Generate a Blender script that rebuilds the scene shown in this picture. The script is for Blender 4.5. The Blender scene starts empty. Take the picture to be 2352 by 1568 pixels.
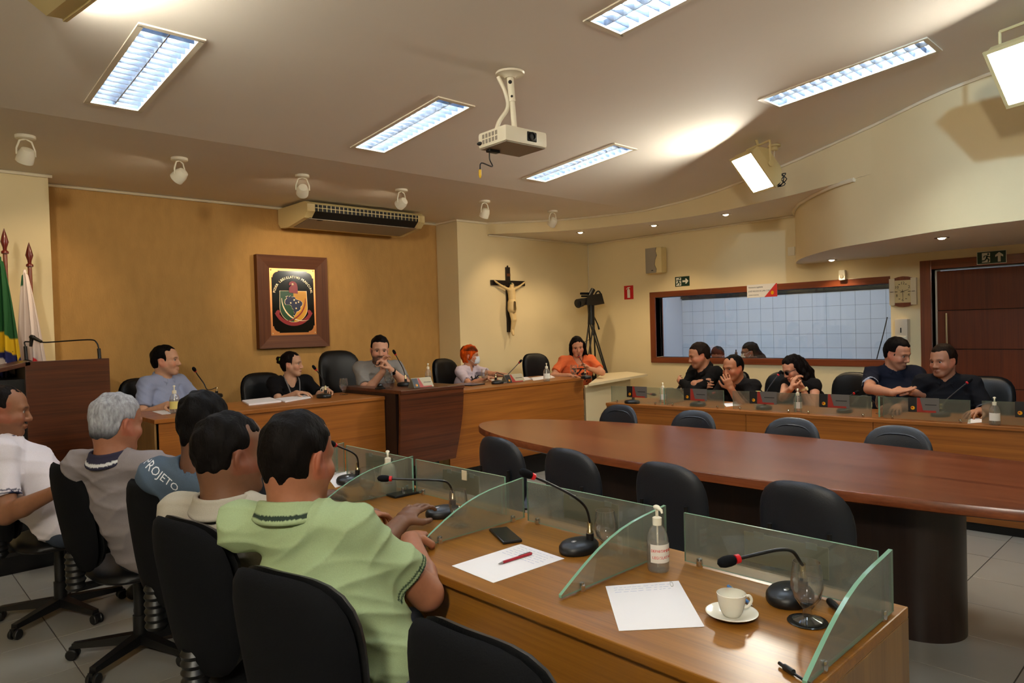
import bpy, bmesh, math, random
import numpy as np
from mathutils import Vector, Matrix

random.seed(7)
rng = np.random.default_rng(7)
SC = bpy.context.scene
COL = SC.collection
PI = math.pi

# ------------------------------------------------------------------ camera
F_PX, PITCH, ROLL, CAM_H, THETA = 1600.0, 0.0189, -0.028, 1.49, math.radians(43.45)
IMG_W, IMG_H = 2352, 1568


def _tow(x, y, z):
    c, s = math.cos(THETA), math.sin(THETA)
    return np.array([x * c + y * s, -x * s + y * c, z])


_fw = _tow(0, math.cos(PITCH), -math.sin(PITCH))
_u0 = _tow(0, math.sin(PITCH), math.cos(PITCH))
_r0 = _tow(1, 0, 0)
CR = math.cos(ROLL) * _r0 + math.sin(ROLL) * _u0
CU = -math.sin(ROLL) * _r0 + math.cos(ROLL) * _u0
CP = np.array([0, 0, CAM_H])
cam = bpy.data.cameras.new('camera')
cam.sensor_width = 36
cam.lens = 36 * F_PX / IMG_W
cam.clip_start = 0.02
cam_o = bpy.data.objects.new('camera', cam)
COL.objects.link(cam_o)
M = Matrix.Identity(4)
for i in range(3):
    M[i][0], M[i][1], M[i][2], M[i][3] = CR[i], CU[i], -_fw[i], CP[i]
cam_o.matrix_world = M
SC.camera = cam_o

# ------------------------------------------------------------------ world, exposure
w = bpy.data.worlds.new('World')
SC.world = w
w.use_nodes = True
w.node_tree.nodes['Background'].inputs[0].default_value = (0.6, 0.7, 0.9, 1)
w.node_tree.nodes['Background'].inputs[1].default_value = 0.05
SC.view_settings.view_transform = 'Standard'
SC.view_settings.look = 'None'
SC.view_settings.exposure = 0.12
SC.view_settings.gamma = 1.0
SC.view_settings.use_curve_mapping = False
SC.cycles.max_bounces = 5
SC.cycles.diffuse_bounces = 4
SC.cycles.glossy_bounces = 2
SC.cycles.transmission_bounces = 4
SC.cycles.transparent_max_bounces = 12
SC.cycles.use_adaptive_sampling = True
SC.cycles.adaptive_threshold = 0.045
SC.cycles.use_light_tree = False
SC.cycles.caustics_reflective = False
SC.cycles.caustics_refractive = False
SC.cycles.sample_clamp_indirect = 4.0

# light strengths, all in one place
TUBE_E = 96.0        # fluorescent tubes in the recessed ceiling fixtures
FLOOD_E = (145.0, 60.0, 62.0, 310.0)   # warm faces of three ceiling floodlights, then the added fill flood
SPOT_W = 22.0        # swivel ceiling spotlights, watts
DOWN_W = 29.0        # recessed downlights, watts
ROOM2_E = 9.5       # cool lamp of the room behind the window


# ------------------------------------------------------------------ picture ray helpers (planes of the real room)
def ray(x, y):
    return _fw * F_PX + CR * (x - IMG_W / 2) + CU * (IMG_H / 2 - y)


def pz(x, y, z):
    d = ray(x, y)
    return Vector(CP + d * (z - CAM_H) / d[2])


def pX(x, y, X):
    d = ray(x, y)
    return Vector(CP + d * X / d[0])


def pY(x, y, Y):
    d = ray(x, y)
    return Vector(CP + d * Y / d[1])


CZ, CS, CY = 2.85, 0.09, 4.95       # ceiling height at the fold, slope towards the camera, fold line


def ceil_z(Y):
    return CZ + CS * max(0.0, CY - Y)


def pc(x, y):
    d = ray(x, y)
    t = (CZ + CS * CY - CAM_H) / (d[2] + CS * d[1])
    p = CP + d * t
    if p[1] > CY:
        return pz(x, y, CZ)
    return Vector(p)


# ------------------------------------------------------------------ materials
MATS = {}


def srgb(r, g, b):
    f = lambda c: (c / 255 / 12.92) if c / 255 <= 0.04045 else ((c / 255 + 0.055) / 1.055) ** 2.4
    return (f(r), f(g), f(b), 1)


def mat(name, col, rough=0.5, metal=0.0, var=0.0, vscale=8.0, bump=0.0, bscale=60.0, emit=None, estr=0.0, coat=0.0,
        trans=0.0, ior=1.45, sheen=0.0, stretch=None, spec=0.5, vcol=False):
    m = bpy.data.materials.new(name)
    m.use_nodes = True
    nt = m.node_tree
    b = nt.nodes['Principled BSDF']
    b.inputs['Base Color'].default_value = col
    b.inputs['Roughness'].default_value = rough
    b.inputs['Metallic'].default_value = metal
    b.inputs['IOR'].default_value = ior
    b.inputs['Specular IOR Level'].default_value = spec
    if coat:
        b.inputs['Coat Weight'].default_value = coat
        b.inputs['Coat Roughness'].default_value = 0.12
    if trans:
        b.inputs['Transmission Weight'].default_value = trans
    if sheen:
        b.inputs['Sheen Weight'].default_value = sheen
    if emit:
        b.inputs['Emission Color'].default_value = emit
        b.inputs['Emission Strength'].default_value = estr
    tc = nt.nodes.new('ShaderNodeTexCoord')
    mp = nt.nodes.new('ShaderNodeMapping')
    nt.links.new(tc.outputs['Object'], mp.inputs[0])
    if stretch:
        mp.inputs['Scale'].default_value = stretch
    src = None
    if vcol:
        a = nt.nodes.new('ShaderNodeAttribute')
        a.attribute_name = 'Col'
        src = a.outputs['Color']
        nt.links.new(src, b.inputs['Base Color'])
    if var:
        n = nt.nodes.new('ShaderNodeTexNoise')
        n.inputs['Scale'].default_value = vscale
        n.inputs['Detail'].default_value = 5
        nt.links.new(mp.outputs[0], n.inputs['Vector'])
        mr = nt.nodes.new('ShaderNodeMapRange')
        mr.inputs[1].default_value = 0.3
        mr.inputs[2].default_value = 0.7
        mr.inputs[3].default_value = 1 - var
        mr.inputs[4].default_value = 1 + var
        nt.links.new(n.outputs[0], mr.inputs[0])
        mx = nt.nodes.new('ShaderNodeVectorMath')
        mx.operation = 'SCALE'
        if src:
            nt.links.new(src, mx.inputs[0])
        else:
            mx.inputs[0].default_value = col[:3]
        nt.links.new(mr.outputs[0], mx.inputs['Scale'])
        nt.links.new(mx.outputs[0], b.inputs['Base Color'])
    if bump:
        n2 = nt.nodes.new('ShaderNodeTexNoise')
        n2.inputs['Scale'].default_value = bscale
        n2.inputs['Detail'].default_value = 4
        nt.links.new(mp.outputs[0], n2.inputs['Vector'])
        bp = nt.nodes.new('ShaderNodeBump')
        bp.inputs['Strength'].default_value = bump
        bp.inputs['Distance'].default_value = 0.01
        nt.links.new(n2.outputs[0], bp.inputs['Height'])
        nt.links.new(bp.outputs[0], b.inputs['Normal'])
    MATS[name] = m
    return m


def wood(name, dark, light, axis=0, scale=1.0, rough=0.3, coat=0.3, fine=1.0, spec=0.5):
    """veneer: streaks along the given object axis"""
    m = bpy.data.materials.new(name)
    m.use_nodes = True
    nt = m.node_tree
    b = nt.nodes['Principled BSDF']
    b.inputs['Roughness'].default_value = rough
    b.inputs['Coat Weight'].default_value = coat
    b.inputs['Coat Roughness'].default_value = 0.15
    b.inputs['Specular IOR Level'].default_value = spec
    tc = nt.nodes.new('ShaderNodeTexCoord')

    def noise(sc_long, sc_cross, detail, rgh=0.55):
        mp = nt.nodes.new('ShaderNodeMapping')
        s = [sc_cross * scale] * 3
        s[axis] = sc_long * scale
        mp.inputs['Scale'].default_value = s
        nt.links.new(tc.outputs['Object'], mp.inputs[0])
        n = nt.nodes.new('ShaderNodeTexNoise')
        n.inputs['Scale'].default_value = 1
        n.inputs['Detail'].default_value = detail
        n.inputs['Roughness'].default_value = rgh
        nt.links.new(mp.outputs[0], n.inputs['Vector'])
        return n.outputs[0]

    a = noise(0.7, 22 * fine, 3)
    c = noise(1.6, 110 * fine, 4, 0.7)
    mixf = nt.nodes.new('ShaderNodeMix')
    mixf.data_type = 'FLOAT'
    mixf.inputs[0].default_value = 0.45
    nt.links.new(a, mixf.inputs[2])
    nt.links.new(c, mixf.inputs[3])
    cr = nt.nodes.new('ShaderNodeValToRGB')
    cr.color_ramp.elements[0].position = 0.32
    cr.color_ramp.elements[0].color = dark
    cr.color_ramp.elements[1].position = 0.68
    cr.color_ramp.elements[1].color = light
    nt.links.new(mixf.outputs[0], cr.inputs[0])
    nt.links.new(cr.outputs[0], b.inputs['Base Color'])
    MATS[name] = m
    return m


def pane_glass(name, tint, frost, haze=0.12, body=(0.75, 0.8, 0.75, 1), edge=4.0):
    """thin sheet: part clear, part rough transmission, a little body haze, mirror reflection by angle"""
    m = bpy.data.materials.new(name)
    m.use_nodes = True
    nt = m.node_tree
    nt.nodes.remove(nt.nodes['Principled BSDF'])
    out = nt.nodes['Material Output']
    tr = nt.nodes.new('ShaderNodeBsdfTransparent')
    tr.inputs[0].default_value = tint
    rf = nt.nodes.new('ShaderNodeBsdfRefraction')
    rf.inputs['Color'].default_value = tint
    rf.inputs['Roughness'].default_value = 0.22
    rf.inputs['IOR'].default_value = 1.12
    df = nt.nodes.new('ShaderNodeBsdfTranslucent')
    df.inputs[0].default_value = body
    df2 = nt.nodes.new('ShaderNodeBsdfDiffuse')
    df2.inputs[0].default_value = body
    gl = nt.nodes.new('ShaderNodeBsdfGlossy')
    gl.inputs['Roughness'].default_value = 0.03
    lw = nt.nodes.new('ShaderNodeLayerWeight')
    lw.inputs[0].default_value = 0.5
    pw = nt.nodes.new('ShaderNodeMath')
    pw.operation = 'POWER'
    pw.inputs[1].default_value = edge
    nt.links.new(lw.outputs['Facing'], pw.inputs[0])
    fr = nt.nodes.new('ShaderNodeMath')
    fr.operation = 'MULTIPLY_ADD'
    fr.inputs[1].default_value = 0.85
    fr.inputs[2].default_value = 0.05
    nt.links.new(pw.outputs[0], fr.inputs[0])

    def mix(f, a, b):
        x = nt.nodes.new('ShaderNodeMixShader')
        if isinstance(f, float):
            x.inputs[0].default_value = f
        else:
            nt.links.new(f, x.inputs[0])
        nt.links.new(a, x.inputs[1])
        nt.links.new(b, x.inputs[2])
        return x.outputs[0]

    s = mix(frost, tr.outputs[0], rf.outputs[0]) if frost > 0 else tr.outputs[0]
    hz = mix(0.5, df.outputs[0], df2.outputs[0])
    s = mix(haze, s, hz)
    s = mix(fr.outputs[0], s, gl.outputs[0])
    nt.links.new(s, out.inputs[0])
    MATS[name] = m
    return m


mat('wall_cream', srgb(234, 216, 172), 0.75, var=0.03, vscale=1.5, bump=0.05, bscale=150)
mat('wall_brown', srgb(186, 144, 84), 0.85, var=0.06, vscale=9, bump=0.5, bscale=45, stretch=(1.6, 1.6, 0.7))
mat('ceiling_paint', srgb(246, 238, 226), 0.8, var=0.02, vscale=1.2)
mat('trim_white', srgb(240, 228, 200), 0.5)
mat('tile_floor', srgb(150, 146, 138), 0.22, var=0.03, vscale=3, spec=0.6)
mat('grout', srgb(66, 58, 50), 0.8)
mat('tile_white', srgb(186, 191, 204), 0.15)
mat('grout_white', srgb(96, 98, 102), 0.7)
mat('room_cool', srgb(186, 191, 206), 0.7)
mat('black_granite', srgb(14, 13, 13), 0.18)
mat('black_plastic', srgb(16, 16, 17), 0.42)
mat('black_gloss', srgb(10, 10, 11), 0.2)
mat('black_vinyl', srgb(9, 10, 12), 0.42, spec=0.35, bump=0.12, bscale=220)
mat('navy_vinyl', srgb(23, 27, 34), 0.42, bump=0.12, bscale=220)
mat('black_fabric', srgb(8, 9, 13), 0.85, spec=0.15, bump=0.1, bscale=300)
mat('chrome', srgb(215, 215, 215), 0.12, 1.0)
mat('steel', srgb(190, 190, 188), 0.3, 1.0)
mat('brass_ring', srgb(205, 190, 150), 0.25, 1.0)
mat('white_plastic', srgb(236, 228, 205), 0.35)
mat('cream_plastic', srgb(224, 205, 150), 0.4)
mat('grey_plastic', srgb(150, 140, 125), 0.5)
mat('dark_slot', srgb(14, 13, 12), 0.6)
mat('red_plastic', srgb(190, 22, 28), 0.35)
mat('porcelain', srgb(235, 230, 215), 0.12)
mat('coffee', srgb(60, 35, 18), 0.2)
mat('paper', srgb(238, 234, 236), 0.8)
mat('label_yellow', srgb(220, 205, 120), 0.7)
mat('lime', srgb(170, 205, 60), 0.6)
mat('mask_warm', srgb(214, 200, 184), 0.8)
mat('ink_blue', srgb(150, 160, 205), 0.8)
mat('ink_grey', srgb(110, 105, 105), 0.8)
mat('label_white', srgb(232, 226, 215), 0.7)
mat('label_red', srgb(205, 60, 55), 0.7)
mat('copper', srgb(214, 140, 84), 0.28, 1.0)
mat('gold', srgb(245, 215, 165), 0.3, 0.6)
mat('enamel_black', srgb(8, 8, 9), 0.12)
mat('enamel_green', srgb(18, 70, 26), 0.3)
mat('enamel_yellow', srgb(226, 160, 12), 0.3)
mat('enamel_blue', srgb(16, 22, 62), 0.3)
mat('enamel_red', srgb(150, 22, 22), 0.3)
mat('sign_green', srgb(14, 52, 36), 0.5)
mat('sign_red', srgb(196, 24, 26), 0.5)
mat('sign_white', srgb(232, 230, 215), 0.6)
mat('ivory', srgb(224, 196, 140), 0.45)
mat('dark_cross', srgb(24, 14, 10), 0.45)
mat('yellow_plug', srgb(225, 180, 20), 0.4)
mat('blue_pen', srgb(80, 130, 190), 0.3)
mat('pen_red', srgb(150, 14, 34), 0.3)
mat('glass_edge', srgb(120, 165, 140), 0.15, emit=None)
mat('clock_face', srgb(226, 214, 170), 0.4)
mat('clock_ink', srgb(60, 55, 45), 0.6)
mat('dispenser', srgb(225, 210, 185), 0.35)
mat('fixture_white', srgb(238, 228, 205), 0.4)
mat('louver', srgb(196, 208, 226), 0.22, 0.85)
mat('trough', srgb(170, 188, 214), 0.35, 0.6)
mat('tube', srgb(255, 255, 255), 0.5, emit=(0.86, 0.96, 1.0, 1), estr=TUBE_E)
for k_, e_ in enumerate(FLOOD_E):
    mat('flood_face_%d' % k_, srgb(255, 245, 225), 0.5, emit=(1.0, 0.935, 0.79, 1), estr=e_)
mat('bulb_warm', srgb(255, 240, 210), 0.5, emit=(1.0, 0.82, 0.55, 1), estr=40)
mat('room2_lamp', srgb(255, 255, 255), 0.5, emit=(0.80, 0.90, 1.0, 1), estr=ROOM2_E)
mat('flag', srgb(255, 255, 255), 0.75, vcol=True)
mat('finial', srgb(90, 24, 14), 0.3, coat=0.3)
mat('white_melamine', srgb(226, 212, 176), 0.4)
mat('whiteboard_red', srgb(205, 52, 46), 0.5)
wood('wood_desk', srgb(110, 68, 20), srgb(160, 106, 38), axis=1, rough=0.3, coat=0.0, spec=0.42)
wood('wood_desk_x', srgb(118, 66, 22), srgb(172, 104, 40), axis=0, rough=0.38, coat=0.08)
wood('wood_end', srgb(104, 74, 38), srgb(146, 108, 60), axis=2, rough=0.4, coat=0.1)
wood('wood_dark_x', srgb(44, 20, 11), srgb(104, 52, 26), axis=0, rough=0.32, coat=0.25)
wood('wood_dark_y', srgb(78, 34, 18), srgb(132, 70, 38), axis=1, rough=0.24, coat=0.0, spec=0.4)
wood('wood_dark_z', srgb(24, 13, 10), srgb(42, 25, 18), axis=2, rough=0.4, coat=0.1)
wood('wood_frame', srgb(72, 36, 17), srgb(112, 64, 32), axis=2, rough=0.5, coat=0.0, spec=0.3)
wood('wood_frame_x', srgb(72, 36, 17), srgb(112, 64, 32), axis=0, rough=0.5, coat=0.0, spec=0.3)
wood('wood_red', srgb(94, 40, 16), srgb(140, 68, 30), axis=2, rough=0.4, coat=0.2, fine=0.7)
wood('wood_red_y', srgb(94, 40, 16), srgb(140, 68, 30), axis=1, rough=0.4, coat=0.2, fine=0.7)
wood('wood_door', srgb(78, 32, 11), srgb(112, 50, 19), axis=2, rough=0.45, coat=0.0, fine=0.6, spec=0.3)
pane_glass('glass_frost', (0.86, 0.90, 0.86, 1), 0.62, 0.15, (0.68, 0.71, 0.60, 1))
pane_glass('glass_clear', (0.96, 0.98, 0.98, 1), 0.0, 0.002)
pane_glass('glassware', (0.975, 0.98, 0.98, 1), 0.0, 0.015, (0.9, 0.9, 0.88, 1), 2.2)
pane_glass('pet_clear', (0.95, 0.94, 0.92, 1), 0.0, 0.15, (0.9, 0.88, 0.84, 1), 2.5)
pane_glass('gel', (0.93, 0.92, 0.89, 1), 0.3, 0.16, (0.9, 0.86, 0.8, 1))
pane_glass('water', (0.96, 0.965, 0.97, 1), 0.0, 0.05, (0.8, 0.8, 0.8, 1))


# ------------------------------------------------------------------ mesh helpers
class MB:
    """collects faces, builds ONE mesh object"""

    def __init__(self):
        self.v, self.f, self.mi = [], [], []

    def add(self, vs, fs, mi=0):
        o = len(self.v)
        self.v += [tuple(p) for p in vs]
        self.f += [tuple(i + o for i in q) for q in fs]
        self.mi += [mi] * len(fs)
        return self

    def box(self, lo, hi, mi=0, M=None):
        x0, y0, z0 = lo
        x1, y1, z1 = hi
        vs = [(x0, y0, z0), (x1, y0, z0), (x1, y1, z0), (x0, y1, z0), (x0, y0, z1), (x1, y0, z1), (x1, y1, z1), (x0, y1, z1)]
        if M is not None:
            vs = [M @ Vector(p) for p in vs]
        return self.add(vs, [(0, 3, 2, 1), (4, 5, 6, 7), (0, 1, 5, 4), (1, 2, 6, 5), (2, 3, 7, 6), (3, 0, 4, 7)], mi)

    def bbox(self, lo, hi, b=0.004, mi=0, M=None):
        """box with chamfered edges"""
        bm = bmesh.new()
        bmesh.ops.create_cube(bm, size=1)
        for v in bm.verts:
            v.co = Vector([lo[i] + (v.co[i] + .5) * (hi[i] - lo[i]) for i in range(3)])
        bmesh.ops.bevel(bm, geom=bm.edges[:], offset=b, segments=2, affect='EDGES', profile=0.6)
        bm.verts.index_update()
        vs = [v.co.copy() for v in bm.verts]
        if M is not None:
            vs = [M @ p for p in vs]
        fs = [[v.index for v in f.verts] for f in bm.faces]
        bm.free()
        return self.add(vs, fs, mi)

    def tube(self, pts, r, n=8, mi=0, cap=True):
        pts = [Vector(p) for p in pts]
        rs = r if isinstance(r, (list, tuple)) else [r] * len(pts)
        vs, fs = [], []
        up = None
        for i, p in enumerate(pts):
            t = (pts[min(i + 1, len(pts) - 1)] - pts[max(i - 1, 0)]).normalized()
            if up is None:
                up = Vector((0, 0, 1)) if abs(t.z) < 0.9 else Vector((1, 0, 0))
            s = t.cross(up).normalized()
            up = s.cross(t).normalized()
            for k in range(n):
                a = 2 * PI * k / n
                vs.append(p + (s * math.cos(a) + up * math.sin(a)) * rs[i])
        for i in range(len(pts) - 1):
            for k in range(n):
                k2 = (k + 1) % n
                fs.append((i * n + k, i * n + k2, (i + 1) * n + k2, (i + 1) * n + k))
        if cap:
            fs.append(tuple(range(n))[::-1])
            fs.append(tuple(range((len(pts) - 1) * n, len(pts) * n)))
        return self.add(vs, fs, mi)

    def lathe(self, prof, n=24, mi=0, M=None, closed=False):
        """prof: (r, z) pairs bottom to top"""
        vs, fs = [], []
        for r, z in prof:
            for k in range(n):
                a = 2 * PI * k / n
                vs.append(Vector((r * math.cos(a), r * math.sin(a), z)))
        m = len(prof)
        for i in range(m - 1 + (1 if closed else 0)):
            j = (i + 1) % m
            for k in range(n):
                k2 = (k + 1) % n
                fs.append((i * n + k, i * n + k2, j * n + k2, j * n + k))
        if not closed:
            if prof[0][0] > 1e-5:
                fs.append(tuple(range(n))[::-1])
            if prof[-1][0] > 1e-5:
                fs.append(tuple(range((m - 1) * n, m * n)))
        if M is not None:
            vs = [M @ p for p in vs]
        return self.add(vs, fs, mi)

    def ball(self, c, r, n=12, mi=0, M=None):
        c = Vector(c)
        rr = r if isinstance(r, (tuple, list)) else (r, r, r)
        prof = []
        vs, fs = [], []
        h = max(4, n // 2 + 1)
        for i in range(h + 1):
            t = PI * i / h
            for k in range(n):
                a = 2 * PI * k / n
                p = Vector((rr[0] * math.sin(t) * math.cos(a), rr[1] * math.sin(t) * math.sin(a), -rr[2] * math.cos(t)))
                if M is not None:
                    p = M @ p
                vs.append(c + p)
        for i in range(h):
            for k in range(n):
                k2 = (k + 1) % n
                fs.append((i * n + k, i * n + k2, (i + 1) * n + k2, (i + 1) * n + k))
        return self.add(vs, fs, mi)

    def prism(self, poly, z0, z1, M=None, mi=0, mi_side=None):
        """poly: list of (x, y); extruded along z"""
        n = len(poly)
        vs = [Vector((p[0], p[1], z0)) for p in poly] + [Vector((p[0], p[1], z1)) for p in poly]
        if M is not None:
            vs = [M @ p for p in vs]
        self.add(vs, [tuple(range(n))[::-1], tuple(range(n, 2 * n))], mi)
        o = len(self.v) - 2 * n
        for k in range(n):
            k2 = (k + 1) % n
            self.f.append((o + k, o + k2, o + n + k2, o + n + k))
            self.mi.append(mi if mi_side is None else mi_side)
        return self

    def pillow(self, w, h, front, back, M=None, nexp=3.0, rings=7, n=40, taper=0.0, bend=0.0, edge=0.5, mi=0):
        """rounded upholstered pad in local x (width) / z (height), y thickness; taper narrows the bottom, bend curves it"""
        vs, fs = [], []

        def outline(a):
            c, s = math.cos(a), math.sin(a)
            r = (abs(c) ** nexp + abs(s) ** nexp) ** (-1 / nexp)
            return r * c, r * s

        def pos(rr, a, side):
            ox, oz = outline(a)
            x, z = ox * rr, oz * rr
            k = max(0.0, 1 - rr ** 4) ** edge
            y = (front if side > 0 else back) * k * side
            x *= 1 - taper * (1 - z) / 2
            X = x * w / 2
            Z = z * h / 2
            y += bend * (x * x)
            return Vector((X, y, Z))

        rl = [0.0, .35, .6, .78, .9, .97, 1.0][:rings]
        if rings < 7:
            rl = [0, .5, .8, .94, 1.0]
        idx = {}
        for side in (1, -1):
            for i, rr in enumerate(rl):
                if i == len(rl) - 1 and side < 0:
                    continue
                if i == 0:
                    idx[(side, 0, 0)] = len(vs)
                    vs.append(pos(0, 0, side))
                    continue
                for k in range(n):
                    idx[(side, i, k)] = len(vs)
                    vs.append(pos(rr, 2 * PI * k / n, side))
        last = len(rl) - 1
        for k in range(n):
            idx[(-1, last, k)] = idx[(1, last, k)]
        for side in (1, -1):
            for k in range(n):
                k2 = (k + 1) % n
                q = (idx[(side, 0, 0)], idx[(side, 1, k)], idx[(side, 1, k2)])
                fs.append(q if side < 0 else q[::-1])
                for i in range(1, last):
                    q = (idx[(side, i, k)], idx[(side, i + 1, k)], idx[(side, i + 1, k2)], idx[(side, i, k2)])
                    fs.append(q if side < 0 else q[::-1])
        if M is not None:
            vs = [M @ p for p in vs]
        return self.add(vs, fs, mi)

    def mesh(self, name, mats, smooth=None):
        me = bpy.data.meshes.new(name)
        me.from_pydata([tuple(p) for p in self.v], [], self.f)
        for m in (mats if isinstance(mats, (list, tuple)) else [mats]):
            me.materials.append(MATS[m])
        if any(self.mi):
            me.polygons.foreach_set('material_index', self.mi)
        if smooth is not None:
            me.polygons.foreach_set('use_smooth', [True] * len(me.polygons))
            if smooth < 179:
                me.set_sharp_from_angle(angle=math.radians(smooth))
        me.update()
        return me

    def build(self, name, mats, parent=None, smooth=None, loc=None, rot=None):
        o = bpy.data.objects.new(name, self.mesh(name, mats, smooth))
        COL.objects.link(o)
        if parent is not None:
            o.parent = parent
        if loc is not None:
            o.location = loc
        if rot is not None:
            o.rotation_euler = rot
        return o


def T(name, label, cat, loc=(0, 0, 0), rz=0.0, group=None, rot=None):
    o = bpy.data.objects.new(name, None)
    o.empty_display_size = 0.1
    COL.objects.link(o)
    o.location = loc
    o.rotation_euler = rot if rot is not None else (0, 0, rz)
    o['label'] = label
    o['category'] = cat
    if group:
        o['group'] = group
    return o


def tag(o, label, cat, group=None):
    o['label'] = label
    o['category'] = cat
    if group:
        o['group'] = group
    return o


def struct(o, label=None):
    o['kind'] = 'structure'
    if label:
        o['label'] = label
    return o


def part(name, me, parent, loc=(0, 0, 0), rot=(0, 0, 0), label=None):
    o = bpy.data.objects.new(name, me)
    COL.objects.link(o)
    o.parent = parent
    o.location = loc
    o.rotation_euler = rot
    if label:
        o['label'] = label
    return o


def copy_tree(o, parent=None, label=None, loc=None, rz=None):
    c = o.copy()
    COL.objects.link(c)
    c.parent = parent
    if label:
        c['label'] = label
    if loc is not None:
        c.location = loc
    if rz is not None:
        c.rotation_euler = (0, 0, rz)
    for ch in list(o.children):
        copy_tree(ch, c)
    return c


def text_mesh(s, size, depth=0.001, align='CENTER'):
    cu = bpy.data.curves.new('t', 'FONT')
    cu.body = s
    cu.size = size
    cu.extrude = depth
    cu.resolution_u = 2
    cu.align_x = align
    cu.align_y = 'CENTER'
    ob = bpy.data.objects.new('t', cu)
    COL.objects.link(ob)
    dg = bpy.context.evaluated_depsgraph_get()
    me = bpy.data.meshes.new_from_object(ob.evaluated_get(dg))
    bpy.data.objects.remove(ob)
    bpy.data.curves.remove(cu)
    return me


def text_part(name, s, size, m, parent, loc, rot, depth=0.001, align='CENTER', sx=1.0):
    me = text_mesh(s, size, depth, align)
    me.materials.clear()
    me.materials.append(MATS[m])
    o = part(name, me, parent, loc, rot)
    if sx != 1.0:
        o.scale = (sx, 1, 1)
    return o


def frameM(o, x, y, z):
    """matrix from origin and three axes"""
    m = Matrix.Identity(4)
    for i in range(3):
        m[i][0], m[i][1], m[i][2], m[i][3] = x[i], y[i], z[i], o[i]
    return m


def bez(p0, p1, p2, p3, n=10):
    out = []
    p0, p1, p2, p3 = map(Vector, (p0, p1, p2, p3))
    for i in range(n + 1):
        t = i / n
        out.append(p0 * (1 - t) ** 3 + p1 * 3 * t * (1 - t) ** 2 + p2 * 3 * t * t * (1 - t) + p3 * t ** 3)
    return out


def smooth_path(pts, n=6):
    """Catmull-Rom through points"""
    P = [Vector(p) for p in pts]
    P = [P[0] * 2 - P[1]] + P + [P[-1] * 2 - P[-2]]
    out = []
    for i in range(1, len(P) - 2):
        for k in range(n):
            t = k / n
            a, b, c, d = P[i - 1], P[i], P[i + 1], P[i + 2]
            out.append(0.5 * ((2 * b) + (c - a) * t + (2 * a - 5 * b + 4 * c - d) * t * t + (3 * b - 3 * c + d - a) * t ** 3))
    out.append(P[-2])
    return out

# ================================================================== THE SETTING
XR, YB, YP, YL = 7.92, 7.10, 6.68, 6.74      # right wall, brown back wall, crucifix wall, left pilaster wall
X0, Y0 = -1.6, -3.0
XD = 7.78                                    # door wall plane
Z1, Z2 = 2.70, 2.13                          # the two soffits
TILE = 0.4335

# ---- floor with tiles
fl = struct(MB().box((X0, Y0, -0.06), (XR + 0.3, YB + 0.2, -0.004)).build('floor', 'grout'), 'grey tiled floor')
tm = MB().bbox((0.0025, 0.0025, -0.006), (TILE - 0.0025, TILE - 0.0025, 0.0), 0.0012).mesh('tile', 'tile_floor')
rest = MB()
xs0, ys0 = 0.70 - 6 * TILE, 1.09 - 10 * TILE
for i in range(25):
    for j in range(25):
        x, y = xs0 + i * TILE, ys0 + j * TILE
        if x + TILE > XR or y + TILE > YB or x < X0 or y < Y0:
            continue
        near = (x < 1.4 and x > -0.9 and 0.2 < y < 5.5) or (1.4 <= x < 7.0 and -0.3 < y < 4.9)
        if near:
            part('tile', tm, fl, (x, y, 0))
        else:
            rest.box((x + .0025, y + .0025, -0.006), (x + TILE - .0025, y + TILE - .0025, 0))
o = rest.build('tile_field', 'tile_floor', fl)
o['kind'] = 'stuff'

# ---- walls
struct(MB().box((1.21, YB, 0), (5.45, YB + .15, CZ)).build('wall_back', 'wall_brown'), 'brown textured plaster back wall')
struct(MB().box((X0, YL, 0), (1.21, YB + .15, CZ + .02)).build('wall_left_pilaster', 'wall_cream'))
struct(MB().box((5.45, YP, 0), (XR + .15, YB + .15, CZ + .02)).build('wall_back_right', 'wall_cream'), 'cream wall with crucifix')
struct(MB().box((X0 - .15, Y0 - .15, 0), (X0, YB + .15, 3.75)).build('wall_left', 'wall_cream'))
struct(MB().box((X0, Y0 - .15, 0), (XR + .15, Y0, 3.75)).build('wall_front', 'wall_cream'))
WY0, WY1, WZ0, WZ1 = 2.30, 5.51, 1.045, 1.85        # glazed opening
wr = MB()
wr.box((XR, WY1, 0), (XR + .15, YP, CZ))
wr.box((XR, WY0, 0), (XR + .15, WY1, WZ0))
wr.box((XR, WY0, WZ1), (XR + .15, WY1, CZ))
struct(wr.build('wall_right', 'wall_cream'), 'cream right wall with window opening')
DY1, DY0, DZ = 2.145, 0.30, 1.955                   # door leaf opening in the door wall
wd = MB()
wd.box((XD, DY1, 0), (XR + .15, 2.525, CZ + .6))
wd.box((XD, DY0, DZ), (XR + .15, DY1, CZ + .6))
wd.box((XD, Y0, 0), (XR + .15, DY0, 3.75))
struct(wd.build('wall_right_door_side', 'wall_cream'))

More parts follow.
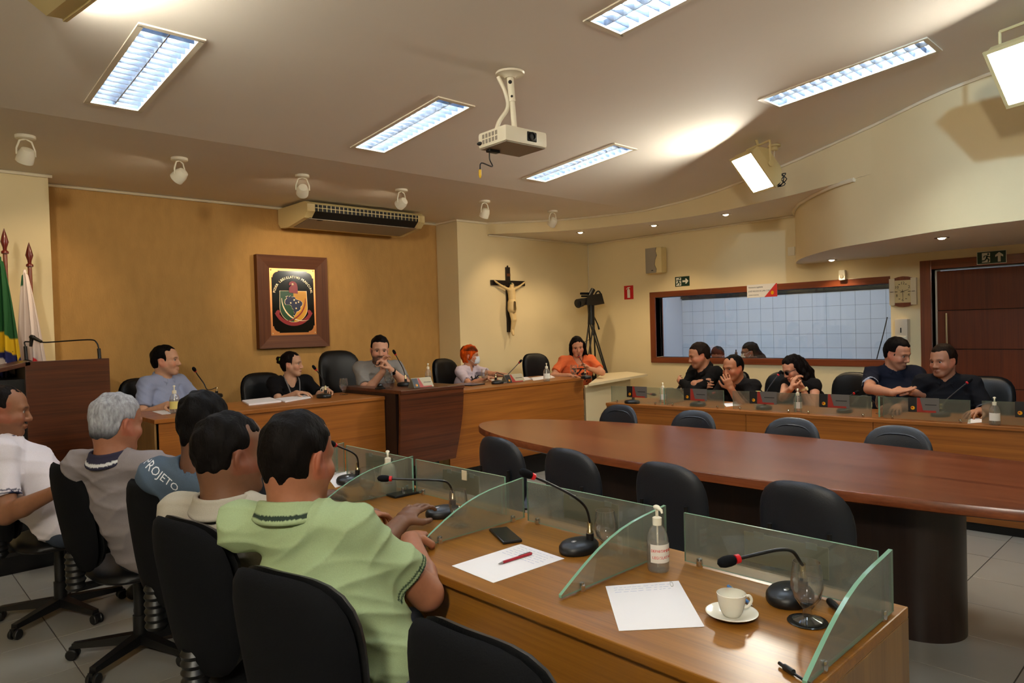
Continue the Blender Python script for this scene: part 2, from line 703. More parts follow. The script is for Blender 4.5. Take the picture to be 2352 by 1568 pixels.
# ---- ceiling with the fixture openings
FIX_W, FIX_L = 0.27, 1.05
FIXTURES = [(1.18, 4.11), (2.91, 4.07), (4.72, 4.08), (4.92, 1.86), (2.975, 1.83), (1.1, 1.83), (1.1, -0.9), (2.975, -0.9), (4.9, -0.9)]
xs = sorted({X0, XR + .1} | {x + s * FIX_W / 2 for x, y in FIXTURES for s in (-1, 1)})
ys = sorted({Y0, CY, YB} | {y + s * FIX_L / 2 for x, y in FIXTURES for s in (-1, 1)})
cb = MB()
for i in range(len(xs) - 1):
    for j in range(len(ys) - 1):
        cx, cy = (xs[i] + xs[i + 1]) / 2, (ys[j] + ys[j + 1]) / 2
        if any(abs(cx - x) < FIX_W / 2 and abs(cy - y) < FIX_L / 2 for x, y in FIXTURES):
            continue
        q = [(xs[i], ys[j]), (xs[i + 1], ys[j]), (xs[i + 1], ys[j + 1]), (xs[i], ys[j + 1])]
        cb.add([(a, b, ceil_z(b)) for a, b in q], [(0, 3, 2, 1)])
struct(cb.build('ceiling', 'ceiling_paint'), 'cream ceiling sloping up from a fold')
struct(MB().box((X0 - .2, Y0 - .2, 3.85), (XR + .3, YB + .3, 3.9)).build('roof_slab', 'ceiling_paint'))

# ---- curved fascias and soffits
CURVE = smooth_path([(5.93, 6.69), (6.574, 5.889), (6.88, 4.91), (6.96, 4.26), (6.84, 3.65), (6.61, 2.95), (6.25, 2.16)], 8)
CURVE2 = smooth_path([(6.25, 2.16), (5.93, 1.55), (5.82, 1.0), (5.85, 0.4), (6.1, -.5), (6.7, -1.5), (7.85, -2.6)], 8)
NOSE = smooth_path([(7.95, 3.47), (7.80, 3.50), (7.5, 3.37), (7.05, 3.08), (6.51, 2.58), (6.25, 2.16)], 8)


def vstrip(pl, zlo, zhi):
    b = MB()
    n = len(pl)
    b.add([(p[0], p[1], zlo) for p in pl] + [(p[0], p[1], zhi(p[1]) if callable(zhi) else zhi) for p in pl],
          [(i, i + 1, n + i + 1, n + i) for i in range(n - 1)])
    return b


def flat_poly(pts, z, th=0.03):
    b = MB()
    n = len(pts)
    b.add([(p[0], p[1], z) for p in pts] + [(p[0], p[1], z + th) for p in pts], [tuple(range(n)), tuple(range(2 * n - 1, n - 1, -1))])
    return b


struct(vstrip(CURVE, Z1, lambda y: ceil_z(y) + .01).build('fascia_upper', 'wall_cream', smooth=60), 'curved cream fascia under the ceiling')
struct(vstrip(NOSE, Z2, Z1 + .01).build('bulkhead_nose', 'wall_cream', smooth=60))
struct(vstrip(CURVE2, Z2, lambda y: ceil_z(y) + .01).build('bulkhead_fascia', 'wall_cream', smooth=60), 'curved cream bulkhead above the door')
s1 = [(XR, YP), (5.93, YP)] + [(p.x, p.y) for p in CURVE[1:]] + [(p.x, p.y) for p in NOSE[::-1][1:-2]] + [(XR, 3.46)]
struct(flat_poly(s1, Z1).build('soffit_upper', 'ceiling_paint'))
s2 = [(XR, 3.46)] + [(p.x, p.y) for p in NOSE[2:]] + [(p.x, p.y) for p in CURVE2[1:]] + [(XR, -2.6)]
struct(flat_poly(s2, Z2).build('soffit_lower', 'ceiling_paint'))


def moulding(name, pts, r=0.014):
    return struct(MB().tube(pts, r, 6).build(name, 'trim_white', smooth=60))


moulding('trim_1', [(1.21, YB - .012, CZ - .016), (5.45, YB - .012, CZ - .016)])
moulding('trim_2', [(X0, YL - .012, CZ - .014), (1.235, YL - .012, CZ - .014)])
moulding('trim_3', [(5.436, YB, CZ - .014), (5.436, YP - .012, CZ - .014), (5.93, YP - .012, CZ - .014)])
moulding('trim_4', [(p.x - .012, p.y - .004, ceil_z(p.y) - .012) for p in CURVE] + [(p.x - .012, p.y - .004, ceil_z(p.y) - .012) for p in CURVE2[1:]], 0.013)
moulding('trim_5', [(5.95, YP - .01, Z1 - .012), (XR - .012, YP - .01, Z1 - .012), (XR - .012, 3.5, Z1 - .012)], 0.011)
moulding('trim_6', [(p.x - .01, p.y + .012, Z1 - .01) for p in NOSE[1:-3]], 0.02)
moulding('trim_7', [(XR - .012, YP - .012, Z1 - .02), (XR - .012, YP - .012, .2)], 0.006)

# ---- window in the right wall: frame boards, pane
wf = struct(T('window_1', 'long interior window with reddish wood frame', 'window'))
del wf['category']
fw = 0.085
for nm, lo, hi, m in (('frame_rail', (XR - .02, WY0 - fw, WZ1), (XR + .17, WY1 + fw, WZ1 + fw - .01), 'wood_red_y'),
                      ('frame_rail', (XR - .02, WY0 - fw, WZ0 - fw + .01), (XR + .17, WY1 + fw, WZ0), 'wood_red_y'),
                      ('frame_stile', (XR - .02, WY1, WZ0), (XR + .17, WY1 + fw, WZ1), 'wood_red')):
    MB().bbox(lo, hi, .004).build(nm, m, wf)
MB().box((XR + .10, WY0, WZ0), (XR + .106, WY1, WZ1)).build('window_pane', 'glass_clear', wf)

# ---- door
df = struct(T('door_1', 'reddish-brown veneered door with chrome pull', 'door'))
del df['category']
for lo, hi, m in (((XD - .02, DY1, 0), (XD + .12, DY1 + .10, DZ + .09), 'wood_red'), ((XD - .02, DY0, DZ), (XD + .12, DY1, DZ + .09), 'wood_red_y'),
                  ((XD - .02, DY0 - .1, 0), (XD + .12, DY0, DZ + .09), 'wood_red')):
    MB().bbox(lo, hi, .004).build('door_frame', m, df)
leaf = MB().box((XD + .05, DY0, 0.01), (XD + .075, DY1 - .035, DZ - .02)).build('door_leaf', 'dark_slot', df)
gz = [0.02, 0.40, 0.79, 1.165, 1.545, DZ - .02]
for a, b in zip(gz[:-1], gz[1:]):
    MB().bbox((XD + .035, DY0 + .01, a + .003), (XD + .056, DY1 - .035, b - .003), .003).build('door_panel', 'wood_door', leaf)
hd = MB().tube([(XD - .01, 2.02, 1.12), (XD - .01, 2.02, 1.52)], .011, 10)
for z in (1.17, 1.47):
    hd.tube([(XD - .01, 2.02, z), (XD + .04, 2.02, z)], .007, 8)
hd.build('door_handle', 'chrome', leaf, smooth=40)
MB().box((XD + .06, DY1 - .03, .05), (XD + .066, DY1 - .012, DZ - .01)).build('crack_light_strip', 'steel', df)  # pale metal strip standing in for the light through the door crack

# ---- room behind the window
r2 = MB()
XW = 9.8
r2.box((XW, 1.0, 0), (XW + .1, 6.4, 3.0))
r2.box((XR + .15, 6.31, 0), (XW, 6.4, 3.0))
r2.box((XR + .15, 1.0, 0), (XW, 1.1, 3.0))
r2.box((XR + .15, 1.0, 2.62), (XW, 6.4, 2.7))
r2.box((XR + .15, 1.0, -.05), (XW, 6.4, 0))
w2 = struct(r2.build('wall_far_room', 'room_cool'), 'pale far room seen through the window')
tw = 0.192
tmw = MB().bbox((-.008, .0015, .0015), (0, tw - .0015, tw - .0015), .001).mesh('wall_tile', 'tile_white')
gm = MB().box((XW - .004, 1.1, .7), (XW - .001, 6.3, 1.885)).build('grout_bed', 'grout_white', w2)
for i in range(21):
    for j in range(6):
        part('wall_tile', tmw, w2, (XW, 6.305 - (i + 1) * tw, 1.86 - (j + 1) * tw + .008))
struct(MB().box((XW - .05, 1.1, 1.885), (XW - .01, 6.3, 1.955)).build('trim_8', 'black_gloss'))
MB().bbox((XR + .35, 3.0, 2.57), (XR + .75, 5.9, 2.62), .004).build('ceiling_lamp', 'room2_lamp', w2)
bx = T('junction_box', 'pale junction box with hanging cable inside the far room', 'box', (8.9, 6.31, 1.72))
MB().bbox((-.12, -.06, -.1), (.12, 0, .14), .006).build('box_body', 'room_cool', bx)
MB().tube(smooth_path([(.05, -.03, -.1), (.09, -.03, -.3), (.06, -.03, -.5), (-.02, -.03, -.75)]), .006, 6).build('cable', 'ink_grey', bx, smooth=60)
tag(MB().tube(smooth_path([pX(2038, 728, 8.5), pX(2028, 770, 8.5), pX(2016, 815, 8.5), pX(2008, 850, 8.5)]), .006, 6).build('wall_cable', 'black_plastic', smooth=60),
    'thin black cable hanging behind the window beside the clock', 'cable')

# ---- dais platform
pl = MB()
pl.box((1.30, 5.03, 0), (XR, YB, .19))
pl.box((X0, 5.47, 0), (1.30, YB, .19))
struct(pl.build('dais_platform', 'black_granite'), 'black dais platform under the raised desks')

# ================================================================== CEILING FIXTURES
TILT = -math.atan(CS)
fr = MB()
W2, L2 = FIX_W / 2, FIX_L / 2
for lo, hi in (((-W2 - .02, -L2 - .02, -.008), (W2 + .02, -L2 + .008, .004)), ((-W2 - .02, L2 - .008, -.008), (W2 + .02, L2 + .02, .004)),
               ((-W2 - .02, -L2, -.008), (-W2 + .008, L2, .004)), ((W2 - .008, -L2, -.008), (W2 + .02, L2, .004))):
    fr.box(lo, hi)
ME_RIM = fr.mesh('frame', 'fixture_white')
tr = MB()
tr.add([(-W2, -L2, 0), (W2, -L2, 0), (W2, L2, 0), (-W2, L2, 0), (-W2 + .02, -L2 + .02, .085), (W2 - .02, -L2 + .02, .085), (W2 - .02, L2 - .02, .085), (-W2 + .02, L2 - .02, .085)],
       [(4, 5, 6, 7), (0, 1, 5, 4), (1, 2, 6, 5), (2, 3, 7, 6), (3, 0, 4, 7)])
ME_TROUGH = tr.mesh('reflector', 'trough')
ME_TUBE = MB().tube([(0, -L2 + .05, .052), (0, L2 - .05, .052)], .013, 8).mesh('tube', 'tube', 60)
ME_SPINE = MB().add([(-.012, -L2, .034), (.012, -L2, .034), (.003, -L2, .004), (-.003, -L2, .004), (-.012, L2, .034), (.012, L2, .034), (.003, L2, .004), (-.003, L2, .004)],
                    [(0, 3, 7, 4), (1, 5, 6, 2), (3, 2, 6, 7), (0, 1, 2, 3), (4, 7, 6, 5)]).mesh('louver_spine', 'louver')
ME_BLADE = MB().add([(-W2 + .008, -.008, .033), (W2 - .008, -.008, .033), (W2 - .008, -.0015, .003), (-W2 + .008, -.0015, .003),
                     (-W2 + .008, .008, .033), (W2 - .008, .008, .033), (W2 - .008, .0015, .003), (-W2 + .008, .0015, .003)],
                    [(0, 1, 2, 3), (5, 4, 7, 6), (3, 2, 6, 7)]).mesh('louver_blade', 'louver')
flab = ['recessed fluorescent fixture at far left, above the lectern side', 'recessed fluorescent fixture left of the projector, above the dais', 'recessed fluorescent fixture right of the projector, far row',
        'recessed fluorescent fixture beside the curved bulkhead at right', 'recessed fluorescent fixture cut by the top edge of the picture',
        'recessed fluorescent fixture right above the camera', 'recessed fluorescent fixture in the row behind the camera, left', 'recessed fluorescent fixture in the row behind the camera, middle',
        'recessed fluorescent fixture in the row behind the camera, right']
for (x, y), lab in zip(FIXTURES, flab):
    t = T('ceiling_light', lab, 'ceiling light', (x, y, ceil_z(y)), rot=(TILT, 0, 0), group='recessed fluorescent fixtures')
    part('frame', ME_RIM, t)
    part('reflector', ME_TROUGH, t)
    for s in (-.065, .065):
        part('tube', ME_TUBE, t, (s, 0, 0))
    part('louver_spine', ME_SPINE, t)
    for k in range(15):
        part('louver_blade', ME_BLADE, t, (0, -L2 + FIX_L * (k + 1) / 16, 0))

# ---- swivel spotlights along Y = 5.56
spots = [((.877, 5.545), (.55, 6.9, .9), 'far left above the flags'), ((1.849, 5.562), (1.0, 7.0, 1.6), 'second from the left, turned to the left'),
         ((2.844, 5.554), (3.4, 7.0, 2.0), 'third from the left, beside the air conditioner'), ((3.873, 5.571), (3.62, 7.0, 2.05), 'fourth from the left, right in front of the air conditioner'),
         ((4.922, 5.558), (4.9, 6.6, 1.0), 'fifth from the left, above the dais right desk'), ((5.999, 5.581), (6.12, 6.66, 1.75), 'rightmost, above the crucifix')]
for (x, y), aim, lab in spots:
    t = T('ceiling_spotlight', 'cream swivel ceiling spotlight, ' + lab, 'spotlight', (x, y, CZ), group='swivel spotlights in front of the back wall')
    MB().lathe([(.055, -.022), (.06, -.018), (.06, 0)], 20).build('ceiling_plate', 'white_plastic', t, smooth=40)
    d = (Vector(aim) - Vector((x, y, CZ - .13))).normalized()
    c = Vector((0, 0, -.13))
    side = d.cross(Vector((0, 0, 1))).normalized()
    upv = side.cross(d).normalized()
    yk = MB()
    for s in (-1, 1):
        yk.tube([(0, 0, -.02), Vector((0, 0, -.035)) + side * .035 * s, c + side * .055 * s + Vector((0, 0, .04)), c + side * .055 * s], .006, 6)
    yk.build('yoke', 'white_plastic', t, smooth=50)
    Mh = frameM(c, side, upv, d)
    MB().lathe([(.022, -.05), (.036, -.045), (.05, -.01), (.052, .045), (.046, .05), (.044, .035), (.02, .03)], 20, M=Mh).build('lamp_head', 'white_plastic', t, smooth=40)
    MB().lathe([(.001, .030), (.034, .033), (.036, .036)], 16, M=Mh).build('lens', 'bulb_warm', t, smooth=60)
    L = bpy.data.lights.new('spot_lamp', 'SPOT')
    L.energy = SPOT_W
    L.color = (1.0, .74, .44)
    L.spot_size = math.radians(62)
    L.spot_blend = .75
    L.shadow_soft_size = .03
    lo = bpy.data.objects.new('spot_lamp', L)
    COL.objects.link(lo)
    lo.parent = t
    lo.location = c + d * .056
    lo.rotation_euler = d.to_track_quat('-Z', 'Y').to_euler()

cs_ = T('ceiling_spotlight', 'cool white ceiling spotlight behind the viewer, aimed at the bulkhead', 'spotlight', (2.3, -.2, ceil_z(-.2)))
aim = (Vector((5.85, 1.15, 2.45)) - Vector((2.3, -.2, ceil_z(-.2) - .12))).normalized()
MB().lathe([(.055, -.022), (.06, -.018), (.06, 0)], 20).build('ceiling_plate', 'white_plastic', cs_, smooth=40)
sd_ = aim.cross(Vector((0, 0, 1))).normalized()
MB().tube([(0, 0, -.02), (0, 0, -.12)], .012, 8).build('stem', 'white_plastic', cs_, smooth=50)
MB().lathe([(.022, -.08), (.05, -.06), (.06, .045), (.055, .05), (.05, .02), (.02, .015)], 20, M=frameM((0, 0, -.12), sd_, sd_.cross(aim).normalized() * -1, aim)).build('lamp_head', 'white_plastic', cs_, smooth=40)
L = bpy.data.lights.new('spot_lamp', 'SPOT')
L.energy = 220
L.color = (.42, .70, 1.0)
L.spot_size = math.radians(44)
L.spot_blend = .35
L.shadow_soft_size = .05
lo = bpy.data.objects.new('spot_lamp', L)
COL.objects.link(lo)
lo.parent = cs_
lo.location = Vector((0, 0, -.12)) + aim * .06
lo.rotation_euler = aim.to_track_quat('-Z', 'Y').to_euler()

# ---- recessed downlights in the soffits
for px, py, z, lab in ((1333, 533, Z1, 'leftmost in the upper soffit, near the corner'), (1502, 517, Z1, 'middle of the upper soffit, above the loudspeaker'), (1667, 492, Z1, 'right end of the upper soffit'),
                       (1910, 596, Z2, 'in the rounded end of the lower soffit'), (2163, 545, Z2, 'in the lower soffit in front of the door')):
    p = pz(px, py, z)
    t = T('downlight', 'small recessed downlight, ' + lab, 'downlight', p, group='recessed downlights in the soffits')
    MB().lathe([(.055, 0), (.055, -.006), (.042, -.008), (.040, 0)], 24, closed=True).build('trim_ring', 'chrome', t, smooth=30)
    MB().lathe([(.0, -.018), (.018, -.015), (.030, -.005), (.036, .0)], 16).build('bulb', 'bulb_warm', t, smooth=80)
    L = bpy.data.lights.new('down_lamp', 'SPOT')
    L.energy = DOWN_W
    L.color = (1.0, .76, .46)
    L.spot_size = math.radians(120)
    L.spot_blend = .6
    L.shadow_soft_size = .03
    lo = bpy.data.objects.new('down_lamp', L)
    COL.objects.link(lo)
    lo.parent = t
    lo.location = (0, 0, -.03)


# ---- floodlights
N_FLOOD = [0]


def floodlight(top, c, d, lab, stem=True, w=.30, h=.36, dep=.15, up=(0, 0, 1)):
    """top: ceiling point of the stem, c: centre of the lamp box, d: facing direction"""
    t = T('floodlight', lab, 'floodlight', top, group='ceiling floodlights')
    top, c, d = Vector(top), Vector(c), Vector(d).normalized()
    side = d.cross(Vector(up)).normalized()
    upv = side.cross(d).normalized()
    Mh = frameM(c - top, side, upv, d)
    b = MB()
    hw, hh = w / 2, h / 2
    fr_, bk = dep / 2, -dep / 2
    vs = [(-hw, -hh, fr_), (hw, -hh, fr_), (hw, hh, fr_), (-hw, hh, fr_), (-hw, -hh, 0), (hw, -hh, 0), (hw, hh, 0), (-hw, hh, 0),
          (-hw * .9, -hh * .62, bk), (hw * .9, -hh * .62, bk), (hw * .9, hh * .62, bk), (-hw * .9, hh * .62, bk)]
    b.add([Mh @ Vector(v) for v in vs], [(0, 1, 5, 4), (1, 2, 6, 5), (2, 3, 7, 6), (3, 0, 4, 7), (4, 5, 9, 8), (5, 6, 10, 9), (6, 7, 11, 10), (7, 4, 8, 11), (8, 9, 10, 11)])
    for k in range(7):
        b.box((-hw * .8 + k * hw * .25, -hh * .55, bk - .02), (-hw * .8 + k * hw * .25 + .006, hh * .55, bk), M=Mh)
    b.build('housing', 'cream_plastic', t)
    rim = MB()
    for lo, hi in (((-hw - .008, -hh - .008, fr_ - .01), (hw + .008, -hh + .012, fr_ + .006)), ((-hw - .008, hh - .012, fr_ - .01), (hw + .008, hh + .008, fr_ + .006)),
                   ((-hw - .008, -hh, fr_ - .01), (-hw + .012, hh, fr_ + .006)), ((hw - .012, -hh, fr_ - .01), (hw + .008, hh, fr_ + .006))):
        rim.box(lo, hi, M=Mh)
    rim.build('front_rim', 'cream_plastic', t)
    MB().add([Mh @ Vector(v) for v in ((-hw + .012, -hh + .012, fr_ - .004), (hw - .012, -hh + .012, fr_ - .004), (hw - .012, hh - .012, fr_ - .004), (-hw + .012, hh - .012, fr_ - .004))],
             [(0, 1, 2, 3)]).build('lamp_face', 'flood_face_%d' % N_FLOOD[0], t)
    N_FLOOD[0] += 1
    br = MB()
    for s in (-1, 1):
        e = Mh @ Vector((s * (hw + .012), 0, 0))
        br.tube([e, (e.x, e.y, -.05) if stem else e + Vector((0, 0, .2))], .009, 6)
        br.lathe([(.001, 0), (.026, .002), (.026, .014), (.001, .016)], 14, M=frameM(e, upv, d, side * s))
    if stem:
        a, bb = Mh @ Vector((-(hw + .012), 0, 0)), Mh @ Vector((hw + .012, 0, 0))
        br.tube([(a.x, a.y, -.05), (bb.x, bb.y, -.05)], .009, 6)
        br.tube([(0, 0, 0), ((a.x + bb.x) / 2, (a.y + bb.y) / 2, -.05)], .012, 8)
    br.build('bracket', 'cream_plastic', t, smooth=40)
    return t


f1top = pc(1737, 322)
f1c = Vector((f1top.x - .01, f1top.y - .02, f1top.z - .24))
left = Vector((-CR[0], -CR[1], 0)).normalized()
tw_cam = Vector((-_fw[0], -_fw[1], 0)).normalized()
floodlight(f1top, f1c, left * .80 + Vector((0, 0, -.66)) + tw_cam * .22, 'cream floodlight on a stem beside the curved fascia, lamp face to the left')
f2c = pc(2352, 145) + Vector((0, 0, -.32))
f2c = Vector(CP + ray(2366, 150) / F_PX * 4.0)
floodlight((f2c.x, f2c.y, ceil_z(f2c.y)), f2c, left * .75 + Vector((0, 0, -.62)) + tw_cam * .35, 'bright floodlight cut by the right edge of the picture')
f3c = Vector(CP + ray(165, -78) / F_PX * 2.75)
floodlight((f3c.x, f3c.y, ceil_z(f3c.y)), f3c, Vector((CR[0], CR[1], 0)) * .62 + Vector((_fw[0], _fw[1], 0)) * .8 + Vector((0, 0, .12)), 'floodlight in the top left corner of the picture', w=.62, h=.2)

f4c = Vector((-1.15, -.6, 2.75))  # unseen fill lamp, added to brighten the dais and walls
floodlight((f4c.x, f4c.y, ceil_z(f4c.y)), f4c, Vector((4.2, 6.6, 1.7)) - f4c, 'added unseen fill floodlight behind the viewer on the left, aimed at the dais')

sk = T('ceiling_socket', 'small cream ceiling socket with a tangle of black cable behind the floodlight', 'socket', pc(1778, 333))
MB().lathe([(.022, -.05), (.03, -.045), (.03, -.02), (.055, -.016), (.055, 0)], 16).build('socket_cup', 'cream_plastic', sk, smooth=40)
MB().tube(smooth_path([(0, 0, -.05), (.0, 0, -.14), (.03, -.02, -.25)]), .005, 6).build('white_lead', 'white_plastic', sk, smooth=60)
tg = []
for k in range(26):
    a = k * 1.9
    tg.append((.03 - .07 * math.sin(a * .31) + .035 * math.cos(a), -.02 + .035 * math.sin(a * 1.3), -.30 + .06 * math.sin(a * .7)))
MB().tube(smooth_path([(.03, -.02, -.25)] + tg + [(-.2, -.03, -.22)], 4), .0045, 5).build('black_lead', 'black_plastic', sk, smooth=60)

# ---- projector on its ceiling mount
pj = T('projector', 'white projector hanging from a ceiling pole with loose cables', 'projector', pc(1171, 168))
MB().lathe([(.03, -.03), (.045, -.015), (.085, -.010), (.09, 0)], 28).build('ceiling_plate', 'white_plastic', pj, smooth=40)
Dp = (pj.location - Vector(CP)).dot(Vector(_fw))
pb = Vector(CP + ray(1182, 300) / F_PX * Dp) - pj.location
MB().tube([(0, 0, -.01), (pb.x * .5, pb.y * .5, pb.z * .5)], .021, 12).tube([(pb.x * .45, pb.y * .45, pb.z * .45), pb], .017, 12).build('pole', 'white_plastic', pj, smooth=40)
MB().ball(Vector((0, 0, -.06)) + tw_cam * .022, .012, 8).build('knob', 'black_plastic', pj, smooth=60)
MB().ball(pb * .42 + tw_cam * .02, .008, 8).build('knob', 'black_plastic', pj, smooth=60)
MB().tube(smooth_path([Vector((0, 0, -.02)) + left * .07, pb * .35 + left * .035, pb * .6 + left * .03, pb * .85 + left * .09, pb + left * .13 + Vector((0, 0, -.06))]), .013, 8).build('spiral_cable_sleeve', 'white_plastic', pj, smooth=60)
fdir = Vector((CR[0], CR[1], 0)) * .62 + tw_cam * .72
fdir.normalize()
sdir = fdir.cross(Vector((0, 0, 1)))
pc_ = pb + Vector((0, 0, -.055)) - fdir * .02
MP = frameM(pc_, sdir, fdir, Vector((0, 0, 1)))
bd = MB().bbox((-.165, -.13, -.05), (.165, .13, .045), .018, M=MP).build('body', 'white_plastic', pj, smooth=50)
MB().bbox((-.155, -.12, -.054), (.155, .12, -.046), .003, M=MP).build('underside', 'grey_plastic', bd)
MB().bbox((-.075, .122, -.03), (.0, .134, .028), .006, M=MP).build('lens_window', 'black_gloss', bd)
MB().lathe([(.026, 0), (.026, .012), (.02, .014), (.018, .004), (.001, .002)], 20, M=MP @ Matrix.Translation((-.037, .128, 0)) @ Matrix.Rotation(-PI / 2, 4, 'X')).build('lens', 'black_plastic', bd, smooth=40)
for s in (-1, 1):
    v = MB()
    for a in range(5):
        for b_ in range(2):
            x = s * .164
            v.box((min(x, x + s * .003), -.085 + a * .03, -.03 + b_ * .032), (max(x, x + s * .003), -.085 + a * .03 + .018, -.006 + b_ * .032), M=MP)
    v.build('vent', 'grey_plastic', bd)
MB().bbox((-.02, -.03, .045), (.02, .03, .06), .004, M=MP).build('mount_plate', 'black_plastic', pj)
ft = MB()
ft.ball(MP @ Vector((.165, -.11, -.02)), (.02, .02, .012), 8)
ft.bbox((.05, -.1, -.07), (.13, -.06, -.052), .005, M=MP)
ft.build('foot', 'black_plastic', bd, smooth=60)
lc = MP @ Vector((.11, -.09, -.06))
MB().tube(smooth_path([lc, lc + Vector((0, 0, -.05)), lc + Vector((.02, 0, -.09)), lc + left * .05 + Vector((0, 0, -.07)), lc + left * .06 + Vector((0, 0, -.11))]), .004, 6).build('cable', 'black_plastic', pj, smooth=60)
e = lc + left * .06 + Vector((0, 0, -.11))
MB().tube([e, e + Vector((0, 0, -.035)), e + Vector((0, 0, -.05))], [.008, .009, .004], 8).build('yellow_plug', 'yellow_plug', pj, smooth=60)

# ---- air conditioner against the ceiling
ac = T('air_conditioner', 'long cream ceiling air conditioner above the brown wall', 'air conditioner', (3.33, 6.9, CZ))
AL = 1.44
prof = [(.17, -.03), (-.42, -.03), (-.47, -.06), (-.47, -.13), (-.40, -.185), (-.05, -.235), (.12, -.225), (.17, -.18)]
MX = frameM((0, 0, 0), (0, 1, 0), (0, 0, 1), (1, 0, 0))
MB().prism(prof, .03, AL - .03, M=MX).build('body', 'cream_plastic', ac)
pe = [(y * 1.02, z * 1.05 + .002) for y, z in prof]
for x0 in (0, AL - .05):
    MB().prism(pe, x0, x0 + .05, M=MX).build('end_cap', 'cream_plastic', ac)
MB().prism([(-.476, -.062), (-.476, -.130), (-.40, -.190), (-.395, -.185), (-.465, -.128), (-.465, -.062)], .09, AL - .09, M=MX).build('outlet', 'dark_slot', ac)
MB().box((.09, -.482, -.098), (AL - .09, -.466, -.092)).build('louver_bar', 'cream_plastic', ac)
vm = MB().box((-.003, -.481, -.128), (.003, -.46, -.064)).mesh('vane', 'cream_plastic')
for k in range(26):
    part('vane', vm, ac, (.12 + k * (AL - .24) / 25, 0, 0))
MB().prism([(-.395, -.192), (-.05, -.238), (-.05, -.242), (-.395, -.197)], .06, AL - .06, M=MX).build('lower_panel', 'grey_plastic', ac)
MB().ball((.19, -.37, -.201), (.035, .025, .004), 14).build('sensor', 'dark_slot', ac, smooth=60)
hg = MB()
for x in (.25, AL - .25):
    hg.box((x, -.2, -.03), (x + .03, -.1, 0))
    hg.box((x, .05, -.03), (x + .03, .12, 0))
hg.build('hanger', 'steel', ac)

# ================================================================== DESKS
# ---- near council desk (runs along Y)
nd = T('council_desk', 'long near wooden council desk with glass dividers, in the foreground', 'desk', (1.27, 0.60, 0))
ND_L = 4.0
MB().bbox((0, 0, .722), (.67, ND_L, .75), .004).build('desk_top', 'wood_desk', nd)
MB().bbox((.615, .03, 0), (.645, ND_L, .722), .003).build('front_panel', 'wood_desk', nd)
MB().bbox((.01, 0, 0), (.67, .03, .722), .003).build('end_panel', 'wood_end', nd)
MB().bbox((.01, ND_L - .03, 0), (.66, ND_L, .722), .003).build('end_panel', 'wood_end', nd)
for k in range(3):
    y0, y1 = .03 + k * 1.31, .03 + (k + 1) * 1.31
    MB().bbox((.03, y0 + .002, .53), (.05, y1 - .002, .722), .003).build('apron', 'wood_dark_x' if False else 'wood_desk', nd)
    if k:
        MB().box((.05, y0 - .012, 0), (.6, y0 + .012, .72)).build('divider_panel', 'wood_dark_z', nd)
MB().box((.05, .03, .53), (.6, ND_L - .03, .54)).build('under_shelf', 'black_plastic', nd)


def glass_sheet(name, poly, M, th, lab, group, mat_face='glass_frost', clamps=()):
    t = T(name, lab, 'glass panel', M.translation, group=group)
    Mi = M.copy()
    Mi.translation = (0, 0, 0)
    MB().prism(poly, -th / 2, th / 2, M=Mi, mi=0, mi_side=1).build('glass_sheet', [mat_face, 'glass_edge'], t)
    cm = MB().lathe([(.009, 0), (.010, .002), (.010, .018), (.0085, .024), (.004, .026)], 12)
    me = cm.mesh('clamp', 'chrome', 40)
    for c in clamps:
        p = Mi @ Vector((c, 0, 0))
        part('clamp', me, t, (p.x, p.y, -.006))
    return t


zt = .756
ords = ['first from the right, in front of the cup', 'second from the right, near the red pen', 'third from the right, with a paper sticker', 'fourth from the right, behind the white bottle', 'leftmost, behind the seated men']
for k, (ya, yb) in enumerate(((.64, 1.20), (1.305, 1.89), (2.015, 2.612), (2.64, 3.228), (3.33, 3.92))):
    w_ = yb - ya
    Mg = frameM((1.85, ya, zt), (0, 1, 0), (0, 0, 1), (1, 0, 0))
    glass_sheet('desk_glass_screen', [(0, 0), (w_, 0), (w_, .15), (0, .15)], Mg, .008, 'frosted glass screen of the near desk, ' + ords[k], 'front glass screens of the near desk', clamps=(.05, w_ - .05))
for k, (y, lab) in enumerate(((.617, 'at the right end of the near desk'), (1.285, 'between the cup place and the red pen place'), (1.935, 'beside the green shirted man'), (2.665, 'beyond the flat phone'), (3.29, 'half hidden by the men'))):
    prof = [(0, 0), (.50, 0), (.50, .155)]
    for i in range(9):
        s = i / 8
        prof.append((.44 - .44 * s, .147 * (1 - s) + .035 * math.sin(PI * s) + .002 * (1 - s) + .008 * s))
    Mg = frameM((1.37, y, zt), (1, 0, 0), (0, 0, 1), (0, -1, 0))
    glass_sheet('desk_glass_fin', prof, Mg, .010, 'sloping frosted glass side fin ' + lab, 'side glass fins of the near desk', clamps=(.09, .44))

# ---- right council desk
RA, RB = Vector((5.305, 4.30, 0)), Vector((5.655, .30, 0))
rd_ang = math.atan2(RB.y - RA.y, RB.x - RA.x)
RLEN = (RB - RA).length
RZ = .74
rd = T('council_desk', 'long wooden council desk on the right, under the window', 'desk', RA, rd_ang)
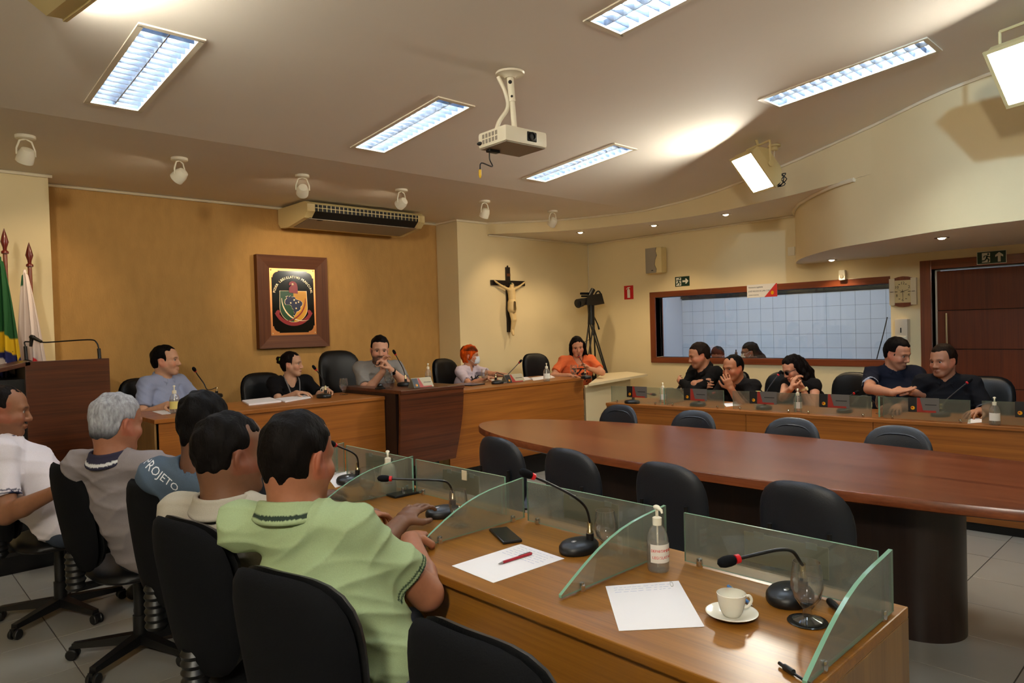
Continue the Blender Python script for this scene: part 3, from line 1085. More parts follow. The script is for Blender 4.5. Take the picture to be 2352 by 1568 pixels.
# local x runs from RA to RB, local +y points to the seats
MB().bbox((0, 0, RZ - .028), (RLEN, .62, RZ), .004).build('desk_top', 'wood_desk_x', rd)
seams = [0, 1.40, 2.38, RLEN]
for a, b in zip(seams[:-1], seams[1:]):
    MB().bbox((a + .002, .012, .06), (b - .002, .032, RZ - .028), .002).build('front_panel', 'wood_desk_x', rd)
MB().box((.02, .03, 0), (RLEN - .02, .05, .06)).build('plinth', 'black_plastic', rd)
for x in (0.0, RLEN - .025):
    MB().bbox((x, .04, 0), (x + .025, .60, RZ - .028), .002).build('end_panel', 'wood_end', rd)
rdx = (RB - RA).normalized()
rdn = Vector((-rdx.y, rdx.x, 0))          # towards the seats
RDM = frameM(RA, rdx, rdn, (0, 0, 1))


def rpl(x, y, off):
    """point of the vertical plane 'off' metres behind the right desk front edge, as local (x, z)"""
    d = Vector(ray(x, y))
    o = Vector(CP)
    t = ((RA + rdn * off) - o).dot(rdn) / d.dot(rdn)
    p = o + d * t
    return (p - RA).dot(rdx), p.z


plates = ['leftmost screen of the right desk', 'screen in front of the man covering his mouth', 'screen in front of the woman in dark glasses', 'screen left of the navy polo man', 'screen in front of the rightmost seated man', 'screen cut by the right edge of the picture']
CARD_MATS = ['card_grey', 'card_black', 'card_red', 'enamel_yellow', 'enamel_green']
mat('card_grey', srgb(96, 90, 86), 0.6)
mat('card_black', srgb(20, 16, 15), 0.5)
mat('card_red', srgb(150, 40, 28), 0.5)
mat('sheet_back', srgb(214, 198, 164), 0.8)


def name_card(parent, M, w, h, light=False):
    """printed name card lying in the local x/z plane, facing -y"""
    c = MB().box((0, -.0008, 0), (w, .0008, h), M=M).build('name_card', 'card_light' if light else 'card_grey', parent)
    b = MB().box((0, -.0016, 0), (w * .28, -.0008, h), M=M)
    b.build('card_black_field', 'card_black', c)
    r = MB()
    r.add([M @ Vector(p) for p in ((w * .28, -.0018, 0), (w * .50, -.0018, 0), (w * .38, -.0018, h), (w * .30, -.0018, h))], [(0, 1, 2, 3)])
    r.add([M @ Vector(p) for p in ((w * .45, -.0018, 0), (w * .9, -.0018, 0), (w * .9, -.0018, h * .14), (w * .45, -.0018, h * .14))], [(0, 1, 2, 3)])
    r.build('card_red_stripe', 'card_red', c)
    e = MB()
    e.lathe([(.0001, 0), (h * .13, .0), (h * .13, .0006), (.0001, .0007)], 10, M=M @ frameM((w * .15, -.0016, h * .28), (1, 0, 0), (0, 0, 1), (0, -1, 0)))
    e.build('card_emblem', 'enamel_yellow', c)
    e2 = MB()
    e2.lathe([(.0001, 0), (h * .06, .0), (h * .06, .0012), (.0001, .0013)], 8, M=M @ frameM((w * .13, -.0016, h * .30), (1, 0, 0), (0, 0, 1), (0, -1, 0)))
    for s in (-1, 1):
        e2.add([M @ Vector(p) for p in ((w * .15, -.0017, h * .62), (w * .15 + s * w * .10, -.0017, h * .88), (w * .15 + s * w * .03, -.0017, h * .7))], [(0, 1, 2) if s > 0 else (2, 1, 0)])
    e2.build('card_emblem_mark', 'card_red', c)
    MB().box((w * .55, -.0016, h * .50), (w * .92, -.0008, h * .56), M=M).build('card_print', 'card_black', c)
    return c


mat('card_light', srgb(170, 160, 135), 0.6)
for k, ((xa, xb), cards) in enumerate((((1405, 1518), (1441, 1487)), ((1531, 1663), (1572, 1625)), ((1684, 1828), (1723, 1785)), ((1839, 2002), (1883, 1952)), ((2029, 2229), (2087, 2158)), ((2256, 2420), (2332, 2410)))):
    yb = 920 + (xa - 1400) * .06
    x0, _ = rpl(xa, yb, .06)
    x1, _ = rpl(xb, yb + 5, .06)
    Mg = RDM @ frameM((x0, .06, RZ + .006), (1, 0, 0), (0, 0, 1), (0, -1, 0))
    w_ = x1 - x0
    t = glass_sheet('desk_glass_screen', [(0, 0), (w_, 0), (w_, .155), (0, .155)], Mg, .008, 'upright frosted glass screen, ' + plates[k], 'front glass screens of the right desk', clamps=(.06, w_ - .06))
    c0, _ = rpl(cards[0], yb, .06)
    c1, _ = rpl(cards[1], yb, .06)
    Mi = frameM((0, 0, 0), rdx, rdn, (0, 0, 1))
    name_card(t, Mi @ Matrix.Translation((c0 - x0, -.006, .055)), c1 - c0, .105)
    if k in (1, 4):
        fprof = [(0, 0), (.42, 0), (.0, .155)]
        Mf = RDM @ frameM((x0 - .03, .07, RZ + .006), (0, 1, 0), (0, 0, 1), (1, 0, 0))
        glass_sheet('desk_glass_fin', [(0, 0), (.45, 0), (.42, .03), (.3, .1), (.15, .145), (0, .155)], Mf, .01, 'sloping glass side fin left of the ' + plates[k], 'side glass fins of the right desk')

# ---- dais desks
DZ1 = .945
dl = T('dais_desk', 'left raised wooden desk with the papers, in front of the brown wall', 'desk', (1.45, 5.03, .19))
MB().bbox((0, 0, DZ1 - .19 - .03), (1.815, .72, DZ1 - .19), .004).build('desk_top', 'wood_desk_x', dl)
MB().bbox((.012, .01, -.0), (1.815, .03, DZ1 - .22), .002).build('front_panel', 'wood_desk_x', dl)
MB().bbox((0, .01, 0), (.03, .70, DZ1 - .22), .002).build('end_panel', 'wood_end', dl)
dc = T('dais_desk', 'central dark wooden desk of the presiding man, taller than its neighbours', 'desk', (3.27, 4.80, .19))
cz = 1.0 - .19
MB().bbox((0, 0, cz - .03), (.68, .95, cz), .004).build('desk_top', 'wood_dark_x', dc)
cpan = MB()
n = 8
vs, fs = [], []
for i in range(n + 1):
    s = i / n
    z = .16 + (cz - .03 - .16) * s
    xr = .60 + .075 * math.sin(s * PI / 2)
    yy = .055 - .045 * math.sin(s * PI / 2)
    vs += [(.0, yy, z), (xr, yy, z), (xr, yy + .025, z), (.0, yy + .025, z)]
for i in range(n):
    a, b = i * 4, (i + 1) * 4
    fs += [(a, a + 1, b + 1, b), (a + 1, a + 2, b + 2, b + 1), (a + 2, a + 3, b + 3, b + 2), (a + 3, a, b, b + 3)]
fs += [(3, 2, 1, 0), (n * 4, n * 4 + 1, n * 4 + 2, n * 4 + 3)]
cpan.add(vs, fs)
cpan.build('front_panel', 'wood_dark_x', dc)
for x in (0.0, .60):
    MB().bbox((x, .085, .16), (x + .03, .94, cz - .03), .002).build('side_panel', 'wood_dark_z', dc)
MB().box((.08, .3, 0), (.6, .9, .2)).build('plinth', 'black_granite', dc)
dr = T('dais_desk', 'right raised wooden desk below the crucifix', 'desk', (4.02, 5.03, .19))
rz_ = .925 - .19
MB().bbox((-.07, 0, rz_ - .03), (1.83, .70, rz_), .004).build('desk_top', 'wood_desk_x', dr)
MB().bbox((-.07, .01, 0), (1.82, .03, rz_ - .03), .002).build('front_panel', 'wood_desk_x', dr)
MB().bbox((1.80, .03, 0), (1.83, .69, rz_ - .03), .002).build('end_panel', 'wood_end', dr)

wt = T('side_table', 'cream laminate side table beside the raised desk, near the tripod', 'table', (0, 0, .19))
zt2 = .86
cn = [pz(*p, zt2) for p in ((1352, 881), (1487, 858.5), (1440, 853), (1385, 857))]
poly = [(p.x, p.y) for p in cn]
MB().prism(poly, zt2 - .19 - .028, zt2 - .19).build('table_top', 'white_melamine', wt)
ca = (cn[0] + cn[3]) / 2
lp = [(cn[0].x + .06, cn[0].y + .10), (cn[1].x - .28, cn[1].y + .06)]
MB().prism([(lp[0][0], lp[0][1]), (lp[1][0], lp[1][1]), (lp[1][0] + .01, lp[1][1] + .03), (lp[0][0] + .01, lp[0][1] + .03)], 0, zt2 - .22).build('modesty_panel', 'white_melamine', wt)
MB().box((lp[1][0] - .03, lp[1][1] + .03, 0), (lp[1][0], lp[1][1] + .3, zt2 - .22)).build('leg_panel', 'white_melamine', wt)
tag(MB().tube(smooth_path([(5.95, 4.75, .06), (6.1, 4.6, .2), (6.2, 4.65, .08), (6.3, 4.7, .25), (6.15, 4.8, .3), (6.0, 4.7, .1), (6.35, 4.6, .05)], 5), .008, 6).build('cable_bundle', 'black_plastic', smooth=60),
    'bundle of black cables on the floor below the cream side table', 'cable')

# ---- oval table
ov = T('oval_table', 'large oval polished dark wooden table in the middle of the room', 'table', (3.70, 2.0, 0))
ell = [(.66 * math.cos(2 * PI * k / 96), 2.2 * math.sin(2 * PI * k / 96)) for k in range(96)]
tp = MB()
n = 96
vs, fs = [], []
for s, z in ((.988, .700), (1, .706), (1, .745), (.994, .75)):
    vs += [(x * s, y * (1 - (1 - s) * .3), z) for x, y in ell]
for i in range(3):
    for k in range(n):
        fs.append((i * n + k, i * n + (k + 1) % n, (i + 1) * n + (k + 1) % n, (i + 1) * n + k))
fs += [tuple(range(n))[::-1], tuple(range(3 * n, 4 * n))]
tp.add(vs, fs).build('table_top', 'wood_dark_y', ov, smooth=40)
ped = []
for k in range(25):
    a = PI * k / 24
    ped.append((.2 * math.cos(a), 1.0 + .2 * math.sin(a)))
for k in range(25):
    a = PI + PI * k / 24
    ped.append((.2 * math.cos(a), -.90 + .2 * math.sin(a)))
MB().prism(ped, 0.0, .70).build('pedestal', 'wood_dark_z', ov, smooth=40)

# ================================================================== CHAIRS
CH_BACK_SHELL = MB().pillow(.43, .50, .012, .035, taper=.14, bend=.05, nexp=3.2, M=Matrix.Translation((0, -.02, 0))).mesh('back_shell', 'black_fabric', 60)
CH_BACK_PAD = MB().pillow(.415, .485, .045, .01, taper=.14, bend=.05, nexp=3.2).mesh('backrest', 'black_vinyl', 60)
CH_SEAT = MB().pillow(.47, .46, .05, .03, nexp=3.2, M=Matrix.Rotation(PI / 2, 4, 'X')).mesh('seat', 'black_vinyl', 60)
CH_BACK_N = MB().pillow(.41, .47, .035, .03, taper=.10, bend=.045, nexp=2.7).mesh('backrest', 'navy_vinyl', 60)
CH_RING_N = MB().tube([(.165 * math.copysign(abs(math.cos(a)) ** .75, math.cos(a)), .028 + .02 * math.cos(a) ** 2, .185 * math.copysign(abs(math.sin(a)) ** .75, math.sin(a))) for a in [2 * PI * k / 40 for k in range(41)]], .006, 6).mesh('seam', 'navy_vinyl', 60)
CH_SEAT_N = MB().pillow(.45, .44, .04, .03, nexp=3.0, M=Matrix.Rotation(PI / 2, 4, 'X')).mesh('seat', 'navy_vinyl', 60)
EX_BACK = MB().pillow(.50, .62, .07, .05, taper=.06, bend=.06, nexp=3.4).mesh('backrest', 'black_vinyl', 60)
bel = []
for k in range(13):
    bel.append((.034 + (.008 if k % 2 else 0), k * .014))
CH_BELLOWS = MB().lathe(bel, 14).mesh('bellows', 'black_plastic', 30)
CH_COLUMN = MB().lathe([(.032, .06), (.032, .2), (.026, .202), (.026, .40), (.09, .405), (.09, .42)], 16).mesh('column', 'black_plastic', 40)
arm_ = MB()
arm_.add([(.02, -.028, .055), (.02, .028, .055), (.30, -.018, .052), (.30, .018, .052), (.02, -.024, .10), (.02, .024, .10), (.30, -.015, .075), (.30, .015, .075)],
         [(0, 1, 3, 2), (4, 6, 7, 5), (0, 2, 6, 4), (1, 5, 7, 3), (2, 3, 7, 6), (0, 4, 5, 1)])
CH_STAR = arm_.mesh('star_leg', 'black_plastic')
cs = MB()
for s in (-1, 1):
    cs.lathe([(.001, 0), (.022, 0), (.026, .005), (.026, .014), (.022, .018), (.001, .018)], 14, M=frameM((.30, s * .012 - (.009 if s < 0 else -.0), .026), (1, 0, 0), (0, 0, 1), (0, 1, 0)))
cs.box((.285, -.012, .02), (.315, .012, .056))
CH_CASTOR = cs.mesh('castor', 'black_plastic', 30)
ar = MB()
ar.tube(smooth_path([(.20, .03, .43), (.27, .03, .45), (.28, -.03, .56), (.27, -.06, .63), (.26, .02, .66), (.26, .2, .655), (.24, .26, .60), (.22, .22, .50), (.2, .12, .44)]), .016, 8)
CH_ARM = ar.mesh('armrest', 'black_plastic', 60)


def swivel_chair(lab, loc, yaw, group, seat_h=.46, lean=.12, arms=False, kind='office', spin=.3, back_z=.30):
    """chair faces direction yaw; local +y is forward"""
    t = T('office_chair', lab, 'chair', loc, yaw - PI / 2, group=group)
    part('seat', CH_SEAT, t, (0, .02, seat_h - .04))
    if kind == 'office':
        bk = part('backrest', CH_BACK_PAD, t, (0, -.235 - lean * .1, seat_h + back_z), (lean, 0, 0))
        part('back_shell', CH_BACK_SHELL, bk, (0, -.005, 0))
        part('bellows', CH_BELLOWS, t, (0, -.26, seat_h - .08), (.0, 0, 0))
    else:
        part('backrest', EX_BACK, t, (0, -.25 - lean * .1, seat_h + .36), (lean, 0, 0))
        MB().box((-.03, -.27, seat_h - .07), (.03, -.245, seat_h + .2)).build('back_bracket', 'black_plastic', t)
    part('column', CH_COLUMN, t, (0, 0, 0)).scale = (1, 1, (seat_h - .07) / .42)
    br = MB().box((-.025, -.27, seat_h - .085), (.025, .05, seat_h - .065)).build('under_bracket', 'black_plastic', t)
    for k in range(5):
        a = spin + 2 * PI * k / 5
        leg = part('star_leg', CH_STAR, t, (0, 0, 0), (0, 0, a))
        part('castor', CH_CASTOR, leg)
    if arms:
        for s in (1, -1):
            o = part('armrest', CH_ARM, t)
            o.scale = (s, 1, 1)
    return t


def visitor_chair(lab, loc, yaw, group):
    t = T('visitor_chair', lab, 'chair', loc, yaw - PI / 2, group=group)
    part('seat', CH_SEAT_N, t, (0, .02, .43))
    b = part('backrest', CH_BACK_N, t, (0, -.21, .612), (.10, 0, 0))
    part('seam', CH_RING_N, b)
    for s in (-1, 1):
        MB().tube(smooth_path([(s * .19, .2, 0.011), (s * .19, .19, .2), (s * .19, .17, .38), (s * .17, .1, .405)]), .011, 8).build('leg', 'black_plastic', t, smooth=60)
        MB().tube(smooth_path([(s * .19, -.24, 0.011), (s * .19, -.2, .2), (s * .18, -.15, .38), (s * .15, -.08, .40)]), .011, 8).build('leg', 'black_plastic', t, smooth=60)
        MB().tube(smooth_path([(s * .12, -.1, .41), (s * .12, -.21, .43), (s * .12, -.235, .52), (s * .12, -.245, .66)]), .010, 8).build('back_support', 'black_plastic', t, smooth=60)
    return t


NEARL = ['at the far left end of the oval table, near side', 'second from the left on the near side of the oval table', 'third from the left on the near side of the oval table', 'rightmost on the near side of the oval table']
for (x, y), lab in zip(((2.84, 3.10), (2.80, 2.50), (2.80, 1.88), (2.80, 1.24)), NEARL):
    visitor_chair('black padded visitor chair ' + lab, (x + .16, y, 0), .02, 'visitor chairs around the oval table')
FARL = ['leftmost on the far side of the oval table', 'second from the left on the far side of the oval table', 'third from the left on the far side of the oval table', 'rightmost on the far side of the oval table']
for (x, y), lab in zip(((4.47, 3.50), (4.47, 2.81), (4.47, 2.07), (4.47, 1.43)), FARL):
    visitor_chair('navy padded visitor chair ' + lab, (x - .18, y, -.0), PI, 'visitor chairs around the oval table')

# ================================================================== THINGS ON THE WALLS
# ---- framed plaque on the brown wall (faces -y)
pq = T('wall_plaque', 'framed black and copper coat of arms plaque on the brown wall', 'plaque', (3.46, YB, 1.84))
OW, OH, IW, IH = .40, .49, .262, .355
for a, b, m in (((-OW, -OH), (OW, -OH), 'wood_frame_x'), ((OW, -OH), (OW, OH), 'wood_frame'), ((OW, OH), (-OW, OH), 'wood_frame_x'), ((-OW, OH), (-OW, -OH), 'wood_frame')):
    sx = lambda p: (math.copysign(IW, p[0]), math.copysign(IH, p[1]))
    ia, ib = sx(a), sx(b)
    vs = []
    for yo, yi in ((-.075, -.055), (0, 0)):
        vs += [(a[0], yo, a[1]), (b[0], yo, b[1]), (ib[0], yi, ib[1]), (ia[0], yi, ia[1])]
    MB().add(vs, [(0, 1, 2, 3), (7, 6, 5, 4), (0, 4, 5, 1), (1, 5, 6, 2), (2, 6, 7, 3), (3, 7, 4, 0)]).build('frame_board', m, pq)
MB().box((-IW, -.048, -IH), (IW, -.04, IH)).build('copper_plate', 'copper', pq)
MPQ = frameM((0, -.048, 0), (1, 0, 0), (0, 0, 1), (0, -1, 0))


def arc(cx, cy, r, a0, a1, n=6):
    return [(cx + r * math.cos(math.radians(a0 + (a1 - a0) * k / n)), cy + r * math.sin(math.radians(a0 + (a1 - a0) * k / n))) for k in range(n + 1)]


bw, bh, cr_, nt_ = .238, .330, .06, .012
bp = []
for sx_, sy_, a0 in ((1, 1, 0), (-1, 1, 90), (-1, -1, 180), (1, -1, 270)):
    a = arc(sx_ * (bw - cr_ - nt_), sy_ * (bh - cr_ - nt_), cr_, a0, a0 + 90, 6)
    ends = {0: ((bw, bh - cr_ - nt_), (bw - cr_ - nt_, bh)), 90: ((-(bw - cr_ - nt_), bh), (-bw, bh - cr_ - nt_)),
            180: ((-bw, -(bh - cr_ - nt_)), (-(bw - cr_ - nt_), -bh)), 270: (((bw - cr_ - nt_), -bh), (bw, -(bh - cr_ - nt_)))}[a0]
    bp += [ends[0]] + a + [ends[1]]
MB().prism(bp, 0, .003, M=MPQ).build('black_panel', 'enamel_black', pq)
for sx_ in (-1, 1):
    for sy_ in (-1, 1):
        MB().ball((sx_ * .242, -.05, sy_ * .335), (.008, .005, .008), 8).build('corner_screw', 'gold', pq, smooth=60)


def shield_half(s):
    pts = [(0, .115), (s * .15, .115), (s * .155, -.06)]
    for k in range(1, 9):
        a = k / 8 * PI / 2
        pts.append((s * .155 * math.cos(a), -.06 - .155 * math.sin(a)))
    return pts if s > 0 else pts[::-1]


sh = []
for q in (shield_half(1), shield_half(-1)):
    sh.append([(x, y) for x, y in q])
MB().prism([(x * 1.03, y * 1.02) for x, y in (shield_half(1) + shield_half(-1)[:-1][::1])], .003, .0045, M=MPQ).build('shield_rim', 'gold', pq)
MB().prism(sh[0], .0045, .006, M=MPQ).build('shield_yellow', 'enamel_yellow', pq)
MB().prism(sh[1], .0045, .006, M=MPQ).build('shield_green', 'enamel_green', pq)
mp_ = [(-.10, -.01), (-.095, .02), (-.075, .035), (-.085, .055), (-.06, .06), (-.05, .05), (-.035, .065), (-.02, .05), (0, .055), (.02, .045), (.02, .03), (.05, .02), (.08, .01), (.10, -.01),
       (.095, -.035), (.075, -.055), (.075, -.08), (.05, -.10), (.03, -.105), (.02, -.125), (.005, -.15), (-.01, -.14), (.005, -.12), (-.005, -.10), (-.005, -.08), (-.02, -.07), (-.025, -.045), (-.045, -.03), (-.07, -.03), (-.09, -.03)]
MB().prism([(x * 1.05, y * 1.05) for x, y in mp_[::-1]], .006, .0068, M=MPQ).build('map_outline', 'gold', pq)
MB().prism(mp_[::-1], .0065, .0085, M=MPQ).build('map_silhouette', 'enamel_blue', pq)
for x, y in ((.005, .02), (-.035, -.012), (.055, -.002), (.025, -.012), (.025, -.07)):
    pts = [((.012 if k % 2 == 0 else .005) * math.cos(PI / 2 + PI * k / 5), (.012 if k % 2 == 0 else .005) * math.sin(PI / 2 + PI * k / 5)) for k in range(10)]
    MB().prism([(x + a, y + b) for a, b in pts], .0085, .0098, M=MPQ).build('star', 'gold', pq)
cap = [(-.05, .10), (.048, .088), (.048, .16), (.04, .195), (.02, .215), (-.012, .222), (-.04, .21), (-.05, .19), (-.045, .175), (-.02, .185), (-.035, .165), (-.05, .15)]
MB().prism(cap, .007, .011, M=MPQ).build('red_cap', 'enamel_red', pq)
MB().ball((-.008, -.061, .188), (.012, .003, .012), 10).build('cap_rosette', 'gold', pq, smooth=60)
for s, m in ((-1, 'gold'), (1, 'enamel_red')):
    o_, i_ = [], []
    for k in range(13):
        t_ = k / 12
        a = math.radians(178 + 112 * t_)
        wd_ = .007 * math.sin(PI * min(1, .1 + t_ * .9))
        cx, cy = .10 + .235 * math.cos(a), .03 + .235 * math.sin(a)
        o_.append((cx + wd_ * math.cos(a), cy + wd_ * math.sin(a)))
        i_.append((cx - wd_ * math.cos(a), cy - wd_ * math.sin(a)))
    pts = o_ + i_[::-1]
    if s > 0:
        pts = [(-x, y) for x, y in pts][::-1]
    MB().prism(pts, .0085, .0105, M=MPQ).build('laurel_branch', m, pq)
rb = arc(0, -.02, .238, 205, 335, 16) + arc(0, -.02, .200, 335, 205, 16)
MB().prism(rb, .004, .0075, M=MPQ).build('ribbon', 'enamel_red', pq)
for s in (-1, 1):
    q = [(s * .17, -.155), (s * .205, -.135), (s * .20, -.10), (s * .175, -.085), (s * .155, -.10), (s * .165, -.13)]
    MB().prism(q if s > 0 else q[::-1], .003, .006, M=MPQ).build('ribbon_end', 'enamel_red', pq)
txt = 'PODER LEGISLATIVO MUNICIPAL'
for k, ch in enumerate(txt):
    if ch == ' ':
        continue
    a = math.radians(170 - 160 * k / (len(txt) - 1))
    p = Vector((.215 * math.cos(a), -.0515, .07 + .195 * math.sin(a)))
    text_part('letter', ch, .036, 'gold', pq, p, Matrix.Rotation(-(math.atan2(.215 * math.cos(a), .195 * math.sin(a) + .02)), 3, 'Y').to_euler() if False else (Matrix.Rotation(PI / 2 - a, 3, 'Y') @ Matrix.Rotation(PI / 2, 3, 'X')).to_euler(), .0015)

# ---- crucifix
cx_ = T('crucifix', 'dark wooden crucifix with an ivory figure on the cream wall', 'crucifix', (6.27, YP, 1.872))
MB().bbox((-.033, -.03, -.43), (.033, 0, .42), .004).build('upright_beam', 'dark_cross', cx_)
MB().bbox((-.30, -.033, .18), (.30, -.002, .245), .004).build('cross_beam', 'dark_cross', cx_)
MB().box((-.03, -.034, .30), (.03, -.03, .335)).build('title_plate', 'wood_frame', cx_)
MB().ball((0, -.015, .43), (.012, .012, .014), 8).build('finial', 'dark_cross', cx_, smooth=60)

# ---- signs on the right wall (face -x): local x -> world -y (to the right in the picture), local z up
MS = frameM((0, 0, 0), (0, -1, 0), (0, 0, 1), (-1, 0, 0))


def sign_board(name, lab, cat, c, w, h, m, th=.006):
    t = T(name, lab, cat, c)
    MB().prism([(-w / 2, -h / 2), (w / 2, -h / 2), (w / 2, h / 2), (-w / 2, h / 2)], 0, th, M=MS).build('board', m, t)
    return t


def flat(t, name, poly, m, z0=.006, z1=.008):
    a = sum(poly[i][0] * poly[(i + 1) % len(poly)][1] - poly[(i + 1) % len(poly)][0] * poly[i][1] for i in range(len(poly)))
    if a < 0:
        poly = poly[::-1]
    return MB().prism(poly, z0, z1, M=MS).build(name, m, t)


def running_man(t, ox, oy, s, m):
    b = MB()

    def limb(pts, w):
        for (x0, y0), (x1, y1) in zip(pts[:-1], pts[1:]):
            dx, dy = x1 - x0, y1 - y0
            l = math.hypot(dx, dy)
            nx, ny = -dy / l * w, dx / l * w
            q = [(x0 + nx, y0 + ny), (x0 - nx, y0 - ny), (x1 - nx, y1 - ny), (x1 + nx, y1 + ny)]
            b.prism([(ox + x * s, oy + y * s) for x, y in q], .008, .009, M=MS)
    limb([(.05, .22), (-.05, -.08)], .085)
    limb([(-.05, -.08), (.2, -.2), (.1, -.48)], .06)
    limb([(-.05, -.08), (-.2, -.3), (-.48, -.34)], .06)
    limb([(.05, .2), (.24, .05), (.38, .18)], .045)
    limb([(.02, .2), (-.25, .2), (-.3, .02)], .045)
    b.prism([(ox + (.12 + .1 * math.cos(k * PI / 5)) * s, oy + (.38 + .1 * math.sin(k * PI / 5)) * s) for k in range(10)], .008, .009, M=MS)
    b.build('running_figure', m, t)


c = (pX(1434, 658, XR) + pX(1455, 685, XR)) / 2
t = sign_board('fire_extinguisher_sign', 'red fire extinguisher sign on the cream right wall', 'sign', c, .155, .19, 'sign_red')
ext = [(-.022, -.075), (.025, -.075), (.025, .03), (.018, .045), (.006, .05), (.006, .058), (.03, .066), (.028, .074), (-.01, .074), (-.035, .055), (-.042, .045), (-.036, .042), (-.024, .056), (-.006, .06), (-.006, .05), (-.016, .045), (-.022, .03)]
flat(t, 'extinguisher_symbol', ext, 'sign_white')
c = (pX(1551, 637, XR) + pX(1584, 655, XR)) / 2
t = sign_board('exit_sign', 'dark green exit sign with arrow to the right, above the window', 'sign', c, .215, .125, 'sign_green')
flat(t, 'door_symbol', [(-.09, -.055), (-.015, -.055), (-.015, .05), (-.09, .05)], 'sign_white')
running_man(t, -.05, 0, .1, 'sign_green')
flat(t, 'arrow_symbol', [(.005, .012), (.055, .012), (.045, .03), (.062, .035), (.095, 0), (.062, -.035), (.045, -.03), (.055, -.012), (.005, -.012)], 'sign_white')
c = (pX(2246, 577, XD - .02) + pX(2310, 605, XD - .02)) / 2
t = sign_board('exit_sign', 'dark green exit sign with upward arrow on top of the door frame', 'sign', (XD - .021, c.y, c.z), .235, .12, 'sign_white')
flat(t, 'green_field', [(-.112, -.055), (.112, -.055), (.112, .055), (-.112, .055)], 'sign_green', .006, .0068)
flat(t, 'door_symbol', [(-.075, -.045), (-.01, -.045), (-.01, .045), (-.075, .045)], 'sign_white', .0068, .0078)
running_man(t, -.035, 0, .085, 'sign_green')
flat(t, 'arrow_symbol', [(.05, -.045), (.072, -.045), (.072, .01), (.092, .0), (.092, .018), (.061, .045), (.03, .018), (.03, .0), (.05, .01)], 'sign_white', .0068, .0078)

# ---- paper sign on the window frame
c = (pX(1718, 655, XR - .03) + pX(1782, 680, XR - .03)) / 2
t = T('window_sign', 'white and red name sign hanging from the window frame', 'sign', (XR - .022, c.y, c.z))
MB().prism([(-.19, -.078), (.19, -.078), (.19, .078), (-.19, .078)], 0, .004, M=MS).build('board', 'label_white', t)
flat(t, 'red_corner', [(.03, -.078), (.19, -.078), (.19, .078), (.175, .078)], 'whiteboard_red', .004, .005)
for s, sz, yy in (('Assessoria Legislativa', .026, .045), ('JOSÉ WILSON DE LIMA COELHO', .026, -.002), ('CÂMARA MUNICIPAL', .017, -.048)):
    text_part('lettering', s, sz, 'card_black', t, MS @ Vector((-.17, yy, .0045)), MS.to_euler(), .0003, 'LEFT', sx=.82)
MB().prism([(.13 + .02 * math.cos(k * PI / 4), -.03 + .024 * math.sin(k * PI / 4)) for k in range(8)], .005, .0056, M=MS).build('small_crest', 'enamel_yellow', t)

# ---- loudspeaker, sensors
c = pX(1517, 599, XR)
t = T('loudspeaker', 'cream wall loudspeaker with a wavy grille edge near the corner', 'loudspeaker', (XR - .0, c.y, c.z))
MB().bbox((-.16, -.125, -.17), (-.03, .125, .17), .02).build('cabinet', 'cream_plastic', t, smooth=50)
gr = [(-.13, -.165), (.04, -.165), (.05, -.12), (.02, -.06), (.03, 0), (.06, .06), (.04, .12), (.05, .165), (-.13, .165)]
MB().prism([(x * .92, y) for x, y in gr], .158, .172, M=MS).build('grille', 'grey_plastic', t)
MB().box((-.03, -.03, -.03), (0, .03, .05)).build('bracket', 'cream_plastic', t)
MB().prism([(-.03, -.14), (.0, -.14), (.0, -.128), (-.03, -.128)], .172, .174, M=MS).build('badge', 'dark_slot', t)
c = pX(1939, 632, XR)
t = T('motion_sensor', 'small white motion sensor on top of the window frame', 'sensor', (XR - .02, c.y, c.z))
MB().bbox((-.05, -.035, -.055), (0, .035, .055), .012).build('sensor_body', 'white_plastic', t, smooth=50)
MB().ball((-.048, 0, -.015), (.01, .022, .025), 10).build('sensor_lens', 'grey_plastic', t, smooth=60)
c = pX(1818, 577, XR)
tag(MB().bbox((XR - .012, c.y - .04, c.z - .05), (XR, c.y + .04, c.z + .05), .003).build('switch_plate', 'white_plastic'), 'small white wall switch just left of the rounded bulkhead', 'switch')

# ---- clock (on the door wall)
c = (pX(2045, 636, XD) + pX(2108, 704, XD)) / 2
t = T('wall_clock', 'square wall clock with cream face between window and door', 'clock', (XD, c.y, c.z))
ow, oh = .125, .145
b = MB()
ob = [(-.09, -.135), (-.045, -.15), (0, -.155), (.045, -.15), (.09, -.135), (.09, .135), (.045, .15), (0, .155), (-.045, .15), (-.09, .135)]
b.prism(ob, 0, .03, M=MS)
b.build('clock_body', 'wood_red', t)
for s in (-1, 1):
    MB().prism([(min(s * .075, s * .125), -.135), (max(s * .075, s * .125), -.135), (max(s * .075, s * .125), .135), (min(s * .075, s * .125), .135)], .0, .042, M=MS).build('side_bar', 'white_plastic', t)
    MB().ball(MS @ Vector((s * .10, 0, .043)), (.004, .02, .005), 8).build('side_stud', 'chrome', t, smooth=60)
MB().prism([(-.078, -.112), (.078, -.112), (.078, .115), (-.078, .115)], .03, .037, M=MS).build('clock_face', 'clock_face', t)
for s, x, y in (('12', 0, .085), ('2', .06, .045), ('4', .055, -.035), ('6', 0, -.085), ('8', -.055, -.04), ('10', -.055, .045)):
    text_part('numeral', s, .04, 'clock_ink', t, MS @ Vector((x, y, .0375)), MS.to_euler(), .0004)
for k in (1, 3, 5, 7, 9, 11):
    a = PI / 2 - k * PI / 6
    x, y = .062 * math.cos(a), .085 * math.sin(a)
    MB().prism([(x - .012 * abs(math.cos(a)) - .002, y - .003), (x + .012 * abs(math.cos(a)) + .002, y - .003), (x + .012 * abs(math.cos(a)) + .002, y + .003), (x - .012 * abs(math.cos(a)) - .002, y + .003)], .037, .038, M=MS).build('hour_mark', 'clock_ink', t)
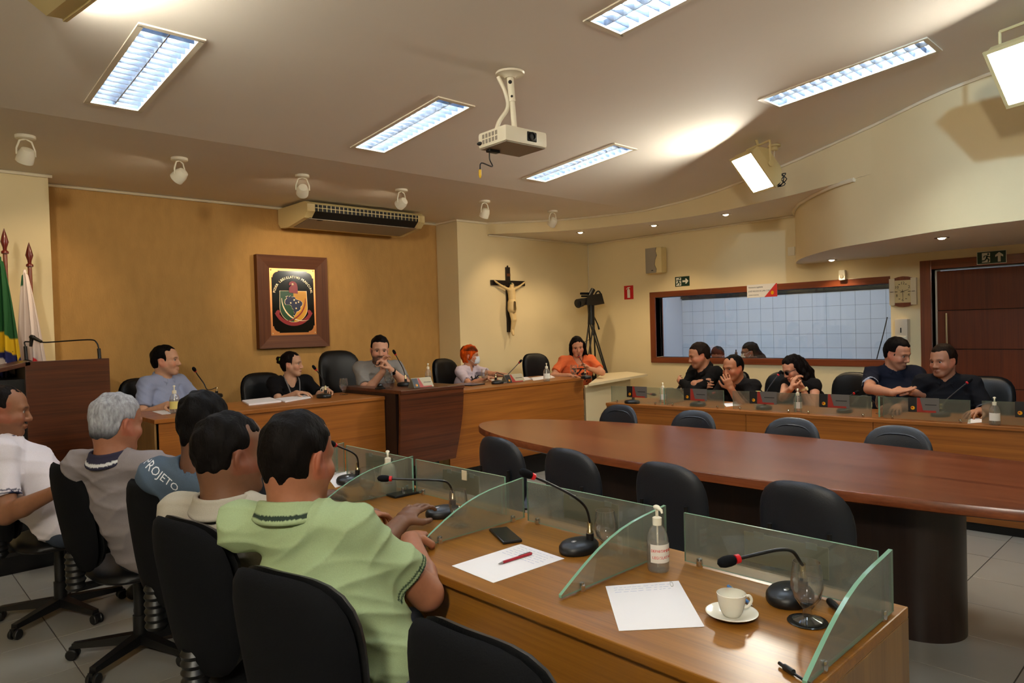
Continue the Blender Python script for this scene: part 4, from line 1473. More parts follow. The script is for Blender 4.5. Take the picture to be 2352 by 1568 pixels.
for nm, a, L_, w_ in (('hour_hand', math.radians(18), .062, .0035), ('minute_hand', math.radians(-88), .075, .0025), ('second_hand', math.radians(152), .065, .0012)):
    dx, dy = math.cos(a), math.sin(a)
    MB().prism([(-dx * .02 - dy * w_, -dy * .02 + dx * w_), (-dx * .02 + dy * w_, -dy * .02 - dx * w_), (dx * L_ + dy * w_ * .4, dy * L_ - dx * w_ * .4), (dx * L_ - dy * w_ * .4, dy * L_ + dx * w_ * .4)], .040, .0412, M=MS).build(nm, 'clock_ink', t)

# ---- soap dispenser
c = (pX(2062, 733, XD) + pX(2092, 785, XD)) / 2
t = T('soap_dispenser', 'cream wall soap dispenser below the clock', 'dispenser', (XD, c.y, c.z))
MB().bbox((-.10, -.06, -.12), (0, .06, .12), .015).build('dispenser_body', 'dispenser', t, smooth=50)
MB().bbox((-.112, -.05, -.115), (-.098, .05, -.055), .006).build('push_lever', 'white_plastic', t)
MB().bbox((-.104, -.005, -.02), (-.099, .005, .03), .001).build('level_window', 'dark_slot', t)
MB().box((-.07, -.02, -.135), (-.03, .02, -.12)).build('nozzle', 'dark_slot', t)

# ---- lectern at the left, two gooseneck microphones
Dl = 5.0
la = pY(57, 829, 5.75)
lb = pY(251, 824, 5.75)
la.z = lb.z = (la.z + lb.z) / 2
Dl = (lb - Vector(CP)).dot(Vector(_fw))
ldir = Vector((lb.x - la.x, lb.y - la.y, 0)).normalized()
lw = (lb - la).length
lnr = Vector((ldir.y, -ldir.x, 0))
if lnr.dot(Vector((_fw[0], _fw[1], 0))) > 0:
    lnr = -lnr
lt = T('lectern', 'dark wooden lectern at the left with a sloping reading board', 'lectern', (la.x, la.y, .19))
ML = frameM((0, 0, 0), ldir, -lnr, (0, 0, 1))
hz = la.z - .19
MB().bbox((0, 0, 0), (lw, .03, hz), .003, M=ML).build('front_panel', 'wood_dark_x', lt)
MB().bbox((0, .03, 0), (.03, .42, hz - .02), .003, M=ML).build('side_panel', 'wood_dark_z', lt)
MB().bbox((lw - .03, .03, 0), (lw, .42, hz - .02), .003, M=ML).build('side_panel', 'wood_dark_z', lt)
MB().bbox((-.30, .0, -.03), (.03, .44, 0), .003, M=ML @ Matrix.Translation((.0, 0, hz - .002)) @ Matrix.Rotation(-.22, 4, 'Y')).build('reading_board', 'wood_dark_x', lt)
MB().bbox((.03, .03, -.03), (lw - .03, .42, 0), .003, M=ML @ Matrix.Translation((0, 0, hz - .03))).build('top_shelf', 'wood_dark_x', lt)
MB().box((-.24, .06, 0), (-.0, .40, hz - .12), M=ML).build('inner_cabinet', 'black_plastic', lt)
for (bx_, pts, lab) in ((.035, [(61, 826), (58, 795), (57, 785), (72, 784), (73, 774)], 'short gooseneck microphone at the left end of the lectern'),
                        (lw - .06, [(229, 823), (227, 800), (222, 787), (208, 780), (150, 783), (104, 786), (92, 783), (76, 775)], 'long black gooseneck microphone bent over the lectern')):
    W = [Vector(CP + ray(px, py) / F_PX * (Dl + .03)) for px, py in pts]
    t = T('microphone', lab, 'microphone', W[0] + Vector((0, 0, -.01)))
    q = [p - t.location for p in W]
    MB().lathe([(.035, -.006), (.035, .0), (.02, .008), (.012, .012)], 14).build('base', 'black_plastic', t, smooth=50)
    MB().tube([(0, 0, 0), q[1]], .012, 8).build('stem', 'black_plastic', t, smooth=50)
    MB().tube(smooth_path(q[1:]), .005, 8).build('gooseneck', 'black_plastic', t, smooth=60)
    e, e0 = q[-1], q[-2]
    dd = (e - e0).normalized()
    MB().ball(e, .018, 10).tube([e - dd * .07, e - dd * .01], [.010, .014], 10).build('capsule', 'black_plastic', t, smooth=60)


# ---- flags on poles
def flag(tip, D, h_top, lab, colour, wdt, drift):
    top = Vector(CP + ray(*tip) / F_PX * D)
    t = T('flag', lab, 'flag', (top.x, top.y, .19), group='flags left of the dais')
    H_ = top.z - .19
    MB().lathe([(.12, 0), (.12, .03), (.05, .05), (.02, .08)], 20).build('stand_base', 'finial', t, smooth=40)
    MB().tube([(0, 0, .05), (0, 0, H_ - .17)], .014, 10).build('pole', 'wood_red', t, smooth=50)
    MB().lathe([(.014, H_ - .19), (.024, H_ - .185), (.024, H_ - .17), (.012, H_ - .16), (.014, H_ - .14), (.026, H_ - .10), (.016, H_ - .055), (.001, H_)], 12).build('finial', 'finial', t, smooth=50)
    nu, nv = 60, 110
    z_top, z_bot = H_ - .21, .35
    r = Vector((CR[0], CR[1], 0)).normalized()
    f_ = Vector((_fw[0], _fw[1], 0)).normalized()
    vs, cols = [], []
    for j in range(nv + 1):
        s = j / nv
        spread = (.015 + .135 * min(1, s * 1.2) ** .8) * wdt
        for i in range(nu + 1):
            u = i / nu * 2 - 1
            x = u * spread + drift * s
            ph = u * 9 + 2.2 * s
            y = -.055 + .045 * math.sin(ph) * (.25 + s) + .02 * math.sin(ph * 2.3 + 1) * s
            z = z_top + (z_bot - z_top) * s - .05 * abs(u) * (1 - s) ** 2 - .03 * math.cos(ph) * s
            p = r * x + f_ * y
            vs.append((p.x, p.y, z))
            cols.append(colour(u, s))
    fs = [(j * (nu + 1) + i, j * (nu + 1) + i + 1, (j + 1) * (nu + 1) + i + 1, (j + 1) * (nu + 1) + i) for j in range(nv) for i in range(nu)]
    b = MB().add(vs, fs)
    o = b.build('flag_cloth', 'flag', t, smooth=180)
    at = o.data.color_attributes.new('Col', 'FLOAT_COLOR', 'POINT')
    at.data.foreach_set('color', np.array(cols, dtype=np.float32).ravel())
    so = o.modifiers.new('thick', 'SOLIDIFY')
    so.thickness = .003
    return t


GR, YE, BL, WH, RE = srgb(24, 84, 42), srgb(222, 182, 22), srgb(22, 30, 92), srgb(226, 212, 208), srgb(205, 20, 28)


def br_cols(u, s):
    if s < .345 + .035 * u:
        return YE if (u < -.55 and s < .16) else GR
    if ((u - .15) / .95) ** 2 + ((s - .54) / .115) ** 2 < 1:
        return WH if abs(s - .485 - .055 * u) < .017 else BL
    return YE if s < .76 else GR


def mg_cols(u, s):
    if s < .06 and u < -.2:
        return srgb(40, 90, 60)
    d = ((u - .25) / .55) ** 2 + ((s - .49) / .05) ** 2
    return RE if d < 1 else WH


flag((9, 524), 5.1, 0, 'green and yellow national flag on a pole at the left edge', br_cols, 1.25, -.01)
flag((66, 556), 5.28, 0, 'white flag with a red emblem on a pole beside the brown wall', mg_cols, 1.0, .06)
FLAG1 = bpy.data.objects['flag']

# ---- video camera on tripod
Yt = 6.15
cbase = pY(1357, 742, Yt)
tri = T('tripod', 'tall black tripod in the corner behind the cream table', 'tripod', (cbase.x, cbase.y, .19))
q = lambda x, y, dy=0: pY(x, y, Yt + dy) - tri.location
ap = q(1358, 742)
MB().tube([q(1357, 700), q(1358, 720), q(1358, 745)], [.05, .045, .05], 12).build('tripod_head', 'black_plastic', tri, smooth=50)
for (fx, fy, dy), mid in (((1338, 885, -.1), None), ((1366, 885, .25), None), ((1402, 885, -.25), None)):
    f_ = q(fx, fy, dy)
    dirn = (f_ - ap).normalized()
    Lk = -(ap.z) / dirn.z
    ft = ap + dirn * Lk
    s = dirn.cross(Vector((0, 0, 1))).normalized() * .022
    lg = MB()
    for k in (-1, 1):
        lg.tube([ap + s * k * 1.6, ap.lerp(ft, .62) + s * k], .011, 6)
    lg.tube([ap.lerp(ft, .56), ap.lerp(ft, .64)], .022, 8)
    lg.tube([ap.lerp(ft, .6), ft], .010, 6)
    lg.build('leg', 'black_plastic', tri, smooth=50)
MB().tube([q(1362, 722), q(1373, 745), q(1376, 756)], [.008, .009, .013], 8).build('pan_handle', 'black_plastic', tri, smooth=50)
MB().tube(smooth_path([q(1343, 785), q(1355, 778), q(1362, 768)]), .004, 6).build('cable', 'black_plastic', tri, smooth=50)
vc = T('video_camera', 'black shoulder video camera on the tripod', 'camera', pY(1357, 690, Yt))
rr_ = Vector((1, 0, 0))
v = lambda x, y, dy=0: pY(x, y, Yt + dy) - vc.location


VD = pY(1357, 690, Yt) - Vector(CP)
VD.z = 0
VD.normalize()


def slab(poly, dy0, dy1):
    b = MB()
    n_ = len(poly)
    pts = [pY(x, y, Yt) - vc.location for x, y in poly]
    vs = [p + VD * dy0 for p in pts] + [p + VD * dy1 for p in pts]
    b.add(vs, [tuple(range(n_)), tuple(range(2 * n_ - 1, n_ - 1, -1))] + [(k, n_ + k, n_ + (k + 1) % n_, (k + 1) % n_) for k in range(n_)])
    return b


slab([(1349, 679), (1382, 674), (1388, 697), (1366, 701), (1347, 700)], -.09, .09).build('camera_body', 'black_plastic', vc)
MB().tube([v(1352, 691), v(1340, 693), v(1338, 693.5), v(1327, 697)], [.05, .05, .055, .062], 14).build('lens', 'black_plastic', vc, smooth=40)
slab([(1326, 688), (1338, 687), (1340, 703), (1327, 705)], -.075, .075).build('lens_hood', 'black_plastic', vc)
MB().tube([v(1353, 681), v(1362, 665)], [.03, .034], 10).build('viewfinder', 'black_plastic', vc, smooth=40)
MB().tube([v(1334, 674), v(1352, 674)], .016, 8).tube([v(1336, 680), v(1350, 680)], .012, 8).build('microphone', 'black_fabric', vc, smooth=40)
MB().tube(smooth_path([v(1366, 680), v(1370, 671), v(1376, 669), v(1381, 678)]), .011, 8).build('carry_handle', 'black_plastic', vc, smooth=50)


# ================================================================== DESK ITEMS
def mic(lab, base, path, red=True, group=None, r_head=.013, base_s=1.0):
    """base: (px, py, z of the desk) ; path: world points from the stem to the head"""
    b = base
    t = T('microphone', lab, 'microphone', b, group=group or 'gooseneck desk microphones')
    e, e0 = path[-1] - b, path[-2] - b
    d = Vector((e.x, e.y, 0)).normalized() if Vector((e.x, e.y, 0)).length > .02 else Vector((1, 0, 0))
    Mb = frameM((0, 0, 0), d, Vector((-d.y, d.x, 0)), (0, 0, 1))
    s = base_s
    prof = [(.066 * s, .0), (.070 * s, .006), (.070 * s, .020), (.062 * s, .030), (.03 * s, .036), (.001, .037)]
    MB().lathe(prof, 24, M=Mb @ Matrix.Diagonal((1.1, .82, 1, 1))).build('base', 'black_plastic', t, smooth=50)
    MB().ball(Mb @ Vector((.025 * s, 0, .036)), (.012, .008, .003), 8).build('button', 'steel', t, smooth=60)
    st = path[0] - b
    MB().tube([(st.x, st.y, .02), (st.x, st.y, .055)], .013, 10).build('stem_socket', 'black_plastic', t, smooth=50)
    MB().tube([(st.x, st.y, .055), (st.x, st.y, .062), (st.x, st.y, .066), (st.x, st.y, .09), (st.x, st.y, .094)], [.011, .011, .008, .008, .006], 10).build('connector', 'brass_ring', t, smooth=40)
    pts = [Vector((st.x, st.y, .088))] + [p - b for p in path[1:]]
    sp = smooth_path(pts)
    MB().tube(sp, .0042, 8).build('gooseneck', 'black_plastic', t, smooth=60)
    dd = (sp[-1] - sp[-2]).normalized()
    e = sp[-1]
    if red:
        MB().tube([e - dd * .010, e - dd * .009, e + dd * .001, e + dd * .002], [.005, .0105, .0105, .006], 12).build('red_ring', 'red_plastic', t, smooth=50)
    Mh = frameM(e, *(lambda a: (a, dd.cross(a), dd))(dd.orthogonal().normalized()))
    MB().lathe([(.006, .0), (r_head * .9, .006), (r_head, .016), (r_head, .03), (r_head * .75, .042), (.001, .048)], 14, M=Mh).build('windscreen', 'black_fabric', t, smooth=60)
    return t


def wpath(pts, Xa, Xb):
    n_ = len(pts) - 1
    return [pX(x, y, Xa + (Xb - Xa) * i / n_) for i, (x, y) in enumerate(pts)]


ZT = .7505
mic('black desk microphone on the near desk beside the water glass and coaster', pz(1815, 1378, ZT), [pz(1845, 1372, ZT)] + wpath([(1838, 1290), (1820, 1266), (1790, 1262), (1740, 1272), (1690, 1284)], 1.66, 1.46))
mic('black desk microphone on the near desk beside the red pen sheet', pz(1330, 1264, ZT), [pz(1356, 1262, ZT)] + wpath([(1354, 1195), (1345, 1165), (1318, 1140), (1265, 1112), (1222, 1093)], 1.74, 1.50))
mic('black desk microphone on the near desk in front of the green shirted man', pz(1018, 1183, ZT), [pz(1041, 1178, ZT)] + wpath([(1040, 1130), (1030, 1110), (1008, 1103), (950, 1101), (895, 1099)], 1.70, 1.45))
mic('black desk microphone on the near desk between the two seated men', pz(800, 1108, ZT), [pz(822, 1104, ZT)] + wpath([(823, 1072), (820, 1050), (808, 1038), (785, 1028), (768, 1021)], 1.74, 1.55))

GL_PROF = [(.036, 0), (.036, .004), (.012, .012), (.010, .028), (.018, .038), (.032, .058), (.0385, .085), (.036, .115), (.032, .145)]
GL_IN = [(.0305, .145), (.0345, .115), (.037, .085), (.030, .060), (.015, .042), (.001, .040)]
ME_GLASS = MB().lathe(GL_PROF + GL_IN, 28).mesh('bowl', 'glassware', 60)


def water_mesh(level):
    pr = [(.001, .0405), (.0148, .0425), (.0296, .060)]
    for r_, z_ in ((.0366, .085), (.0341, .115)):
        if z_ < level:
            pr.append((r_, z_))
    r_ = .0366 if level > .08 else .0335
    pr += [(r_, level), (.001, level + .0003)]
    return MB().lathe(pr, 24).mesh('water', 'water', 60)


ME_COASTER = MB().lathe([(.046, 0), (.048, .002), (.046, .004), (.001, .0035)], 20).mesh('coaster', 'black_gloss', 40)


def goblet(lab, p, level=.09, s=1.0):
    t = T('water_glass', lab, 'glass', p, group='stemmed water glasses')
    t.scale = (s, s, s)
    part('bowl', ME_GLASS, t)
    if level:
        part('water', water_mesh(level), t)
    return t


def coaster(lab, p, s=1.0):
    o = bpy.data.objects.new('coaster', ME_COASTER)
    COL.objects.link(o)
    o.location = p
    o.scale = (s, s, 1)
    return tag(o, lab, 'coaster')


p = pz(1855, 1428, ZT)
coaster('dark round coaster under the nearest water glass', p)
goblet('nearest stemmed water glass, full, on a dark coaster', p + Vector((0, 0, .004)), .108)
goblet('stemmed glass half full behind the fin near the red pen', pz(1392, 1268, ZT), .078, .95)
goblet('stemmed glass behind the fin beside the green shirted man', pz(1054, 1207, ZT), .06, .95)
goblet('stemmed glass beside the white bottle on the near desk', pz(845, 1143, ZT), .06, .95)


def pump_bottle(lab, p, h=.19, r=.034, clear=True, label=None, lab_col='label_white', yaw=0.0, fill=.6):
    t = T('pump_bottle', lab, 'bottle', p, yaw, group='pump bottles of hand sanitizer')
    bh = h * .70
    body = [(r * .93, 0), (r, .007), (r, bh * .60), (r * .97, bh * .70), (r * .87, bh * .82), (r * .66, bh * .93), (r * .42, bh), (r * .40, bh + .005)]
    MB().lathe(body, 24).build('bottle_body', 'pet_clear' if clear else 'white_plastic', t, smooth=50)
    if clear and fill:
        MB().lathe([(r * .86, .003), (r * .95, .008), (r * .95, bh * fill), (.001, bh * fill)], 20).build('gel', 'gel', t, smooth=50)
        MB().tube([(0, 0, .01), (0, 0, bh)], .003, 6).build('dip_tube', 'white_plastic', t)
    MB().lathe([(r * .42, bh), (r * .42, bh + .022), (r * .30, bh + .024), (r * .14, bh + .026), (r * .14, bh + .045)], 16).build('collar', 'white_plastic', t, smooth=40)
    MB().ball((0, 0, h - .006), (.016, .010, .007), 10).tube([(0.0, 0, h - .006), (.030, 0, h - .008), (.034, 0, h - .016)], [.006, .0045, .003], 8).build('pump_head', 'white_plastic', t, smooth=50)
    if label:
        z0, z1 = bh * .22, bh * .62
        vs, fs = [], []
        for k in range(13):
            a = -1.15 + 2.3 * k / 12
            vs += [(r * 1.012 * math.cos(a), r * 1.012 * math.sin(a), z0), (r * 1.012 * math.cos(a), r * 1.012 * math.sin(a), z1)]
        fs = [(2 * k, 2 * k + 2, 2 * k + 3, 2 * k + 1) for k in range(12)]
        lb_ = MB().add(vs, fs).build('label', lab_col, t, smooth=60)
        if isinstance(label, (list, tuple)):
            for i, s_ in enumerate(label):
                nch = len(s_)
                for k, ch in enumerate(s_):
                    if ch == ' ':
                        continue
                    a = (k - (nch - 1) / 2) * .175
                    rr = r * 1.016
                    zc = z1 - (z1 - z0) * (.35 + .36 * i)
                    R3 = Matrix.Rotation(a, 3, 'Z') @ Matrix(((0, 0, 1), (1, 0, 0), (0, 1, 0)))
                    text_part('letter', ch, .0115, 'label_red', lb_, (rr * math.cos(a), rr * math.sin(a), zc), R3.to_euler(), .0002)
    return t


cam_yaw = lambda p: math.atan2(-p.y, -p.x)
p = pz(1512, 1308, ZT)
pump_bottle('clear sanitizer pump bottle with red lettered label on the near desk', p, .195, .033, label=('DEPARTAMENTO', 'LEGISLATIVO'), yaw=cam_yaw(p) + .45)
p = pz(893, 1128, ZT)
pump_bottle('milky white pump bottle behind the glass fin on the near desk', p, .19, .034, clear=False, label=('DEPART', 'LEGISL'), yaw=cam_yaw(p))


def sheet(name, lab, corners, z, th=.0008, m='paper', group=None, lines=0):
    c = sum((pz(x, y, z) for x, y in corners), Vector()) / len(corners)
    t = T(name, lab, 'paper', c, group=group)
    poly = [(pz(x, y, z) - c) for x, y in corners]
    pl_ = [(q.x, q.y) for q in poly]
    a = sum(pl_[i][0] * pl_[(i + 1) % len(pl_)][1] - pl_[(i + 1) % len(pl_)][0] * pl_[i][1] for i in range(len(pl_)))
    if a < 0:
        pl_ = pl_[::-1]
    MB().prism(pl_, 0, th).build('sheet', m, t)
    if lines:
        A, B, D = poly[0], poly[1], poly[3]
        hw_ = MB()
        for k in range(lines):
            v_ = .07 + .055 * k
            u = .1
            while u < .82:
                ln = random.uniform(.03, .09)
                q0 = A + (B - A) * u + (D - A) * v_
                q1 = A + (B - A) * (u + ln) + (D - A) * (v_ + random.uniform(-.006, .006))
                dv = (D - A).normalized() * .0008
                hw_.add([(q0 + dv).to_tuple()[:2] + (th + .0003,), (q1 + dv).to_tuple()[:2] + (th + .0003,), (q1 - dv).to_tuple()[:2] + (th + .0003,), (q0 - dv).to_tuple()[:2] + (th + .0003,)], [(0, 1, 2, 3)])
                u += ln + random.uniform(.01, .04)
        hw_.build('handwriting', 'ink_blue', t)
    return t


sheet('paper_sheet', 'white handwritten sheet in front of the coffee cup', [(1390.7, 1346.3), (1558.6, 1333.8), (1618.6, 1438.9), (1421.6, 1448.9)], ZT, lines=3)
sheet('paper_sheet', 'white handwritten sheet under the red pen', [(1196, 1249.3), (1296.3, 1282.6), (1133.3, 1338.6), (1037.8, 1299.3)], ZT, lines=6)
sheet('paper_sheet', 'white sheet beside the green shirted man, below the far microphone', [(745, 1088), (795, 1082), (842, 1098), (770, 1120)], ZT)
# paper clip on the first sheet
tag(MB().tube(smooth_path([pz(1539, 1338, ZT + .002), pz(1541, 1345, ZT + .002), pz(1546, 1345, ZT + .002), pz(1544, 1337, ZT + .002), pz(1538, 1336, ZT + .003)], 4), .0007, 5).build('paper_clip', 'steel'), 'small wire paper clip on the top edge of the nearest sheet', 'paper clip')


def pen(lab, a, b, z, m, tip='steel'):
    A, B = pz(*a, z), pz(*b, z)
    t = T('pen', lab, 'pen', A)
    d = B - A
    MB().tube([d * .0, d * .12], [.0012, .0042], 10).build('tip', tip, t, smooth=50)
    MB().tube([d * .12, d * .9, d * .98, d], [.0045, .005, .005, .0035], 10).build('barrel', m, t, smooth=50)
    MB().tube([d * .6 + Vector((0, 0, .006)), d * .95 + Vector((0, 0, .006))], .0012, 6).build('clip', 'steel', t)


pen('red ballpoint pen lying on the white sheet', (1145, 1294), (1221, 1270), ZT + .006, 'pen_red')
pen('pale blue pen lying behind the coffee cup', (1728, 1390), (1672, 1345), ZT + .005, 'blue_pen')

# cup and saucer
p = pz(1681, 1418, ZT)
sa = T('saucer', 'white porcelain saucer under the coffee cup', 'saucer', p)
MB().lathe([(.032, 0), (.034, .003), (.062, .014), (.064, .016), (.060, .0165), (.034, .007), (.001, .006)], 32).build('dish', 'porcelain', sa, smooth=60)
cu = T('coffee_cup', 'small white porcelain coffee cup on its saucer', 'cup', p + Vector((0, 0, .0062)))
MB().lathe([(.020, 0), (.022, .003), (.027, .012), (.033, .035), (.036, .056), (.0345, .057), (.0315, .036), (.024, .010), (.001, .007)], 32).build('cup_body', 'porcelain', cu, smooth=60)
hx = Vector((CR[0], CR[1], 0)).normalized() + Vector((_fw[0], _fw[1], 0)) * .1
MB().tube(smooth_path([hx * .031 + Vector((0, 0, .044)), hx * .046 + Vector((0, 0, .046)), hx * .052 + Vector((0, 0, .034)), hx * .043 + Vector((0, 0, .02)), hx * .028 + Vector((0, 0, .016))]), .0038, 8).build('handle', 'porcelain', cu, smooth=60)
MB().lathe([(.001, .011), (.0245, .0115)], 20).build('coffee', 'coffee', cu)


def phone(lab, corners, z):
    c = sum((pz(x, y, z) for x, y in corners), Vector()) / 4
    P4 = [pz(x, y, z) - c for x, y in corners]
    ux = ((P4[1] - P4[0]) + (P4[2] - P4[3])) / 2
    uy = ((P4[3] - P4[0]) + (P4[2] - P4[1])) / 2
    L_, W_ = ux.length, uy.length
    t = T('smartphone', lab, 'phone', c)
    e1 = ux.normalized()
    e2 = Vector((-e1.y, e1.x, 0))
    Mp = frameM((0, 0, 0), e1, e2, (0, 0, 1))
    MB().bbox((-L_ / 2, -W_ / 2, 0), (L_ / 2, W_ / 2, .010), .0045, M=Mp).build('case', 'black_plastic', t, smooth=40)
    MB().bbox((-L_ / 2 + .004, -W_ / 2 + .004, .0095), (L_ / 2 - .004, W_ / 2 - .004, .0106), .0004, M=Mp).build('screen', 'black_gloss', t)


phone('black smartphone above the red pen sheet', [(1127, 1219), (1169, 1214), (1196, 1245), (1151, 1251)], ZT)
phone('flat black smartphone between the glass fins', [(889, 1138), (957, 1124), (972, 1131), (904, 1146)], ZT)
tag(MB().tube([pz(1905, 1380, ZT + .012), pz(1912, 1386, ZT + .012), pz(1926, 1398, ZT + .01), pz(1950, 1420, ZT + .008)], [.009, .010, .007, .003], 10).build('cable_connector', 'black_plastic', smooth=50), 'black cable connector behind the nearest water glass', 'connector')
tag(MB().tube([pz(1790, 1522, ZT + .006), pz(1800, 1530, ZT + .006), pz(1802, 1531, ZT + .007), pz(1822, 1544, ZT + .007), pz(1826, 1548, ZT + .005), pz(1860, 1570, ZT + .004)], [.004, .004, .007, .007, .003, .003], 10).build('cable_plug', 'black_plastic', smooth=50), 'small black cable plug near the desk corner', 'connector')
tag(MB().box((1.842, 2.245, .86), (1.8455, 2.275, .90)).build('sticker', 'sheet_back'), 'pale paper sticker on the third glass screen', 'sticker')
for k, (ya, yb, lab) in enumerate(((.765, 1.005, 'nearest glass screen'), (1.46, 1.71, 'second glass screen'), (2.18, 2.42, 'third glass screen'), (2.80, 3.05, 'fourth glass screen'))):
    t = T('name_sheet', 'back of a name sheet behind the ' + lab, 'name card', (1.8565, ya, .80), group='name sheets on the near glass screens')
    MB().box((0, 0, 0), (.001, yb - ya, .085)).build('sheet', 'sheet_back', t)
    tp_ = MB()
    for y_ in (.03, yb - ya - .06):
        tp_.box((-.0006, y_, .072), (0, y_ + .03, .09))
    tp_.build('tape', 'label_white', t)

# ---- dais items
Z_L, Z_C, Z_R = DZ1 + .0005, 1.0005, .9255
mic('slim black microphone on the left raised desk before the blue shirted man', pz(498, 912, Z_L), [pz(498, 912, Z_L)] + [pY(x, y, 5.45 - .05 * i) for i, (x, y) in enumerate(((478, 895), (468, 880), (455, 862), (448, 851)))], base_s=.9)
mic('black microphone on the left raised desk before the woman in black', pz(744, 913, Z_L), [pz(748, 910, Z_L)] + [pY(x, y, pz(748, 910, Z_L).y) for x, y in ((747, 885), (743, 873), (733, 858), (725, 848))], base_s=.95)
mic('black microphone on the central desk', pz(930, 886, Z_C), [pz(932, 884, Z_C)] + [pY(x, y, pz(932, 884, Z_C).y) for x, y in ((930, 860), (925, 845), (915, 826), (908, 813))], base_s=.95)
mic('black microphone with an S bend on the right raised desk', pz(1143, 881, Z_R), [pz(1139, 879, Z_R)] + [pY(x, y, pz(1139, 879, Z_R).y) for x, y in ((1137, 862), (1141, 856), (1152, 859), (1163, 862), (1175, 851), (1193, 832))], base_s=1.0)
bm_ = pz(1346, 869, Z_R)
Db_ = (bm_ - Vector(CP)).dot(Vector(_fw))
mic('black microphone held to the mouth of the woman in orange', bm_, [pz(1344, 868, Z_R)] + [Vector(CP + ray(x, y) / F_PX * (Db_ + (8.28 - Db_) * k)) for x, y, k in ((1344, 850, .1), (1341, 838, .4), (1335, 828, .75), (1330, 819, 1.0))], base_s=1.0)
sheet('paper_stack', 'stack of white papers on the left raised desk', [(556, 922), (620, 915), (646, 923), (572, 931)], Z_L, .012)
sheet('paper_stack', 'open white papers in front of the woman in black', [(633, 917), (700, 909), (714, 914), (655, 924)], Z_L, .010)
sheet('paper_sheet', 'small white paper in front of the blue shirted man', [(350, 945), (380, 941), (392, 950), (372, 952)], Z_L, .002)
sheet('paper_stack', 'loose papers on the right raised desk between two name cards', [(1120, 873), (1210, 866), (1225, 871), (1150, 881)], Z_R, .004)
sheet('paper_stack', 'loose papers on the right raised desk beside the pump bottle', [(1215, 868), (1265, 862), (1275, 867), (1225, 874)], Z_R, .004)
p = pz(402, 948, Z_L)
pump_bottle('clear pump bottle with pale yellow label on the left raised desk', p, .20, .036, label=True, lab_col='label_yellow' if 'label_yellow' in MATS else 'label_white', yaw=cam_yaw(p), fill=.7)
p = pz(984, 878, Z_C)
pump_bottle('small clear pump bottle behind the name card on the central desk', p, .18, .03, yaw=cam_yaw(p), fill=.5)
p = pz(1256, 875, Z_R)
pump_bottle('clear pump bottle on the right raised desk near the woman in orange', p, .19, .036, label=True, yaw=cam_yaw(p), fill=.55)
goblet('stemmed glass at the right end of the left raised desk', pz(790, 906, Z_L), .075)
goblet('stemmed glass on the central desk in front of the grey shirted man', pz(893, 891, Z_C), .06)
goblet('stemmed glass beside the red haired woman', pz(1113, 878, Z_R), .05)
goblet('stemmed glass in front of the woman in orange', pz(1318, 868, Z_R), .06)
t = T('espresso_cup', 'small white cup behind the microphone on the left raised desk', 'cup', pz(747, 902, Z_L))
MB().lathe([(.02, 0), (.03, .03), (.033, .055), (.031, .056), (.026, .03), (.001, .008)], 20).build('cup_body', 'porcelain', t, smooth=60)
MB().tube(smooth_path([(-.03, 0, .045), (-.045, 0, .04), (-.042, 0, .02), (-.026, 0, .016)]), .0035, 6).build('handle', 'porcelain', t, smooth=60)
t = T('conference_puck', 'small black conical device on the central desk', 'device', pz(873, 893, Z_C))
MB().lathe([(.045, 0), (.045, .008), (.03, .018), (.03, .022), (.022, .03), (.022, .034), (.014, .045), (.001, .05)], 18).build('device_body', 'black_gloss', t, smooth=40)
phone('black phone in front of the red haired woman', [(1062, 884), (1092, 880), (1096, 884), (1066, 888)], Z_R)
for (xa, xb, yb), z, lab in (((952, 1001, 892), Z_C, 'standing name card on the central desk'), ((1165, 1208, 880), Z_R, 'standing name card on the right raised desk')):
    a, b_ = pz(xa, yb, z), pz(xb, yb - 4, z)
    b_.y = a.y
    t = T('name_card_stand', lab, 'name card', a, group='name cards on the raised desks')
    MB().add([(0, 0, 0), (b_.x - a.x, 0, 0), (b_.x - a.x, .05, .085), (0, .05, .085), (0, .1, 0), (b_.x - a.x, .1, 0)], [(0, 1, 2, 3), (3, 2, 5, 4)]).build('holder', 'card_light', t)
    name_card(t, frameM((0, -.003, .003), (1, 0, 0), (0, .862, -.507), (0, .507, .862)), b_.x - a.x, .09, True)

# ---- right desk items
Z_D = RZ + .0005


def rmic(lab, base, heads, Xd):
    b_ = pz(*base, Z_D)
    mic(lab, b_, [b_ + Vector((.02, 0, 0))] + [pX(x, y, b_.x + Xd * i / max(1, len(heads) - 1)) for i, (x, y) in enumerate(heads)], base_s=.95)


rmic('microphone behind the leftmost screen of the right desk', (1452, 926), ((1452, 912), (1462, 902), (1480, 903), (1496, 905)), .1)
rmic('microphone behind the screen of the man covering his mouth', (1603, 932), ((1604, 918), (1610, 906), (1622, 900), (1640, 902)), .1)
rmic('microphone pointing at the woman in dark glasses', (1755, 940), ((1756, 918), (1762, 897), (1775, 877), (1788, 860)), .15)
rmic('microphone left of the navy polo man', (1940, 947), ((1932, 928), (1936, 918), (1948, 910), (1962, 903)), .15)
rmic('microphone pointing at the rightmost seated man', (2160, 956), ((2163, 936), (2172, 920), (2195, 900), (2222, 878)), .2)
for px, py, lab, lc_ in ((1523, 924, 'clear pump bottle between the first two screens of the right desk', 'label_white'), (1833, 945, 'clear pump bottle with yellow label before the woman in dark glasses', 'label_white'), (2285, 975, 'pump bottle behind the rightmost screen of the right desk', 'label_white')):
    p = pz(px, py, Z_D)
    pump_bottle(lab, p, .19, .034, label=True, lab_col=lc_, yaw=cam_yaw(p), fill=.5)
t = T('juice_bottle', 'small white bottle with a pale yellow cap behind the third screen', 'bottle', pz(1742, 938, Z_D))
